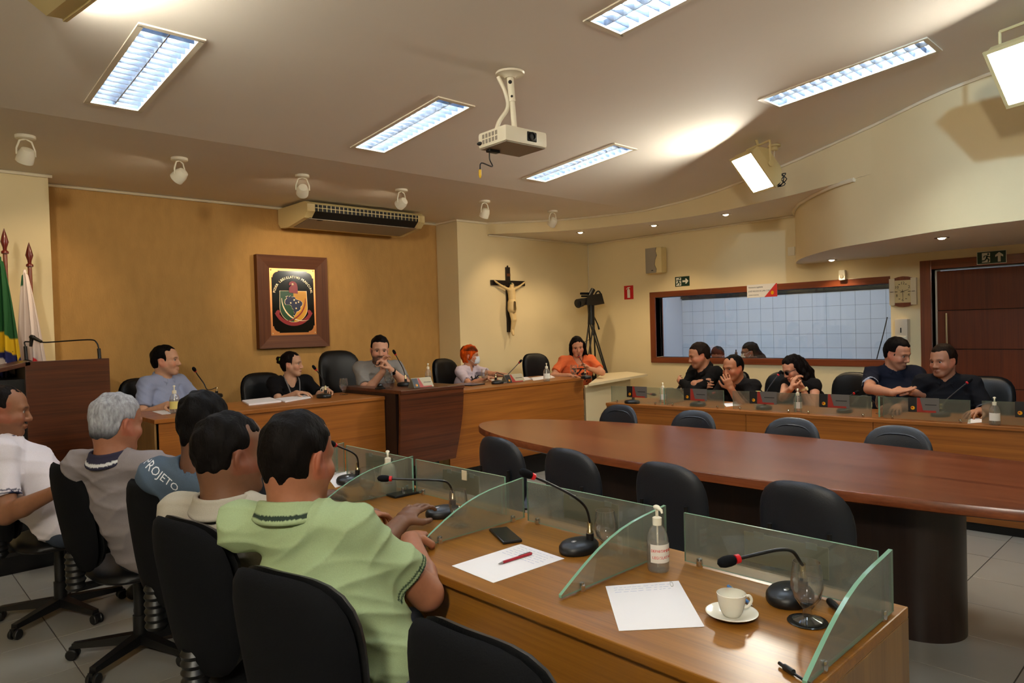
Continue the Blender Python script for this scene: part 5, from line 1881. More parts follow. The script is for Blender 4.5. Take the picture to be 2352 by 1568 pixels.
MB().lathe([(.03, 0), (.032, .01), (.032, .10), (.02, .125), (.02, .13)], 18).build('bottle_body', 'white_plastic', t, smooth=50)
MB().lathe([(.021, .13), (.021, .15), (.001, .152)], 16).build('cap', 'label_yellow' if 'label_yellow' in MATS else 'label_white', t, smooth=50)
goblet('stemmed glass in front of the navy polo man', pz(2023, 950, Z_D), .05)
sheet('paper_sheet', 'white sheet on the right desk before the rightmost seated man', [(2225, 962), (2255, 960), (2255, 970), (2222, 973)], Z_D, .002)
sheet('paper_sheet', 'white sheet behind the second screen of the right desk', [(1660, 926), (1690, 924), (1700, 931), (1668, 934)], Z_D, .002)
tag(MB().tube(smooth_path([pz(1958, 928, Z_D + .01), pX(1972, 913, 5.9), pX(1990, 910, 5.95), pX(2008, 925, 6.0)]), .008, 8).build('cable_loop', 'black_plastic', smooth=60), 'thick black cable loop behind the fourth screen of the right desk', 'cable')
t = T('spray_bottle', 'clear spray bottle with black cap behind the window', 'bottle', pX(1691, 822, 8.35))
MB().lathe([(.03, -.09), (.03, .0), (.02, .03), (.012, .045)], 14).build('bottle_body', 'pet_clear', t, smooth=50)
MB().lathe([(.016, .045), (.016, .075), (.008, .08), (.008, .11)], 12).build('cap', 'black_plastic', t, smooth=50)

# ================================================================== PEOPLE
# Each body is grown as one continuous surface (blended volumes sampled on a grid); clothes and hair are children.
mat('skin', (1, 1, 1, 1), 0.5, vcol=True, var=0.05, vscale=60, spec=0.35)
mat('hair_fibre', (1, 1, 1, 1), 0.62, vcol=True, var=0.35, vscale=90, bump=0.5, bscale=130, stretch=(1, 1, .35), spec=0.08)
mat('cloth', (1, 1, 1, 1), 0.9, vcol=True, var=0.05, vscale=300, bump=0.12, bscale=500, spec=0.15)
mat('shoe', srgb(28, 24, 22), 0.5)
mat('mask_cloth', srgb(214, 222, 236), 0.8)
mat('lens_dark', srgb(12, 12, 14), 0.15)


def nrm(v):
    v = np.asarray(v, float)
    return v / (np.linalg.norm(v) + 1e-12)


def self_smin(a, b, k):
    t = np.maximum(k - np.abs(a - b), 0) / k
    return np.minimum(a, b) - t * t * k * .25


class Field:
    def __init__(self, lo, hi, h):
        self.h = h
        self.lo = np.array(lo, np.float32) - 3 * h
        n = np.ceil((np.array(hi) + 3 * h - self.lo) / h).astype(int) + 1
        self.ax = [(self.lo[i] + h * np.arange(n[i])).astype(np.float32) for i in range(3)]
        self.v = np.full(n, 1.0, np.float32)

    def sub(self, lo, hi):
        s = []
        for i in range(3):
            a = int(np.clip(np.floor((lo[i] - self.lo[i]) / self.h), 0, self.v.shape[i]))
            b = int(np.clip(np.ceil((hi[i] - self.lo[i]) / self.h) + 1, 0, self.v.shape[i]))
            if b <= a:
                return None
            s.append(slice(a, b))
        g = np.meshgrid(self.ax[0][s[0]], self.ax[1][s[1]], self.ax[2][s[2]], indexing='ij', sparse=True)
        return tuple(s), g

    @staticmethod
    def smin(a, b, k):
        if k <= 0:
            return np.minimum(a, b)
        t = np.maximum(k - np.abs(a - b), 0) / k
        return np.minimum(a, b) - t * t * k * .25

    def put(self, sl, d, k, sub=False):
        a = self.v[sl]
        self.v[sl] = self.smin(a, d, k) if not sub else -self.smin(-a, d, k)

    def cone(self, a, b, ra, rb, k=.02, sub=False, clip=None):
        a, b = np.asarray(a, np.float32), np.asarray(b, np.float32)
        m = max(ra, rb) + k + 2.5 * self.h
        r = self.sub(np.minimum(a, b) - m, np.maximum(a, b) + m)
        if r is None:
            return
        sl, (x, y, z) = r
        ab = b - a
        L = float(ab @ ab) + 1e-9
        t = np.clip(((x - a[0]) * ab[0] + (y - a[1]) * ab[1] + (z - a[2]) * ab[2]) / L, 0, 1)
        d = np.sqrt((x - a[0] - t * ab[0]) ** 2 + (y - a[1] - t * ab[1]) ** 2 + (z - a[2] - t * ab[2]) ** 2) - (ra + (rb - ra) * t)
        if clip is not None:
            for (p, n) in clip:
                d = np.maximum(d, (x - p[0]) * n[0] + (y - p[1]) * n[1] + (z - p[2]) * n[2])
        self.put(sl, d, k, sub)

    def ell(self, c, r, R=None, k=.02, sub=False, clip=None):
        """ellipsoid, R rows = local axes in world"""
        c = np.asarray(c, np.float32)
        r = np.asarray(r, np.float32)
        m = float(r.max()) + k + 2.5 * self.h
        q = self.sub(c - m, c + m)
        if q is None:
            return
        sl, (x, y, z) = q
        x, y, z = x - c[0], y - c[1], z - c[2]
        if R is None:
            R = np.eye(3)
        u = [(x * R[i][0] + y * R[i][1] + z * R[i][2]) / r[i] for i in range(3)]
        k0 = np.sqrt(u[0] ** 2 + u[1] ** 2 + u[2] ** 2)
        k1 = np.sqrt((u[0] / r[0]) ** 2 + (u[1] / r[1]) ** 2 + (u[2] / r[2]) ** 2) + 1e-6
        d = k0 * (k0 - 1) / k1
        if clip is not None:
            for (p, n) in clip:
                d = np.maximum(d, (x + c[0] - p[0]) * n[0] + (y + c[1] - p[1]) * n[1] + (z + c[2] - p[2]) * n[2])
        self.put(sl, d, k, sub)

    def ecap(self, a, b, sa, sb, side, k=.03, clip=None):
        """capsule of elliptic section: (half width along side, half depth) at both ends"""
        a, b = np.asarray(a, np.float32), np.asarray(b, np.float32)
        m = max(*sa, *sb) + k + 2.5 * self.h
        q = self.sub(np.minimum(a, b) - m, np.maximum(a, b) + m)
        if q is None:
            return
        sl, (x, y, z) = q
        ax = b - a
        L = float(np.linalg.norm(ax)) + 1e-6
        ax = ax / L
        s = nrm(np.asarray(side) - ax * (np.asarray(side) @ ax))
        f = np.cross(ax, s)
        dx, dy, dz = x - a[0], y - a[1], z - a[2]
        w = dx * ax[0] + dy * ax[1] + dz * ax[2]
        t = np.clip(w / L, 0, 1)
        u = dx * s[0] + dy * s[1] + dz * s[2]
        v = dx * f[0] + dy * f[1] + dz * f[2]
        e = w - t * L
        rx = sa[0] + (sb[0] - sa[0]) * t
        ry = sa[1] + (sb[1] - sa[1]) * t
        rm = np.minimum(rx, ry)
        p0 = np.sqrt((u / rx) ** 2 + (v / ry) ** 2 + (e / rm) ** 2)
        p1 = np.sqrt((u / rx ** 2) ** 2 + (v / ry ** 2) ** 2 + (e / rm ** 2) ** 2) + 1e-6
        d = p0 * (p0 - 1) / p1
        if clip is not None:
            for (p, n) in clip:
                d = np.maximum(d, (x - p[0]) * n[0] + (y - p[1]) * n[1] + (z - p[2]) * n[2])
        self.put(sl, d, k)

    def cut(self, p, n, lo=None, hi=None):
        """remove everything on the n side of the plane (inside an optional box)"""
        q = self.sub(self.lo if lo is None else lo, self.lo + self.h * np.array(self.v.shape) if hi is None else hi)
        sl, (x, y, z) = q
        d = (x - p[0]) * n[0] + (y - p[1]) * n[1] + (z - p[2]) * n[2]
        self.v[sl] = np.maximum(self.v[sl], d)

    def wave(self, amp, freqs, seed=0, lo=None, hi=None):
        """soft folds / strands: displaces the surface by a sum of warped waves"""
        r = np.random.default_rng(seed)
        q = self.sub(self.lo if lo is None else lo, self.lo + self.h * np.array(self.v.shape) if hi is None else hi)
        if q is None:
            return
        sl, (x, y, z) = q
        d = 0
        for kx, ky, kz, a in freqs:
            ph = r.uniform(0, 6.28, 3)
            d = d + a * np.sin(kx * x + ky * y + kz * z + ph[0] + 1.4 * np.sin(9 * z + 6 * x + ph[1]) + 1.1 * np.sin(8 * y - 7 * x + ph[2]))
        self.v[sl] = self.v[sl] + amp * d

    def folds(self, amp, seed=0):
        """cloth creases: a few warped ridged waves"""
        r = np.random.default_rng(seed)
        x, y, z = np.meshgrid(*self.ax, indexing='ij', sparse=True)
        near = np.abs(self.v) < .05
        d = np.zeros_like(self.v)
        for _ in range(5):
            a, b = r.uniform(0, 6.28), r.uniform(.5, 1.0)
            kx, ky, kz = 26 * math.cos(a) * (1 - b * .6), 26 * math.sin(a) * (1 - b * .6), 34 * b * r.choice([-1, 1])
            ph = r.uniform(0, 6.28, 3)
            w_ = np.sin(kx * x + ky * y + kz * z + ph[0] + 1.6 * np.sin(10 * z + 7 * x + ph[1]) + 1.3 * np.sin(9 * y - 8 * x + ph[2]))
            m_ = .5 + .5 * np.sin(6 * x - 5 * y + 7 * z + ph[1] * 2)
            d += ((1 - np.abs(w_)) ** 2 - .33) * m_
        self.v = np.where(near, self.v - amp * d, self.v).astype(np.float32)

    def surf(self):
        v = self.v
        s = v < 0
        nx, ny, nz = v.shape
        c = np.zeros((nx - 1, ny - 1, nz - 1), np.int8)
        for i in (0, 1):
            for j in (0, 1):
                for k in (0, 1):
                    c += s[i:nx - 1 + i, j:ny - 1 + j, k:nz - 1 + k]
        act = (c > 0) & (c < 8)
        I = np.argwhere(act)
        idx = np.full(act.shape, -1, np.int32)
        idx[act] = np.arange(len(I))
        P = np.zeros((len(I), 3), np.float32)
        W = np.zeros(len(I), np.float32)
        cor = [(i, j, k) for i in (0, 1) for j in (0, 1) for k in (0, 1)]
        val = {q: v[I[:, 0] + q[0], I[:, 1] + q[1], I[:, 2] + q[2]] for q in cor}
        for q in cor:
            for a in range(3):
                if q[a] == 0:
                    q2 = tuple(1 if t == a else q[t] for t in range(3))
                    A, B = val[q], val[q2]
                    x = (A < 0) != (B < 0)
                    t = np.where(x, A / np.where(A - B == 0, 1, A - B), 0)
                    p = np.array(q, np.float32)[None].repeat(len(I), 0)
                    p[:, a] += t
                    P += p * x[:, None]
                    W += x
        P = (P / W[:, None] + I) * self.h + self.lo
        F = []
        for a in range(3):
            b, d = (a + 1) % 3, (a + 2) % 3
            s0 = [slice(None)] * 3
            s1 = [slice(None)] * 3
            s0[a], s1[a] = slice(0, -1), slice(1, None)
            e = s[tuple(s0)] != s[tuple(s1)]
            sl = [slice(None)] * 3
            sl[b], sl[d] = slice(1, -1), slice(1, -1)
            e2 = np.zeros_like(e)
            e2[tuple(sl)] = e[tuple(sl)]
            J = np.argwhere(e2)
            if not len(J):
                continue
            inside = s[tuple(J.T)]
            off = []
            for db, dd in ((-1, -1), (0, -1), (0, 0), (-1, 0)):
                K = J.copy()
                K[:, b] += db
                K[:, d] += dd
                off.append(idx[tuple(K.T)])
            Q = np.stack(off, 1)
            Q[~inside] = Q[~inside][:, ::-1]
            F.append(Q)
        F = np.concatenate(F)
        return P, F[(F >= 0).all(1)]

    def mesh(self, name, mats, color=None):
        P, Fq = self.surf()
        return raw_mesh(name, P, Fq, mats, color)


def raw_mesh(name, P, Fq, mats, color=None, extra=None):
    me = bpy.data.meshes.new(name)
    nv, nf = len(P), len(Fq)
    if extra is not None:
        eP, eF, eC = extra
        Fall = [Fq.ravel()] + [np.asarray(eF).ravel() + nv]
        P2 = np.concatenate([P, eP])
        nf2 = nf + len(eF)
    else:
        Fall, P2, nf2 = [Fq.ravel()], P, nf
    me.vertices.add(len(P2))
    me.vertices.foreach_set('co', np.asarray(P2, np.float32).ravel())
    me.loops.add(nf2 * 4)
    me.loops.foreach_set('vertex_index', np.concatenate(Fall).astype(np.int32))
    me.polygons.add(nf2)
    me.polygons.foreach_set('loop_start', np.arange(nf2, dtype=np.int32) * 4)
    me.polygons.foreach_set('use_smooth', np.ones(nf2, bool))
    for m in mats:
        me.materials.append(MATS[m])
    if color is not None:
        c = color(P) if callable(color) else np.tile(np.array(color, np.float32), (nv, 1))
        if extra is not None:
            c = np.concatenate([c, eC])
        at = me.color_attributes.new('Col', 'FLOAT_COLOR', 'POINT')
        at.data.foreach_set('color', np.asarray(c, np.float32).ravel())
    me.update()
    me.validate()
    return me


def rotm(yaw, pitch=0.0, roll=0.0):
    """rows: right, forward, up of a frame facing yaw (world angle), pitch > 0 looks down, roll > 0 tilts to own right"""
    f = np.array([math.cos(yaw) * math.cos(pitch), math.sin(yaw) * math.cos(pitch), -math.sin(pitch)])
    r = np.array([math.sin(yaw), -math.cos(yaw), 0.0])
    u = np.cross(r, f)
    r2 = r * math.cos(roll) - u * math.sin(roll)
    u2 = u * math.cos(roll) + r * math.sin(roll)
    return np.array([r2, f, u2])


def quad_ball(c, R, rad, col_fn, n=12):
    """small sphere as quads with colours: (P, F, C)"""
    P, Fq, C = [], [], []
    h = n // 2
    for i in range(h + 1):
        t = math.pi * (i + .02) / (h + .04)
        for k in range(n):
            a = 2 * math.pi * k / n
            l = np.array([math.sin(t) * math.cos(a), math.cos(t), math.sin(t) * math.sin(a)])
            P.append(c + (l * rad) @ R)
            C.append(col_fn(l))
    for i in range(h):
        for k in range(n):
            k2 = (k + 1) % n
            Fq.append((i * n + k, i * n + k2, (i + 1) * n + k2, (i + 1) * n + k))
    return np.array(P, np.float32), np.array(Fq), np.array(C, np.float32)


def ik(S, Wr, l1, l2, pole):
    S, Wr = np.asarray(S, float), np.asarray(Wr, float)
    d = Wr - S
    L = np.linalg.norm(d)
    if L > (l1 + l2) * .995:
        Wr = S + d / L * (l1 + l2) * .995
        d = Wr - S
        L = np.linalg.norm(d)
    a = (l1 * l1 - l2 * l2 + L * L) / (2 * L)
    hgt = math.sqrt(max(1e-6, l1 * l1 - a * a))
    p = np.asarray(pole, float)
    n = d / L
    p = nrm(p - n * (p @ n))
    return S + n * a + p * hgt, Wr


def hand(Fd, W, d, n, s=1.0, curl=.5, spread=.12, thumb=.6, left=False, point=None):
    """palm + five fingers. W wrist, d direction of the fingers, n direction the palm faces"""
    d = nrm(d)
    n = nrm(np.asarray(n) - d * (np.asarray(n) @ d))
    e = np.cross(d, n) * (1 if not left else -1)          # towards the little finger side
    W = np.asarray(W, float)
    Fd.ecap(W - d * .01 * s, W + d * .045 * s, (.026 * s, .019 * s), (.036 * s, .015 * s), e, .012)
    Fd.ecap(W + d * .045 * s, W + d * .085 * s, (.036 * s, .015 * s), (.038 * s, .012 * s), e, .012)
    lens = [(.044, .026, .022), (.048, .030, .023), (.045, .028, .022), (.035, .021, .019)]
    for i in range(4):
        o = (i - 1.5) * .0195 * s
        p = W + d * (.088 - .004 * abs(i - 1.2)) * s + e * o
        ang = 0
        fan = (i - 1.5) * spread
        c = curl[i] if isinstance(curl, (list, tuple)) else curl
        r0 = .0092 * s * (1 if i < 3 else .88)
        for j, L in enumerate(lens[i]):
            ang += c * (.75 if j == 0 else 1.0)
            dir_ = nrm((d * math.cos(ang) + n * math.sin(ang)) + e * fan * (1 if j == 0 else .4))
            q = p + dir_ * L * s
            Fd.cone(p, q, r0 * (1 - .1 * j), r0 * (.92 - .1 * j), .003)
            p = q
    p = W + d * .025 * s - e * .028 * s
    q = p + nrm(d * .6 - e * .75 + n * (.2 + .5 * thumb)) * .042 * s
    Fd.cone(p, q, .0135 * s, .0115 * s, .010)
    q2 = q + nrm(d * .85 - e * (.35 - .5 * thumb) + n * (.1 + .6 * thumb)) * .030 * s
    Fd.cone(q, q2, .0112 * s, .0098 * s, .004)
    q3 = q2 + nrm(d * .85 - e * (.1 - .6 * thumb) + n * (.1 + .7 * thumb)) * .024 * s
    Fd.cone(q2, q3, .0098 * s, .0082 * s, .003)


def head_volume(Fd, H, R, s, fem=False, fat=1.0):
    def P(x, y, z):
        return H + (np.array([x, y, z]) * s) @ R
    E = lambda c, r, k=.02, sub=False: Fd.ell(P(*c), np.array(r) * s, R, k * s, sub)
    Cn = lambda a, b, ra, rb, k=.012: Fd.cone(P(*a), P(*b), ra * s, rb * s, k * s)
    jw = (.90 if fem else 1.0) * fat
    E((0, -.014, .036), (.073, .094, .080), .02)
    E((0, .012, .045), (.068, .076, .066), .02)
    E((0, .028, -.030), (.058 * jw, .060, .082), .03)
    E((0, -.034, -.014), (.060, .060, .072), .03)
    for q in (-1, 1):
        Cn((q * .050 * jw, .004, -.035), (q * .024 * jw, .064, -.096), .022, .018, .03)
        E((q * .040 * fat, .060, -.030), (.024, .024, .026), .02)
        Cn((q * .010, .0865, .022), (q * .044, .072, .020), .0095, .009, .02)
    E((0, .068, -.098), (.024 * jw, .019, .018), .02)
    for q in (-1, 1):
        E((q * .032, .094, .003), (.0175, .013, .0105), .012, True)
        Cn((q * .020, .0835, .0115), (q * .046, .0745, .0085), .0050, .0045, .004)
        Cn((q * .022, .0835, -.0065), (q * .044, .0755, -.0055), .0035, .0035, .005)
    Cn((0, .084, .016), (0, .1055, -.030), .0085, .0115, .010)
    E((0, .1035, -.034), (.0125, .012, .011), .008)
    for q in (-1, 1):
        E((q * .0125, .0945, -.0385), (.0085, .0105, .0085), .006)
    Cn((-.020, .0835, -.0655), (0, .0925, -.0630), .0045, .0062, .006)
    Cn((.020, .0835, -.0655), (0, .0925, -.0630), .0045, .0062, .006)
    Cn((-.019, .0825, -.0715), (0, .0905, -.0745), .0045, .0070, .005)
    Cn((.019, .0825, -.0715), (0, .0905, -.0745), .0045, .0070, .005)
    for q in (-1, 1):
        Re = rotm_local(q * .35) @ R
        Fd.ell(P(q * .0755, -.010, -.006), np.array([.009, .020, .031]) * s, Re, .006 * s)
        Fd.ell(P(q * .0835, -.004, -.003), np.array([.007, .011, .017]) * s, Re, .005 * s, True)


def rotm_local(a):
    c, s = math.cos(a), math.sin(a)
    return np.array([[c, s, 0], [-s, c, 0], [0, 0, 1]])


def person(lab, H, head, body, pelvis, skin=(176, 122, 92), size=1.0, hair=None, hair_col=(22, 17, 15), shirt=None, shirt_col=(120, 120, 120), fat=1.0, chest=1.0,
           wrists=(None, None), poles=(None, None), elbows=(None, None), hands=(None, None), res=.0062, fem=False, sleeve='short', collar=None, stubble=0.0, beard=0.0, mask=None, glasses=None,
           trousers=(34, 36, 42), extras=None, shoulder_w=.168, legs=True, feet=0.0, hair_res=.006, cuff=None, brow=(30, 22, 18), mouth=None, knee_dir=None, torso_pts=None, collar_col=None, name='person', fold=1.0):
    """H head centre; head = (yaw, pitch, roll); body = yaw of the chest; pelvis world point (hip centre)"""
    H = np.asarray(H, float)
    Rh = rotm(*head)
    Rb = rotm(body)
    s = size
    P0 = np.asarray(pelvis, float)
    N = H + (np.array([0, -.030, -.104]) * s) @ (Rh * .5 + Rb * .5) + np.array([0, 0, -.024 * s])
    up = nrm(N - P0)
    side = Rb[0]
    fwd = nrm(np.cross(up, side))
    fwd = nrm(Rb[1] - up * (Rb[1] @ up))
    shl = .185 * shoulder_w / .185
    SR = N + side * shl * s - up * .052 * s + fwd * .0
    SL = N - side * shl * s - up * .052 * s + fwd * .0
    C = N - up * .17 * s + fwd * .01 * s                 # chest centre
    Wst = P0 + up * .17 * s + fwd * .005 * s
    sk = np.array(srgb(*skin))
    t = T(name, lab, 'person', (P0[0], P0[1], P0[2]))
    org = Vector(P0)
    arms = []
    for i, (S, w, pole) in enumerate(((SR, wrists[0], poles[0]), (SL, wrists[1], poles[1]))):
        q = 1 if i == 0 else -1
        if w is None:
            w = P0 + fwd * .34 * s + side * q * .16 * s + np.array([0, 0, .09])
        if pole is None:
            pole = np.array([0, 0, -1.0]) + side * q * .5 - fwd * .3
        if elbows[i] is not None:
            pole = np.asarray(elbows[i]) - (S + np.asarray(w)) / 2
        el, wr = ik(S, w, .285 * s, .255 * s, pole)
        arms.append((S, el, wr, q))
    # ---------------- body
    pts = np.array([H + .14, H - .14, SR, SL, N, C] + [a[1] for a in arms] + [a[2] + .17 for a in arms] + [a[2] - .17 for a in arms])
    Fd = Field(pts.min(0) - .10, pts.max(0) + .10, res)
    Fd.ecap(C, N - up * .03, (.125 * s * chest, .085 * s), (.07 * s, .055 * s), side, .04)
    nr = (.047 if fem else .056) * s * (1 + (fat - 1) * .6)
    Fd.cone(N - up * .03, H + (np.array([0, -.022, -.05]) * s) @ Rh, nr * 1.12, nr, .03)
    for i, (S, el, wr, q) in enumerate(arms):
        th = (.90 if fem else 1.0) * (1 + (fat - 1) * .7)
        Fd.cone(S, el, .047 * s * th, .040 * s * th, .03)
        mid = el + (wr - el) * .35
        Fd.cone(el, mid, .039 * s * th, .0395 * s * th, .015)
        Fd.cone(mid, wr, .0385 * s * th, .0265 * s * th, .015)
        hd = hands[i] or {}
        dd = hd.get('d')
        dd = nrm(wr - el) if dd is None else nrm(dd)
        hand(Fd, wr, dd, hd.get('n', (0, 0, -1)), s * (.92 if fem else 1.0), hd.get('curl', .35), hd.get('spread', .1), hd.get('thumb', .5), left=(i == 1) != bool(hd.get('flip', False)))
    head_volume(Fd, H, Rh, s, fem, fat)
    extra = []
    irisc = np.array(srgb(38, 24, 16))
    whc = np.array(srgb(214, 204, 194))

    def eye_col(l):
        if l[1] > .93:
            return np.array(srgb(8, 6, 6))
        return irisc if l[1] > .80 else whc
    for q in (-1, 1):
        extra.append(quad_ball(H + (np.array([q * .0315, .0735, .003]) * s) @ Rh, Rh, .0122 * s, eye_col, 12))
    eP, eF, eC, o = [], [], [], 0
    for a, b, c in extra:
        eP.append(a)
        eF.append(b + o)
        eC.append(c)
        o += len(a)
    ex = (np.concatenate(eP), np.concatenate(eF), np.concatenate(eC))
    lipc = np.array(srgb(*[int(v * .82 + (18 if i == 0 else 0)) for i, v in enumerate(skin)]))
    if fem:
        lipc = np.array(srgb(150, 72, 66))
    browc = np.array(srgb(*brow))
    dark = np.array(srgb(*hair_col))

    def color(Pw):
        l = ((Pw - H) @ Rh.T) / s
        n_ = len(Pw)
        c = np.tile(sk, (n_, 1)).astype(np.float32)
        x, y, z = l[:, 0], l[:, 1], l[:, 2]
        ax = np.abs(x)
        inhead = (np.abs(z) < .14) & (ax < .1) & (np.abs(y) < .14)

        def mixc(m, col, a):
            m = (np.clip(m, 0, 1) * a * inhead)[:, None]
            c[:] = c * (1 - m) + col[None] * m
        sm = lambda v, e: np.clip(v / e + .5, 0, 1)
        # warmer cheeks, nose, ears
        mixc(np.exp(-(((ax - .045) / .025) ** 2 + ((z + .03) / .025) ** 2)) * (y > .03), np.array(srgb(min(255, skin[0] + 12), int(skin[1] * .84), int(skin[2] * .82))), .5)
        mixc(sm(ax - .070, .006) * (np.abs(z) < .05), np.array(srgb(min(255, skin[0] + 8), int(skin[1] * .82), int(skin[2] * .8))), .6)
        if stubble or beard:
            bm = sm(-.036 - z - .35 * np.maximum(0, ax - .03), .016) * sm(y + .012, .012) * (z > -.155)
            bm = np.maximum(bm * 1.0, sm(.011 - np.abs(ax - .066), .006) * (z < 0) * (z > -.06) * (y > -.005) * (y < .03) * (1 if beard else .3))
            bm = bm * (1 - np.exp(-((ax / .021) ** 2 + ((z + .069) / .009) ** 2)) * .9) * (1 - np.exp(-(((ax - .045) / .02) ** 2 + ((z + .04) / .016) ** 2)) * .7)
            mixc(bm, dark, max(stubble, beard))
        mixc(np.exp(-((ax / .019) ** 4 + ((z + .0695) / .0095) ** 4)) * (y > .075), lipc, .75)
        mixc(np.exp(-((ax / .018) ** 4 + ((z + .0685) / .0017) ** 2)) * (y > .075), np.array(srgb(60, 22, 20)), .8 if mouth is None else mouth)
        bz = .0225 - .35 * np.maximum(0, ax - .036)
        mixc(np.exp(-(((ax - .032) / .0185) ** 4 + ((z - bz) / .0048) ** 2)) * (y > .05), browc, .9)
        mixc(np.exp(-(((ax - .0325) / .016) ** 4 + ((z - .0095) / .0028) ** 2)) * (y > .055), np.array(srgb(30, 18, 14)), .75)
        mixc(np.exp(-(((ax - .012) / .004) ** 2 + ((z + .044) / .003) ** 2)) * (y > .088), np.array(srgb(50, 22, 16)), .7)
        c[:, 3] = 1
        return c
    Pb, Fb = Fd.surf()
    me = raw_mesh('body', Pb - P0, Fb, ['skin'], lambda P_: color(P_ + P0), (ex[0] - P0, ex[1], ex[2]))
    bo = bpy.data.objects.new('body', me)
    COL.objects.link(bo)
    bo.parent = t
    # ---------------- shirt
    rs = max(res, .0075) if res != .005 else .0052
    pts = np.array([SR, SL, N + np.array([0, 0, .06]), P0 - .20, P0 + .20] + [a[1] for a in arms] + ([a[2] for a in arms] if sleeve == 'long' else []))
    Fs = Field(pts.min(0) - .13, pts.max(0) + .13, rs)
    ch = chest
    Fs.ecap(P0 + up * .02, Wst, (.165 * s * fat * ch, .125 * s * fat), (.150 * s * fat * ch, .115 * s * fat), side, .05)
    Fs.ecap(Wst, C - up * .02, (.150 * s * fat * ch, .118 * s * fat), (.165 * s * ch * (1 + (fat - 1) * .5), .118 * s * ch), side, .06)
    Fs.ecap(C - up * .02, N - up * .075 * s, (.165 * s * ch, .115 * s), (.135 * s * shoulder_w / .185, .072 * s), side, .06)
    Fs.cone(SR, SL, .053 * s, .053 * s, .05)
    Fs.cone(N - up * .05, N - up * .012 * s, .078 * s, .060 * s, .05)
    for S in (SR, SL):
        Fs.cone(N - up * .022 * s + (S - N) * .15, S, .050 * s, .056 * s, .04)
    if fem:
        for q in (-1, 1):
            Fs.ell(C + fwd * .085 * s + side * q * .07 * s - up * .035 * s, (.068 * s, .06 * s, .065 * s), None, .05)
    for S, el, wr, q in arms:
        a = nrm(el - S)
        if sleeve == 'none':
            Fs.cone(S - side * q * .02, S + a * .01, .06 * s, .055 * s, .04, clip=[(S + side * q * .012 * s, side * q)])
        elif sleeve == 'short':
            e = S + (el - S) * .72
            w1 = (.064 + .030 * (fat - 1)) * s
            Fs.cone(S, S + (el - S) * 1.1, .058 * s, w1, .035, clip=[(e, a)])
        else:
            Fs.cone(S, el, .063 * s, .054 * s, .04)
            e = el + (wr - el) * .9
            Fs.cone(el, wr, .053 * s, .036 * s, .025, clip=[(e, nrm(wr - el))])
    Fs.folds(.0060 * s * fold, seed=int(abs(H[0] * 100 + H[1] * 1000)) % 997)
    # neck opening
    hn = nrm(nrm(H - N) * .8 + up * .4)
    if collar == 'v':
        Fs.cone(N - up * .02 + fwd * .0, N + hn * .09, .060 * s, .075 * s, .004, True)
        Fs.cone(N + fwd * .085 * s + up * .01, N + fwd * .10 * s - up * .10 * s, .050 * s, .012 * s, .006, True)
    elif collar == 'scoop':
        Fs.cone(N + up * .0, N + hn * .10, .078 * s, .10 * s, .004, True)
        Fs.cone(N + fwd * .075 * s + up * .0, N + fwd * .10 * s - up * .05 * s, .07 * s, .05 * s, .01, True)
    else:
        Fs.cone(N - up * .004, N + hn * .09, nr * 1.10, nr * 1.3, .003, True)
        if collar == 'polo':
            Fs.cone(N + fwd * .075 * s + up * .02, N + fwd * .095 * s - up * .055 * s, .026 * s, .006 * s, .004, True)
    sc = np.array(srgb(*shirt_col))

    def scol(Pw):
        c = np.tile(sc, (len(Pw), 1)).astype(np.float32)
        if cuff is not None:
            for S, el, wr, q in arms:
                a = nrm(el - S)
                e = S + (el - S) * .72
                dd = (Pw - e) @ a
                rad = np.linalg.norm((Pw - e) - dd[:, None] * a, axis=1)
                for cc, lo_, hi_ in cuff:
                    m = (dd > lo_) & (dd < hi_) & (rad < .10)
                    c[m] = np.array(srgb(*cc))
        if extras and 'print' in extras:
            l = np.stack([(Pw - C) @ side, (Pw - C) @ fwd, (Pw - C) @ up], 1) / s
            extras['print'](l, c)
        c[:, 3] = 1
        return c
    Ps, Fq = Fs.surf()
    me = raw_mesh('shirt', Ps - P0, Fq, ['cloth'], lambda P_: scol(P_ + P0))
    so = bpy.data.objects.new('shirt', me)
    COL.objects.link(so)
    so.parent = t
    # ---------------- collar
    if collar in ('polo', 'shirt'):
        Fc = Field(N - .12 * s, N + .12 * s, .005)
        r1 = nr * 1.13 + .006 * s
        cb = N + up * .0
        nP = 66
        bot = lambda bk: (-.008 + .002 * bk) * s
        ring, low_ = [], []
        for k in range(nP + 1):
            a = math.radians(24 + (360 - 48) * k / nP)
            bk = (1 - math.cos(a)) / 2
            rad = fwd * math.cos(a) + side * math.sin(a)
            drop = up * .030 * s * (1 - bk) ** 2
            ring.append(cb + rad * r1 + hn * (.010 + .024 * bk) * s - drop)
            low_.append(cb + rad * (r1 + .015 * s) + hn * bot(bk) - drop)
        for k in range(nP):
            Fc.cone(ring[k], ring[k + 1], .0055 * s, .0055 * s, .004)
            Fc.cone(ring[k], low_[k], .0055 * s, .0052 * s, .006)
            Fc.cone(low_[k], low_[k + 1], .0050 * s, .0050 * s, .004)
        for q in (0, nP):
            tip = ring[q] - up * .048 * s + fwd * .012 * s + side * (.018 if q == 0 else -.018) * s
            Fc.cone(ring[q], tip, .006 * s, .005 * s, .006)
            Fc.cone(low_[q], tip, .006 * s, .005 * s, .006)
        cc = np.array(srgb(*(collar_col or shirt_col)))
        Pc, Fq = Fc.surf()

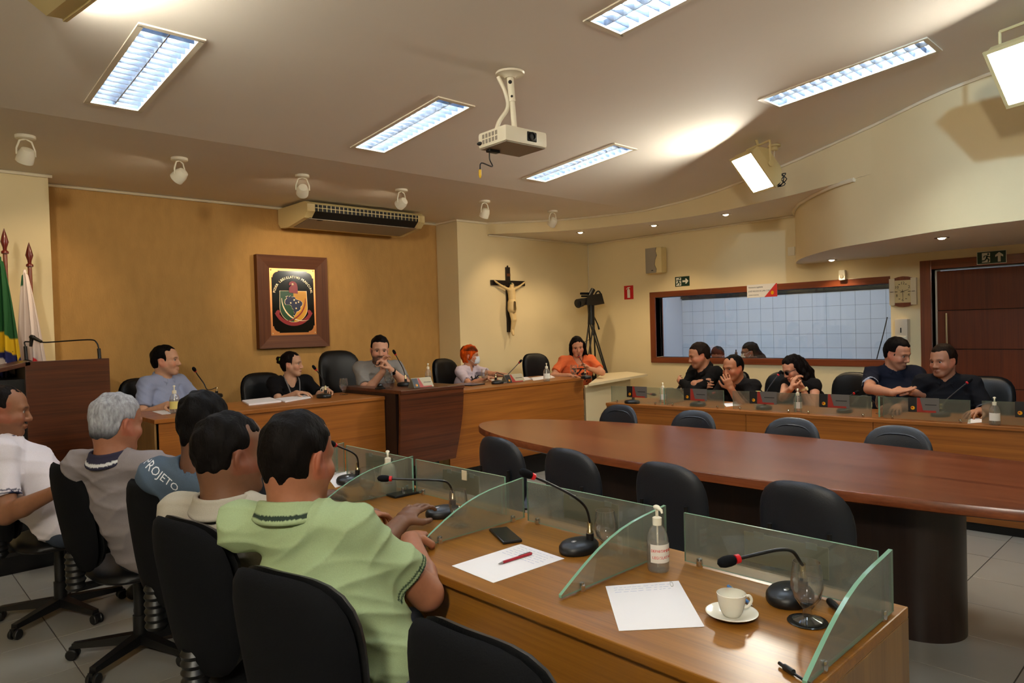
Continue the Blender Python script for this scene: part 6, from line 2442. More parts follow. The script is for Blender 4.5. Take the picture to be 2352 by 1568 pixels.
        def ccol(Pw):
            c = np.tile(cc, (len(Pw), 1)).astype(np.float32)
            if extras and 'collar_line' in extras:
                L_ = np.array(low_)
                R_ = np.array(ring)
                dl = np.sqrt(((Pw[:, None] - L_[None]) ** 2).sum(2))
                j = dl.argmin(1)
                ax_ = (R_ - L_)[j]
                tt = ((Pw - L_[j]) * ax_).sum(1) / (ax_ ** 2).sum(1)
                m = (tt > .10) & (tt < .36)
                c[m] = np.array(srgb(*extras['collar_line']))
            c[:, 3] = 1
            return c
        me = raw_mesh('collar', Pc - P0, Fq, ['cloth'], lambda P_: ccol(P_ + P0))
        co = bpy.data.objects.new('collar', me)
        COL.objects.link(co)
        co.parent = so
    # ---------------- trousers, shoes
    if legs:
        kd = Rb[1] if knee_dir is None else nrm(knee_dir)
        Ft = Field(P0 - np.array([.7, .7, P0[2] - feet + .02]), P0 + np.array([.7, .7, .2]), .014)
        Ft.ecap(P0 - np.array([0, 0, .02]), P0 + up * .05, (.145 * s * fat, .10 * s * fat), (.125 * s * fat, .085 * s * fat), side, .04)
        shoes = []
        for q in (-1, 1):
            hp = P0 + side * q * .085 * s - np.array([0, 0, .03])
            kn = hp + kd * .37 * s + side * q * .06 * s + np.array([0, 0, .0])
            an = np.array([kn[0] - kd[0] * .02, kn[1] - kd[1] * .02, feet + .09])
            Ft.cone(hp, kn, .085 * s, .062 * s, .04)
            Ft.cone(kn, an, .060 * s, .048 * s, .02, clip=[(an, np.array([0, 0, -1.0]))])
            shoes.append(an)
        me = Ft.mesh('trousers', ['cloth'], np.array(srgb(*trousers)))
        for v_ in (me,):
            co_ = np.empty(len(v_.vertices) * 3, np.float32)
            v_.vertices.foreach_get('co', co_)
            co_ = co_.reshape(-1, 3) - P0.astype(np.float32)
            v_.vertices.foreach_set('co', co_.ravel())
        to = bpy.data.objects.new('trousers', me)
        COL.objects.link(to)
        to.parent = t
        for an in shoes:
            Fh = Field(an - .2, an + .2, .012)
            toe = an + kd * .17
            toe[2] = feet + .035
            heel = an - kd * .05
            heel[2] = feet + .045
            Fh.cone(heel, toe, .042, .034, .02, clip=[((0, 0, feet + .002), (0, 0, -1))])
            Fh.cone(an, (heel + toe) / 2 + np.array([0, 0, .0]), .043, .04, .03, clip=[((0, 0, feet + .002), (0, 0, -1))])
            me = Fh.mesh('shoe', ['shoe'])
            co_ = np.empty(len(me.vertices) * 3, np.float32)
            me.vertices.foreach_get('co', co_)
            me.vertices.foreach_set('co', (co_.reshape(-1, 3) - P0.astype(np.float32)).ravel())
            ho = bpy.data.objects.new('shoe', me)
            COL.objects.link(ho)
            ho.parent = t
    # ---------------- hair
    if hair:
        Fr = Field(H - .34 * s if hair.get('long') else H - .17 * s, H + .19 * s, hair_res)
        PP = lambda x, y, z: H + (np.array([x, y, z]) * s) @ Rh
        th = hair.get('th', .010)
        line = hair.get('line', .062)          # height of the hairline at the forehead
        Fr.ell(PP(0, -.014, .037), np.array([.074 + th, .0945 + th, .081 + th * hair.get('top', 1.3)]) * s, Rh, .0)
        Fr.ell(PP(0, -.034, -.014), np.array([.060 + th, .060 + th, .074 + th]) * s, Rh, .03)
        if hair.get('quiff'):
            qx, qy, qz, qr = hair['quiff']
            Fr.ell(PP(qx, qy, qz), np.array([.055, .04, qr]) * s, Rh, .02)
        # open the face: everything in front of the hairline and below it
        yb = hair.get('side', .030)             # how far forward the sideburn edge sits
        nape = hair.get('nape', -.060)
        sl, (gx, gy, gz) = Fr.sub(Fr.lo, Fr.lo + Fr.h * np.array(Fr.v.shape))
        dx, dy, dz = gx - H[0], gy - H[1], gz - H[2]
        lx = (dx * Rh[0][0] + dy * Rh[0][1] + dz * Rh[0][2]) / s
        ly = (dx * Rh[1][0] + dy * Rh[1][1] + dz * Rh[1][2]) / s
        lz = (dx * Rh[2][0] + dy * Rh[2][1] + dz * Rh[2][2]) / s
        wob = .0014 * np.sin(140 * lx + 3) + .001 * np.sin(230 * lx + 60 * lz)
        face = np.minimum(ly - yb - .30 * np.maximum(0, .0 - 0 * lz), (line - .9 * lx * lx / .06 * hair.get('temple', .25) + wob) - lz)
        low = np.maximum(nape + .0 - lz + wob, -(.04 - np.abs(lx)) * 0 + (nape - lz))
        ear = np.minimum(np.minimum(ly + .032, .016 - ly), np.minimum(.016 - lz + wob, np.abs(lx) - .055)) if hair.get('ears', True) else -1
        below_side = np.minimum(-.022 - lz + wob, ly + hair.get('back', .020))
        d = Fr.v
        for cut_, kk in ((face, .016), (low, .014), (ear, .010), (below_side if hair.get('sides', True) else -1, .012)):
            if not np.isscalar(cut_):
                d = -self_smin(-d, -(cut_ * s).astype(np.float32), kk)
        Fr.v = d.astype(np.float32)
        for a, b, ra, rb in hair.get('locks', []):
            Fr.cone(PP(*a), PP(*b), ra * s, rb * s, .018)
        for c_, r_ in hair.get('blobs', []):
            Fr.ell(PP(*c_), np.array(r_) * s, Rh, .012)
        Fr.wave(hair.get('rough', .0022) * s, [(70, 40, 60, .6), (-50, 90, 70, .5), (120, -80, 30, .5), (160, 120, -90, .35)], seed=3)
        if hair.get('bald'):
            c_, r_ = hair['bald']
            Fr.ell(PP(*c_), np.array(r_) * s, Rh, .012, True)
        hc = np.array(srgb(*hair_col)) * (.5 if sum(hair_col) < 150 else 1)
        hc2 = np.array(srgb(*hair.get('col2', hair_col)))

        def hcol(Pw):
            l = ((Pw - H) @ Rh.T) / s
            m = np.clip(.5 + (l[:, 2] - hair.get('split', -.02)) / .05, 0, 1) if 'col2' in hair else np.ones(len(Pw))
            if 'streak' in hair:
                m = np.clip(.5 + .9 * np.sin(l[:, 0] * 60 + l[:, 1] * 25) * .5 + (l[:, 2] < .06) * .6, 0, 1)
            return hc[None] * m[:, None] + hc2[None] * (1 - m[:, None])
        Pr, Fq = Fr.surf()
        if len(Fq):
            me = raw_mesh('hair', Pr - P0, Fq, ['hair_fibre'], lambda P_: hcol(P_ + P0))
            ho = bpy.data.objects.new('hair', me)
            COL.objects.link(ho)
            ho.parent = t
    PPl = lambda x, y, z: Vector(H + (np.array([x, y, z]) * s) @ Rh - P0)
    if mask:
        vs, fs = [], []
        nU, nV = 14, 9
        for j in range(nV):
            v_ = j / (nV - 1)
            z = -.008 - .088 * v_
            for i in range(nU):
                u = i / (nU - 1) * 2 - 1
                yy = .112 + .008 * math.sin(PI * v_) - .052 * u * u - .022 * max(0, v_ - .75)
                vs.append(PPl(u * (.060 - .012 * max(0, v_ - .6)), yy, z - .010 * u * u * (1 - 2 * v_) * 0 + (.006 * (1 - abs(u)) if j == 0 else 0)))
        fs = [(j * nU + i, j * nU + i + 1, (j + 1) * nU + i + 1, (j + 1) * nU + i) for j in range(nV - 1) for i in range(nU - 1)]
        mo = MB().add(vs, fs).build('face_mask', 'mask_cloth' if mask is True else mask, t, smooth=180)
        so_ = mo.modifiers.new('th', 'SOLIDIFY')
        so_.thickness = .003
        st_ = MB()
        for q in (-1, 1):
            st_.tube([PPl(q * .060, .060, -.02), PPl(q * .078, 0, .012), PPl(q * .080, -.014, .0)], .0015, 5)
            st_.tube([PPl(q * .052, .055, -.085), PPl(q * .076, .0, -.035), PPl(q * .079, -.014, -.01)], .0015, 5)
        st_.build('ear_loop', 'mask_cloth', mo)
    if glasses:
        g = MB()
        for q in (-1, 1):
            ring = [PPl(q * .034 + .025 * math.cos(a), .104 - .008 * abs(math.cos(a) * q + .5) * .5, .0 + .019 * math.sin(a)) for a in [2 * PI * k / 16 for k in range(17)]]
            g.tube(ring, .0022, 6)
            g.tube([PPl(q * .059, .098, .006), PPl(q * .077, .03, .008), PPl(q * .078, -.02, .004)], .0022, 6)
        g.tube([PPl(-.009, .106, .004), PPl(.009, .106, .004)], .002, 6)
        go = g.build('glasses', 'black_plastic', t, smooth=60)
        if glasses == 'dark':
            for q in (-1, 1):
                c0 = PPl(q * .034, .101, 0)
                ring = [PPl(q * .034 + .0245 * math.cos(a), .102, .0185 * math.sin(a)) for a in [2 * PI * k / 16 for k in range(16)]]
                MB().add([c0] + ring, [(0, 1 + k, 1 + (k + 1) % 16) for k in range(16)]).build('dark_lens', 'lens_dark', go)
    return dict(t=t, C=C, N=N, up=up, fwd=fwd, side=side, PPl=PPl, arms=arms, shirt=so, P0=P0, H=H, Rh=Rh)


D2 = math.radians
SHORT = dict(th=.007, line=.066, side=.035)
# (figure of the crucifix is grown with the same surface builder as the people)
fg = Field((5.94, 6.56, 1.40), (6.60, 6.66, 2.16), .006)
o0 = np.array([6.27, 6.645, 1.872])


def cc(a, b, ra, rb, k=.012):
    fg.cone(o0 + np.array(a), o0 + np.array(b), ra, rb, k)


cc((0.01, -.045, .175), (0.012, -.045, .185), .028, .026)
cc((0.0, -.04, .13), (0, -.04, .15), .016, .016)
for s in (-1, 1):
    cc((s * .045, -.035, .125), (s * .15, -.03, .165), .020, .015)
    cc((s * .15, -.03, .165), (s * .245, -.025, .215), .014, .010)
    cc((s * .245, -.025, .215), (s * .28, -.025, .235), .011, .008)
    cc((s * .028 - .0, -.04, -.12), (s * .02 + .012, -.06, -.27), .030, .021)
    cc((s * .02 + .012, -.06, -.27), (s * .012, -.035, -.42), .020, .013)
cc((0, -.04, .11), (.004, -.045, .02), .052, .044, .02)
cc((.004, -.045, .02), (0, -.045, -.09), .042, .05, .02)
cc((-.004, -.05, -.05), (-.004, -.05, -.13), .056, .058, .01)
cc((.0, -.035, -.42), (.0, -.055, -.465), .022, .016)
me = fg.mesh('figure', ['ivory'])
o = bpy.data.objects.new('figure', me)
COL.objects.link(o)
o.parent = cx_
o.location = -cx_.location
MB().lathe([(.026, 0), (.03, .004), (.03, .012), (.026, .016)], 14, M=Matrix.Translation((.011, -.072, .195)) @ Matrix.Rotation(.4, 4, 'X'), closed=True).build('crown', 'sign_green', cx_, smooth=50)

# ================================================================== THE CAST
def hd(x, y, D):
    return CP + ray(x, y) / F_PX * D


IMR = np.array([CR[0], CR[1], 0.0])       # to the right in the picture
TOC = np.array([-_fw[0], -_fw[1], 0.0])   # towards the viewer
UPV = np.array([0, 0, 1.0])


def emboss(shirt, s, size, m, parent, centre, look, right, depth=.0012, sx=1.0, name='lettering'):
    """flat print wrapped on the cloth by projecting along 'look'"""
    from mathutils.bvhtree import BVHTree
    me0 = shirt.data
    bv = BVHTree.FromPolygons([v.co for v in me0.vertices], [p.vertices for p in me0.polygons])
    me = text_mesh(s, size, 0.0)
    bm = bmesh.new()
    bm.from_mesh(me)
    bmesh.ops.triangulate(bm, faces=bm.faces[:])
    bmesh.ops.subdivide_edges(bm, edges=[e for e in bm.edges if e.calc_length() > size * .25], cuts=1)
    look, right = Vector(look).normalized(), Vector(right).normalized()
    upv = right.cross(-look).normalized()
    if upv.z < 0:
        upv = -upv
    for v in bm.verts:
        o_ = Vector(centre) + right * v.co.x * sx + upv * v.co.y - look * .5
        h = bv.ray_cast(o_, look)
        v.co = (h[0] - look * depth) if h[0] is not None else Vector(centre)
    bm.to_mesh(me)
    bm.free()
    me.materials.clear()
    me.materials.append(MATS[m])
    return part(name, me, parent)


mat('print_white', srgb(214, 216, 222), 0.8)
mat('print_black', srgb(22, 20, 24), 0.8)
mat('print_coral', srgb(226, 120, 110), 0.8)
LEFT_G = 'chairs of the near council desk'

# ---- near row
swivel_chair('black swivel chair with armrests under the man in the white polo', (.78, 4.45, 0), D2(0), LEFT_G, back_z=.25, arms=True, spin=.35, lean=.18)
swivel_chair('black swivel chair of the grey haired man, with a small white tag', (.95, 3.62, 0), D2(4), LEFT_G, back_z=.25, spin=.25, lean=.16)
swivel_chair('black swivel chair of the man in the blue shirt with lettering', (1.07, 2.92, 0), D2(8), LEFT_G, back_z=.25, spin=.5)
swivel_chair('black swivel chair of the man in the beige polo', (.98, 2.25, 0), D2(10), LEFT_G, back_z=.25, spin=.1, lean=.16)
swivel_chair('black swivel chair of the man in the green polo', (.97, 1.60, 0), D2(14), LEFT_G, back_z=.25, spin=.7, lean=.16)
swivel_chair('empty black swivel chair nearest to the viewer', (1.09, 1.03, 0), D2(4), LEFT_G, back_z=.23, spin=.3)

p1 = person('man in a white polo leaning back in the chair at the left edge', hd(8, 945, 3.5), (D2(-12), .10, -.03), D2(-8), (.78, 4.26, .56), skin=(134, 90, 64), size=1.06, fold=1.5, fat=1.12,
            hair=dict(th=.006, line=.090, side=.022, temple=.2), hair_col=(30, 24, 22), shirt_col=(218, 210, 216), collar='polo', cuff=[((40, 44, 70), -.012, -.004), ((40, 44, 70), -.024, -.018)],
            wrists=(hd(125, 1130, 3.25), np.array([1.05, 4.42, .64])), poles=(-UPV * .6 - IMR * .8, None), hands=(dict(d=IMR + .1 * UPV, n=(0, 0, -1), curl=.4), None), stubble=.25, trousers=(56, 64, 78), extras=dict(collar_line=(50, 52, 80)), knee_dir=(1, -.1, 0))
p2 = person('grey haired man in a grey polo with navy collar, seen from behind', hd(268, 972, 2.98), (D2(22), .18, 0), D2(34), (.96, 3.40, .56), skin=(148, 98, 74), size=1.03, fold=1.2, fat=1.1,
            hair=dict(th=.009, line=.074, side=.03, nape=-.072, col2=(58, 58, 62), split=-.035, rough=.003), hair_col=(150, 150, 156), shirt_col=(132, 124, 126), collar='polo', collar_col=(44, 42, 58),
            wrists=(np.array([1.42, 3.45, .79]), np.array([1.40, 3.75, .79])), trousers=(40, 42, 50), extras=dict(collar_line=(200, 200, 200)), knee_dir=(1, .1, 0))
p3 = person('man in a slate blue shirt with white lettering on the back', hd(468, 978, 2.58), (D2(44), .20, 0), D2(44), (1.02, 2.74, .56), skin=(92, 62, 48), size=1.02, fat=1.12,
            hair=dict(th=.009, line=.074, side=.03, nape=-.085, rough=.0035), hair_col=(18, 15, 15), shirt_col=(74, 88, 104), collar='crew',
            wrists=(np.array([1.44, 2.72, .79]), np.array([1.42, 3.0, .79])), trousers=(40, 44, 54), knee_dir=(1, .1, 0), brow=(18, 14, 12))
emboss(p3['shirt'], 'PROJETO', .042, 'print_white', p3['shirt'], Vector(hd(398, 1078, 2.6)) - Vector(p3['P0']), -TOC, IMR - UPV * .75)
p4 = person('man in a beige grey polo, head turned to the right', hd(530, 1043, 2.25), (D2(4), .06, 0), D2(30), (.99, 2.27, .55), skin=(104, 70, 50), size=1.11, fold=1.4, fat=1.16,
            hair=dict(th=.007, line=.074, side=.026, nape=-.045, rough=.003, temple=.15), hair_col=(20, 16, 15), shirt_col=(166, 158, 144), collar='polo',
            wrists=(np.array([1.42, 2.12, .79]), np.array([1.42, 2.40, .79])), trousers=(44, 46, 52), knee_dir=(1, .1, 0), brow=(18, 14, 12))
p5 = person('man in a light green polo with forearm on the desk, seen from behind', hd(684, 1052, 1.98), (D2(24), .16, 0), D2(36), (1.0, 1.70, .55), skin=(146, 94, 68), size=1.10, fold=1.6, fat=1.10, chest=.95, shoulder_w=.155, res=.005,
            hair=dict(th=.007, line=.074, side=.032, nape=-.078, rough=.002, bald=((0, -.055, .128), (.022, .022, .014))), hair_col=(20, 15, 13), shirt_col=(150, 166, 126), collar='polo',
            wrists=(np.array([1.315, 1.90, .80]), np.array([1.36, 2.24, .80])), elbows=(np.array([1.19, 1.66, .73]), np.array([1.0, 2.3, .75])),
            hands=(dict(d=(.55, .55, -.05), n=(0, 0, -1), curl=.75, thumb=.9), dict(d=(.8, .3, 0), n=(0, 0, -1), curl=.4)), cuff=[((40, 58, 44), -.014, -.005), ((40, 58, 44), -.028, -.020)],
            trousers=(84, 92, 108), extras=dict(collar_line=(40, 52, 44)), knee_dir=(1, .1, 0))
sh_tag = None

# ---- dais
DAIS_G = 'chairs behind the raised desks'
swivel_chair('black chair behind the blue shirted man', (1.78, 6.05, .19), D2(-80), DAIS_G, back_z=.27)
swivel_chair('black chair behind the woman in black', (2.72, 6.02, .19), D2(-95), DAIS_G, back_z=.25)
swivel_chair('tall black leather chair of the presiding man', (3.55, 6.02, .19), D2(-85), DAIS_G, kind='exec')
swivel_chair('black chair behind the red haired woman', (4.97, 6.1, .19), D2(-80), DAIS_G, back_z=.27)
swivel_chair('black chair behind the woman in orange', (6.22, 5.95, .19), D2(-100), DAIS_G, back_z=.27)

p6 = person('man in a light blue short sleeved button shirt on the dais', hd(381, 828, 5.62), (D2(-38), -.02, 0), D2(-62), (1.80, 6.05, .73), skin=(196, 148, 118), size=1.0, fat=1.05,
            hair=dict(th=.010, line=.080, side=.030, nape=-.06, temple=.1), hair_col=(20, 16, 16), shirt_col=(146, 154, 182), collar='shirt',
            wrists=(np.array([1.72, 5.62, .985]), np.array([2.08, 5.66, .985])), hands=(dict(d=(.3, -.9, 0), n=(0, 0, -1)), dict(d=(-.3, -.9, 0), n=(0, 0, -1))), feet=.19, stubble=.12)
p7 = person('woman in a black blouse with a lanyard and hair bun', hd(670, 836, 6.4), (D2(-46), .02, 0), D2(-95), (2.93, 6.12, .70), skin=(196, 150, 122), size=.93, fem=True, shoulder_w=.165, chest=.88,
            hair=dict(th=.009, line=.078, side=.034, nape=-.075, temple=.1, ears=True, blobs=[((0.0, -.115, .035), (.035, .032, .036)), ((.012, -.135, .055), (.02, .018, .02)), ((-.015, -.14, .02), (.018, .02, .018))]), hair_col=(26, 17, 16), shirt_col=(18, 17, 19), collar='scoop',
            wrists=(np.array([2.78, 5.66, .985]), np.array([3.06, 5.64, .985])), hands=(dict(d=(.5, -.7, 0), n=(0, 0, -1)), dict(d=(-.5, -.7, 0), n=(0, 0, -1))), feet=.19)
ppl = p7['PPl']
MB().tube([ppl(.028 * math.cos(a) + .0, -.108 + .006 * math.sin(a), .04 + .03 * math.sin(a)) for a in [2 * PI * k / 14 for k in range(15)]], .009, 8).build('hair_tie', 'lime', p7['t'], smooth=60) if 'lime' in MATS else None
p8 = person('bearded man in a grey t-shirt resting his mouth on clasped hands', hd(872, 803, 6.6), (D2(-117), .16, -.06), D2(-112), (3.70, 5.98, .74), skin=(200, 150, 124), size=1.03, fat=1.05,
            hair=dict(th=.010, line=.078, side=.03, nape=-.05, top=1.9, temple=.1), hair_col=(22, 16, 15), shirt_col=(132, 128, 124), collar='crew', beard=.85,
            wrists=(hd(880, 853, 6.36), hd(899, 850, 6.34)), poles=(-IMR * .55 - UPV, IMR * .75 - UPV),
            hands=(dict(d=(.12, .15, .9), n=IMR + TOC * .3, curl=.7, thumb=.8), dict(d=-IMR * .5 + UPV * .8, n=-IMR, curl=.8, thumb=.8)), feet=.19)
def coral_print(l, c):
    m = (np.abs(l[:, 0]) < .085) & (l[:, 1] > 0) & (l[:, 2] < -.005) & (l[:, 2] > -.03)
    c[m] = np.array(srgb(222, 120, 108))


p9 = person('red haired woman in a white v-neck t-shirt and white face mask', hd(1080, 817, 7.95), (D2(-48), .02, 0), D2(-72), (5.08, 6.20, .70), skin=(196, 140, 110), size=.93, fem=True, shoulder_w=.165, chest=.95, fat=1.02, mask=True, extras=dict(print=coral_print),
            hair=dict(th=.017, line=.045, side=.040, nape=-.085, ears=True, back=.02, col2=(60, 28, 12), streak=True, top=1.4, rough=.004, locks=[((.07, .03, .03), (.075, .0, -.04), .018, .012), ((-.07, .03, .03), (-.075, .0, -.04), .018, .012)]), hair_col=(206, 78, 14), shirt_col=(205, 192, 205), collar='v',
            wrists=(np.array([4.98, 5.66, .965]), np.array([5.28, 5.62, .965])), hands=(dict(d=(.3, -.9, 0), n=(0, 0, -1)), dict(d=(-.4, -.8, 0), n=(0, 0, -1))), feet=.19)
emboss(p9['shirt'], 'PAIS', .085, 'print_black', p9['shirt'], Vector(hd(1084, 871, 7.8)) - Vector(p9['P0']), -TOC, IMR)


def orange_print(l, c):
    m = (np.abs(l[:, 0] + .0) < .10) & (l[:, 2] < .045) & (l[:, 2] > -.13) & (l[:, 1] > 0)
    n_ = np.sin(l[:, 0] * 95 + 2 * np.sin(l[:, 2] * 60)) + np.sin(l[:, 2] * 110 + 3 * np.sin(l[:, 0] * 45)) + (l[:, 2] > .03) * 2
    c[m & (n_ > .25)] = np.array(srgb(34, 28, 34))


p10 = person('woman in an orange printed t-shirt speaking into a microphone', hd(1326, 796, 8.5), (D2(-132), .26, .10), D2(-122), (6.48, 5.72, .70), skin=(206, 146, 116), size=.97, fem=True, fat=1.12, chest=1.1, shoulder_w=.18,
             hair=dict(th=.012, line=.082, side=.026, nape=-.085, temple=.5, ears=False, long=True, back=.0, locks=[((.075, .0, .03), (.085, -.0, -.09), .030, .024), ((-.075, .0, .03), (-.09, .0, -.09), .030, .026), ((0, -.09, 0), (0, -.075, -.12), .05, .04), ((.05, -.06, 0), (.06, -.05, -.12), .04, .03), ((-.05, -.06, 0), (-.06, -.05, -.12), .04, .03), ((-.09, .0, -.09), (-.115, .02, -.115), .022, .008)]), hair_col=(20, 13, 14),
             shirt_col=(226, 112, 66), collar='scoop', extras=dict(print=orange_print),
             wrists=(hd(1308, 862, 8.2), hd(1352, 846, 8.22)), poles=(-IMR - UPV * .6, IMR * .9 - UPV * .6), hands=(dict(d=IMR * .9 - UPV * .1, n=(0, 0, -1), curl=.3), dict(d=-IMR * .75 + UPV * .6, n=-IMR * .5 + TOC * .4 - UPV * .4, curl=.8, thumb=.9)), feet=.19)

# ---- right row
RIGHT_G = 'chairs of the right council desk'
swivel_chair('black chair behind the man with crossed arms', (6.72, 3.90, 0), D2(160), RIGHT_G, back_z=.25)
swivel_chair('black chair behind the man covering his mouth', (6.54, 3.24, 0), D2(172), RIGHT_G, back_z=.27)
swivel_chair('black chair behind the woman in dark glasses', (6.58, 2.62, 0), D2(165), RIGHT_G, back_z=.28)
swivel_chair('black chair behind the navy polo man', (6.60, 2.16, 0), D2(185), RIGHT_G, back_z=.22)
swivel_chair('black chair behind the rightmost seated man', (6.52, 1.46, 0), D2(185), RIGHT_G, back_z=.28)

f_, l_ = np.array([math.cos(D2(158)), math.sin(D2(158)), 0]), np.array([-math.sin(D2(158)), math.cos(D2(158)), 0])
c_ = np.array([6.42, 3.88, .0])
CROSS = ((c_ + f_ * .20 + l_ * .10 + UPV * .88, c_ + f_ * .24 - l_ * .10 + UPV * .90), (-l_ * 1.0 - UPV * .8 + f_ * .3, l_ * 1.0 - UPV * .8 + f_ * .3),
         (dict(d=l_ * .9 - f_ * .5, n=-f_, curl=.3), dict(d=-l_ * .9 - f_ * .5, n=-f_, curl=.3)))
p11 = person('man in a black long sleeved shirt with crossed arms', hd(1606, 816, 7.2), (D2(138), .24, 0), D2(158), (6.64, 3.84, .56), skin=(176, 122, 92), size=1.05, fat=1.14,
             hair=dict(th=.010, line=.080, side=.03, nape=-.055, top=1.5), hair_col=(48, 34, 26), shirt_col=(17, 15, 15), collar='shirt', sleeve='long', stubble=.2,
             wrists=CROSS[0], poles=CROSS[1], hands=CROSS[2])
p12 = person('man in a black t-shirt covering his mouth with one hand', hd(1684, 845, 6.62), (D2(166), .14, .04), D2(170), (6.44, 3.30, .56), skin=(160, 104, 74), size=1.02, fat=1.14,
             hair=dict(th=.007, line=.078, side=.03, nape=-.045, temple=.1), hair_col=(18, 14, 13), shirt_col=(20, 18, 19), collar='crew',
             wrists=(np.array([5.9, 3.62, .78]), hd(1679, 893, 6.38)), poles=(None, IMR * .45 - UPV), hands=(None, dict(d=-IMR * .35 + UPV * .8, n=IMR * .3 - TOC * .9, curl=.75, thumb=.2)))
p13 = person('woman in a black sleeveless top and dark glasses, hands folded at her chin', hd(1822, 846, 6.4), (D2(148), .42, 0), D2(165), (6.52, 2.74, .56), skin=(196, 140, 112), size=.96, fem=True, shoulder_w=.165, chest=.95, fat=1.04,
             hair=dict(th=.013, line=.078, side=.026, nape=-.10, ears=False, long=True, back=.0, rough=.004, locks=[((.07, -.03, .02), (.095, -.07, -.12), .036, .036), ((.095, -.07, -.12), (.09, -.06, -.25), .036, .024), ((-.07, -.02, .03), (-.09, -.03, -.10), .034, .034), ((-.09, -.03, -.10), (-.085, .01, -.25), .032, .018),
                       ((0, -.09, .02), (0, -.12, -.10), .055, .055), ((0, -.12, -.10), (0, -.13, -.24), .055, .035), ((.05, -.08, .0), (.06, -.11, -.2), .045, .035), ((-.05, -.08, .0), (-.06, -.10, -.2), .045, .035)]), hair_col=(22, 15, 14), shirt_col=(20, 17, 18), collar='scoop', sleeve='none', glasses='dark',
             wrists=(hd(1818, 891, 6.12), hd(1843, 891, 6.2)), poles=(-IMR * .5 - UPV, IMR * .6 - UPV), hands=(dict(d=UPV * .8 + IMR * .25, n=IMR, curl=.6, thumb=.6), dict(d=UPV * .8 - IMR * .35, n=-IMR, curl=.7, thumb=.6)))
p14 = person('man in a navy polo talking to his neighbour, one palm open', hd(2061, 811, 5.95), (D2(-106), .34, .05), D2(-148), (6.54, 2.10, .60), skin=(176, 122, 94), size=1.04, fat=1.08,
             hair=dict(th=.011, line=.074, side=.03, nape=-.055, top=1.6, temple=-.2), hair_col=(20, 14, 13), shirt_col=(20, 22, 34), collar='polo', cuff=[((170, 176, 190), -.012, -.004)], stubble=.2,
             wrists=(hd(2050, 902, 5.55), hd(2090, 900, 5.6)), poles=(-IMR - UPV * .5, IMR - UPV * .5), hands=(dict(d=IMR * .95 + UPV * .15, n=(0, 0, 1), curl=.08, thumb=.1), dict(d=-IMR * .8 + UPV * .3, n=-UPV * .6 - IMR * .3, curl=.75, thumb=.8)))
p15 = person('man in a dark polo sitting in front of the door, listening', hd(2166, 828, 5.52), (D2(160), .14, .03), D2(186), (6.44, 1.60, .56), skin=(166, 114, 86), size=1.01, fat=1.08,
             hair=dict(th=.010, line=.074, side=.03, nape=-.05, top=1.6, temple=-.25), hair_col=(40, 26, 18), shirt_col=(19, 19, 23), collar='polo', cuff=[((120, 120, 130), -.010, -.004)], stubble=.35,
             wrists=(np.array([5.96, 1.90, .785]), np.array([6.0, 1.36, .785])), hands=(dict(d=(-.9, -.2, 0), n=(0, 0, -1)), dict(d=(-.9, .2, 0), n=(0, 0, -1))))
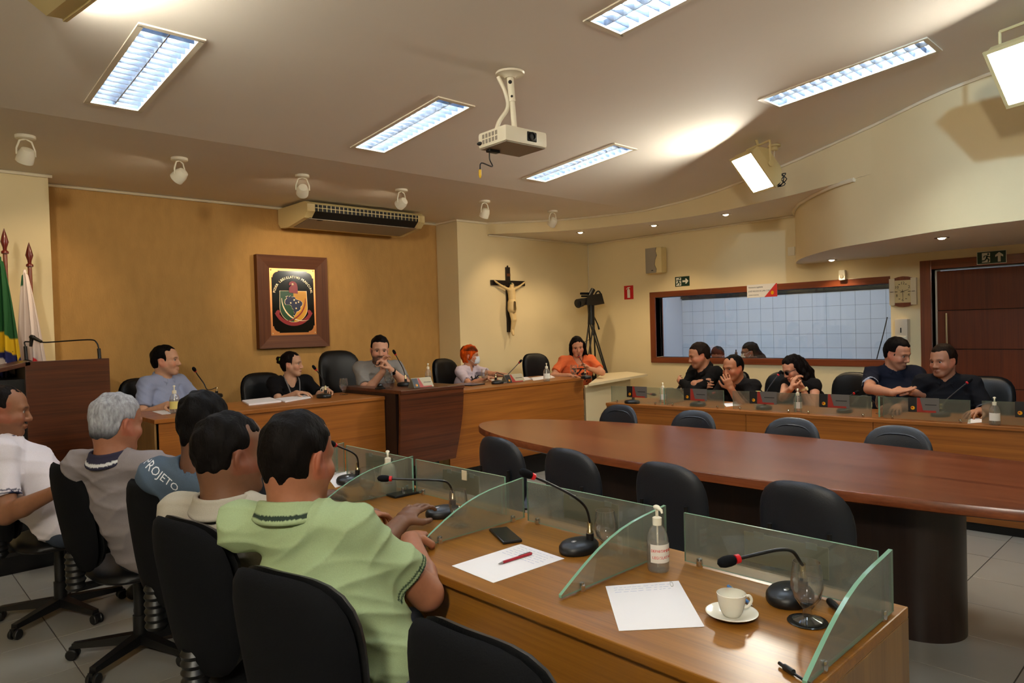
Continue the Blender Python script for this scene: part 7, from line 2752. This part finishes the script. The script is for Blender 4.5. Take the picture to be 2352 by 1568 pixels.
# ---- behind the window
p16 = person('person with dark hair and white mask half hidden behind the window sill', hd(1648, 818, 9.2), (D2(196), .30, 0), D2(196), (8.62, 4.72, .55), skin=(140, 96, 76), size=1.0, legs=False, mask=True,
             hair=dict(th=.012, line=.055, side=.025, nape=-.07), hair_col=(16, 14, 15), shirt_col=(30, 30, 34), collar='crew', res=.009)
p17 = person('woman with glasses and white mask behind the window, seen in profile', hd(1722, 808, 8.95), (D2(122), .16, 0), D2(150), (8.62, 4.30, .55), skin=(150, 104, 82), size=1.0, fem=True, legs=False, mask='mask_warm', glasses='clear',
             hair=dict(th=.010, line=.060, side=.02, nape=-.07, ears=True, long=True, locks=[((0, -.09, -.02), (0.02, -.14, -.10), .045, .04), ((0.02, -.14, -.10), (0.03, -.19, -.17), .045, .02)]), hair_col=(16, 14, 15), shirt_col=(20, 20, 23), collar='crew', res=.009)


# ---- small worn things
def band(pp, arm, m, lab, dial=None):
    S, el, wr, q = pp['arms'][arm]
    a = nrm(wr - el)
    c = wr - a * .015
    Mw = frameM(Vector(c - pp['P0']), *(lambda x: (x, Vector(a).cross(x), Vector(a)))(Vector(a).orthogonal().normalized()))
    o = MB().lathe([(.030, -.008), (.033, -.008), (.033, .008), (.030, .008)], 20, M=Mw, closed=True).build('wrist_watch', m, pp['t'], smooth=40)
    if dial is not None:
        d_ = Vector(dial).normalized()
        d_ = (d_ - Vector(a) * d_.dot(Vector(a))).normalized()
        cc_ = Vector(c - pp['P0']) + d_ * .033
        MB().lathe([(.018, 0), (.018, .006), (.001, .007)], 16, M=frameM(cc_, Vector(a), d_.cross(Vector(a)), d_)).build('watch_dial', 'clock_face' if m != 'black_plastic' else 'black_gloss', o, smooth=40)


band(p8, 1, 'black_plastic', 'black watch', TOC)
band(p13, 1, 'gold', 'gold watch', TOC + IMR)
# lanyard of the woman in black
N7, C7, f7, s7, u7, P7 = (p7[k] for k in ('N', 'C', 'fwd', 'side', 'up', 'P0'))
ly = MB()
for q in (-1, 1):
    ly.tube(smooth_path([Vector(v - P7) for v in (N7 - f7 * .05 + u7 * .02 + s7 * q * .02, N7 + s7 * q * .062 + u7 * .012, N7 + f7 * .075 + s7 * q * .06 - u7 * .03, C7 + f7 * .135 + s7 * q * .035 + u7 * .0, C7 + f7 * .155 + s7 * q * .008 - u7 * .12)]), .006, 6)
ly.build('lanyard', 'ink_grey', p7['t'], smooth=60)

# lettering on the white band of the national flag
cl_ = [o for o in FLAG1.children if o.name.startswith('flag_cloth')][0]
emboss(cl_, 'ORDEM', .05, 'sign_green', cl_, Vector(hd(36, 812, 5.1)) - FLAG1.location, -TOC, IMR - UPV * .5, .004)
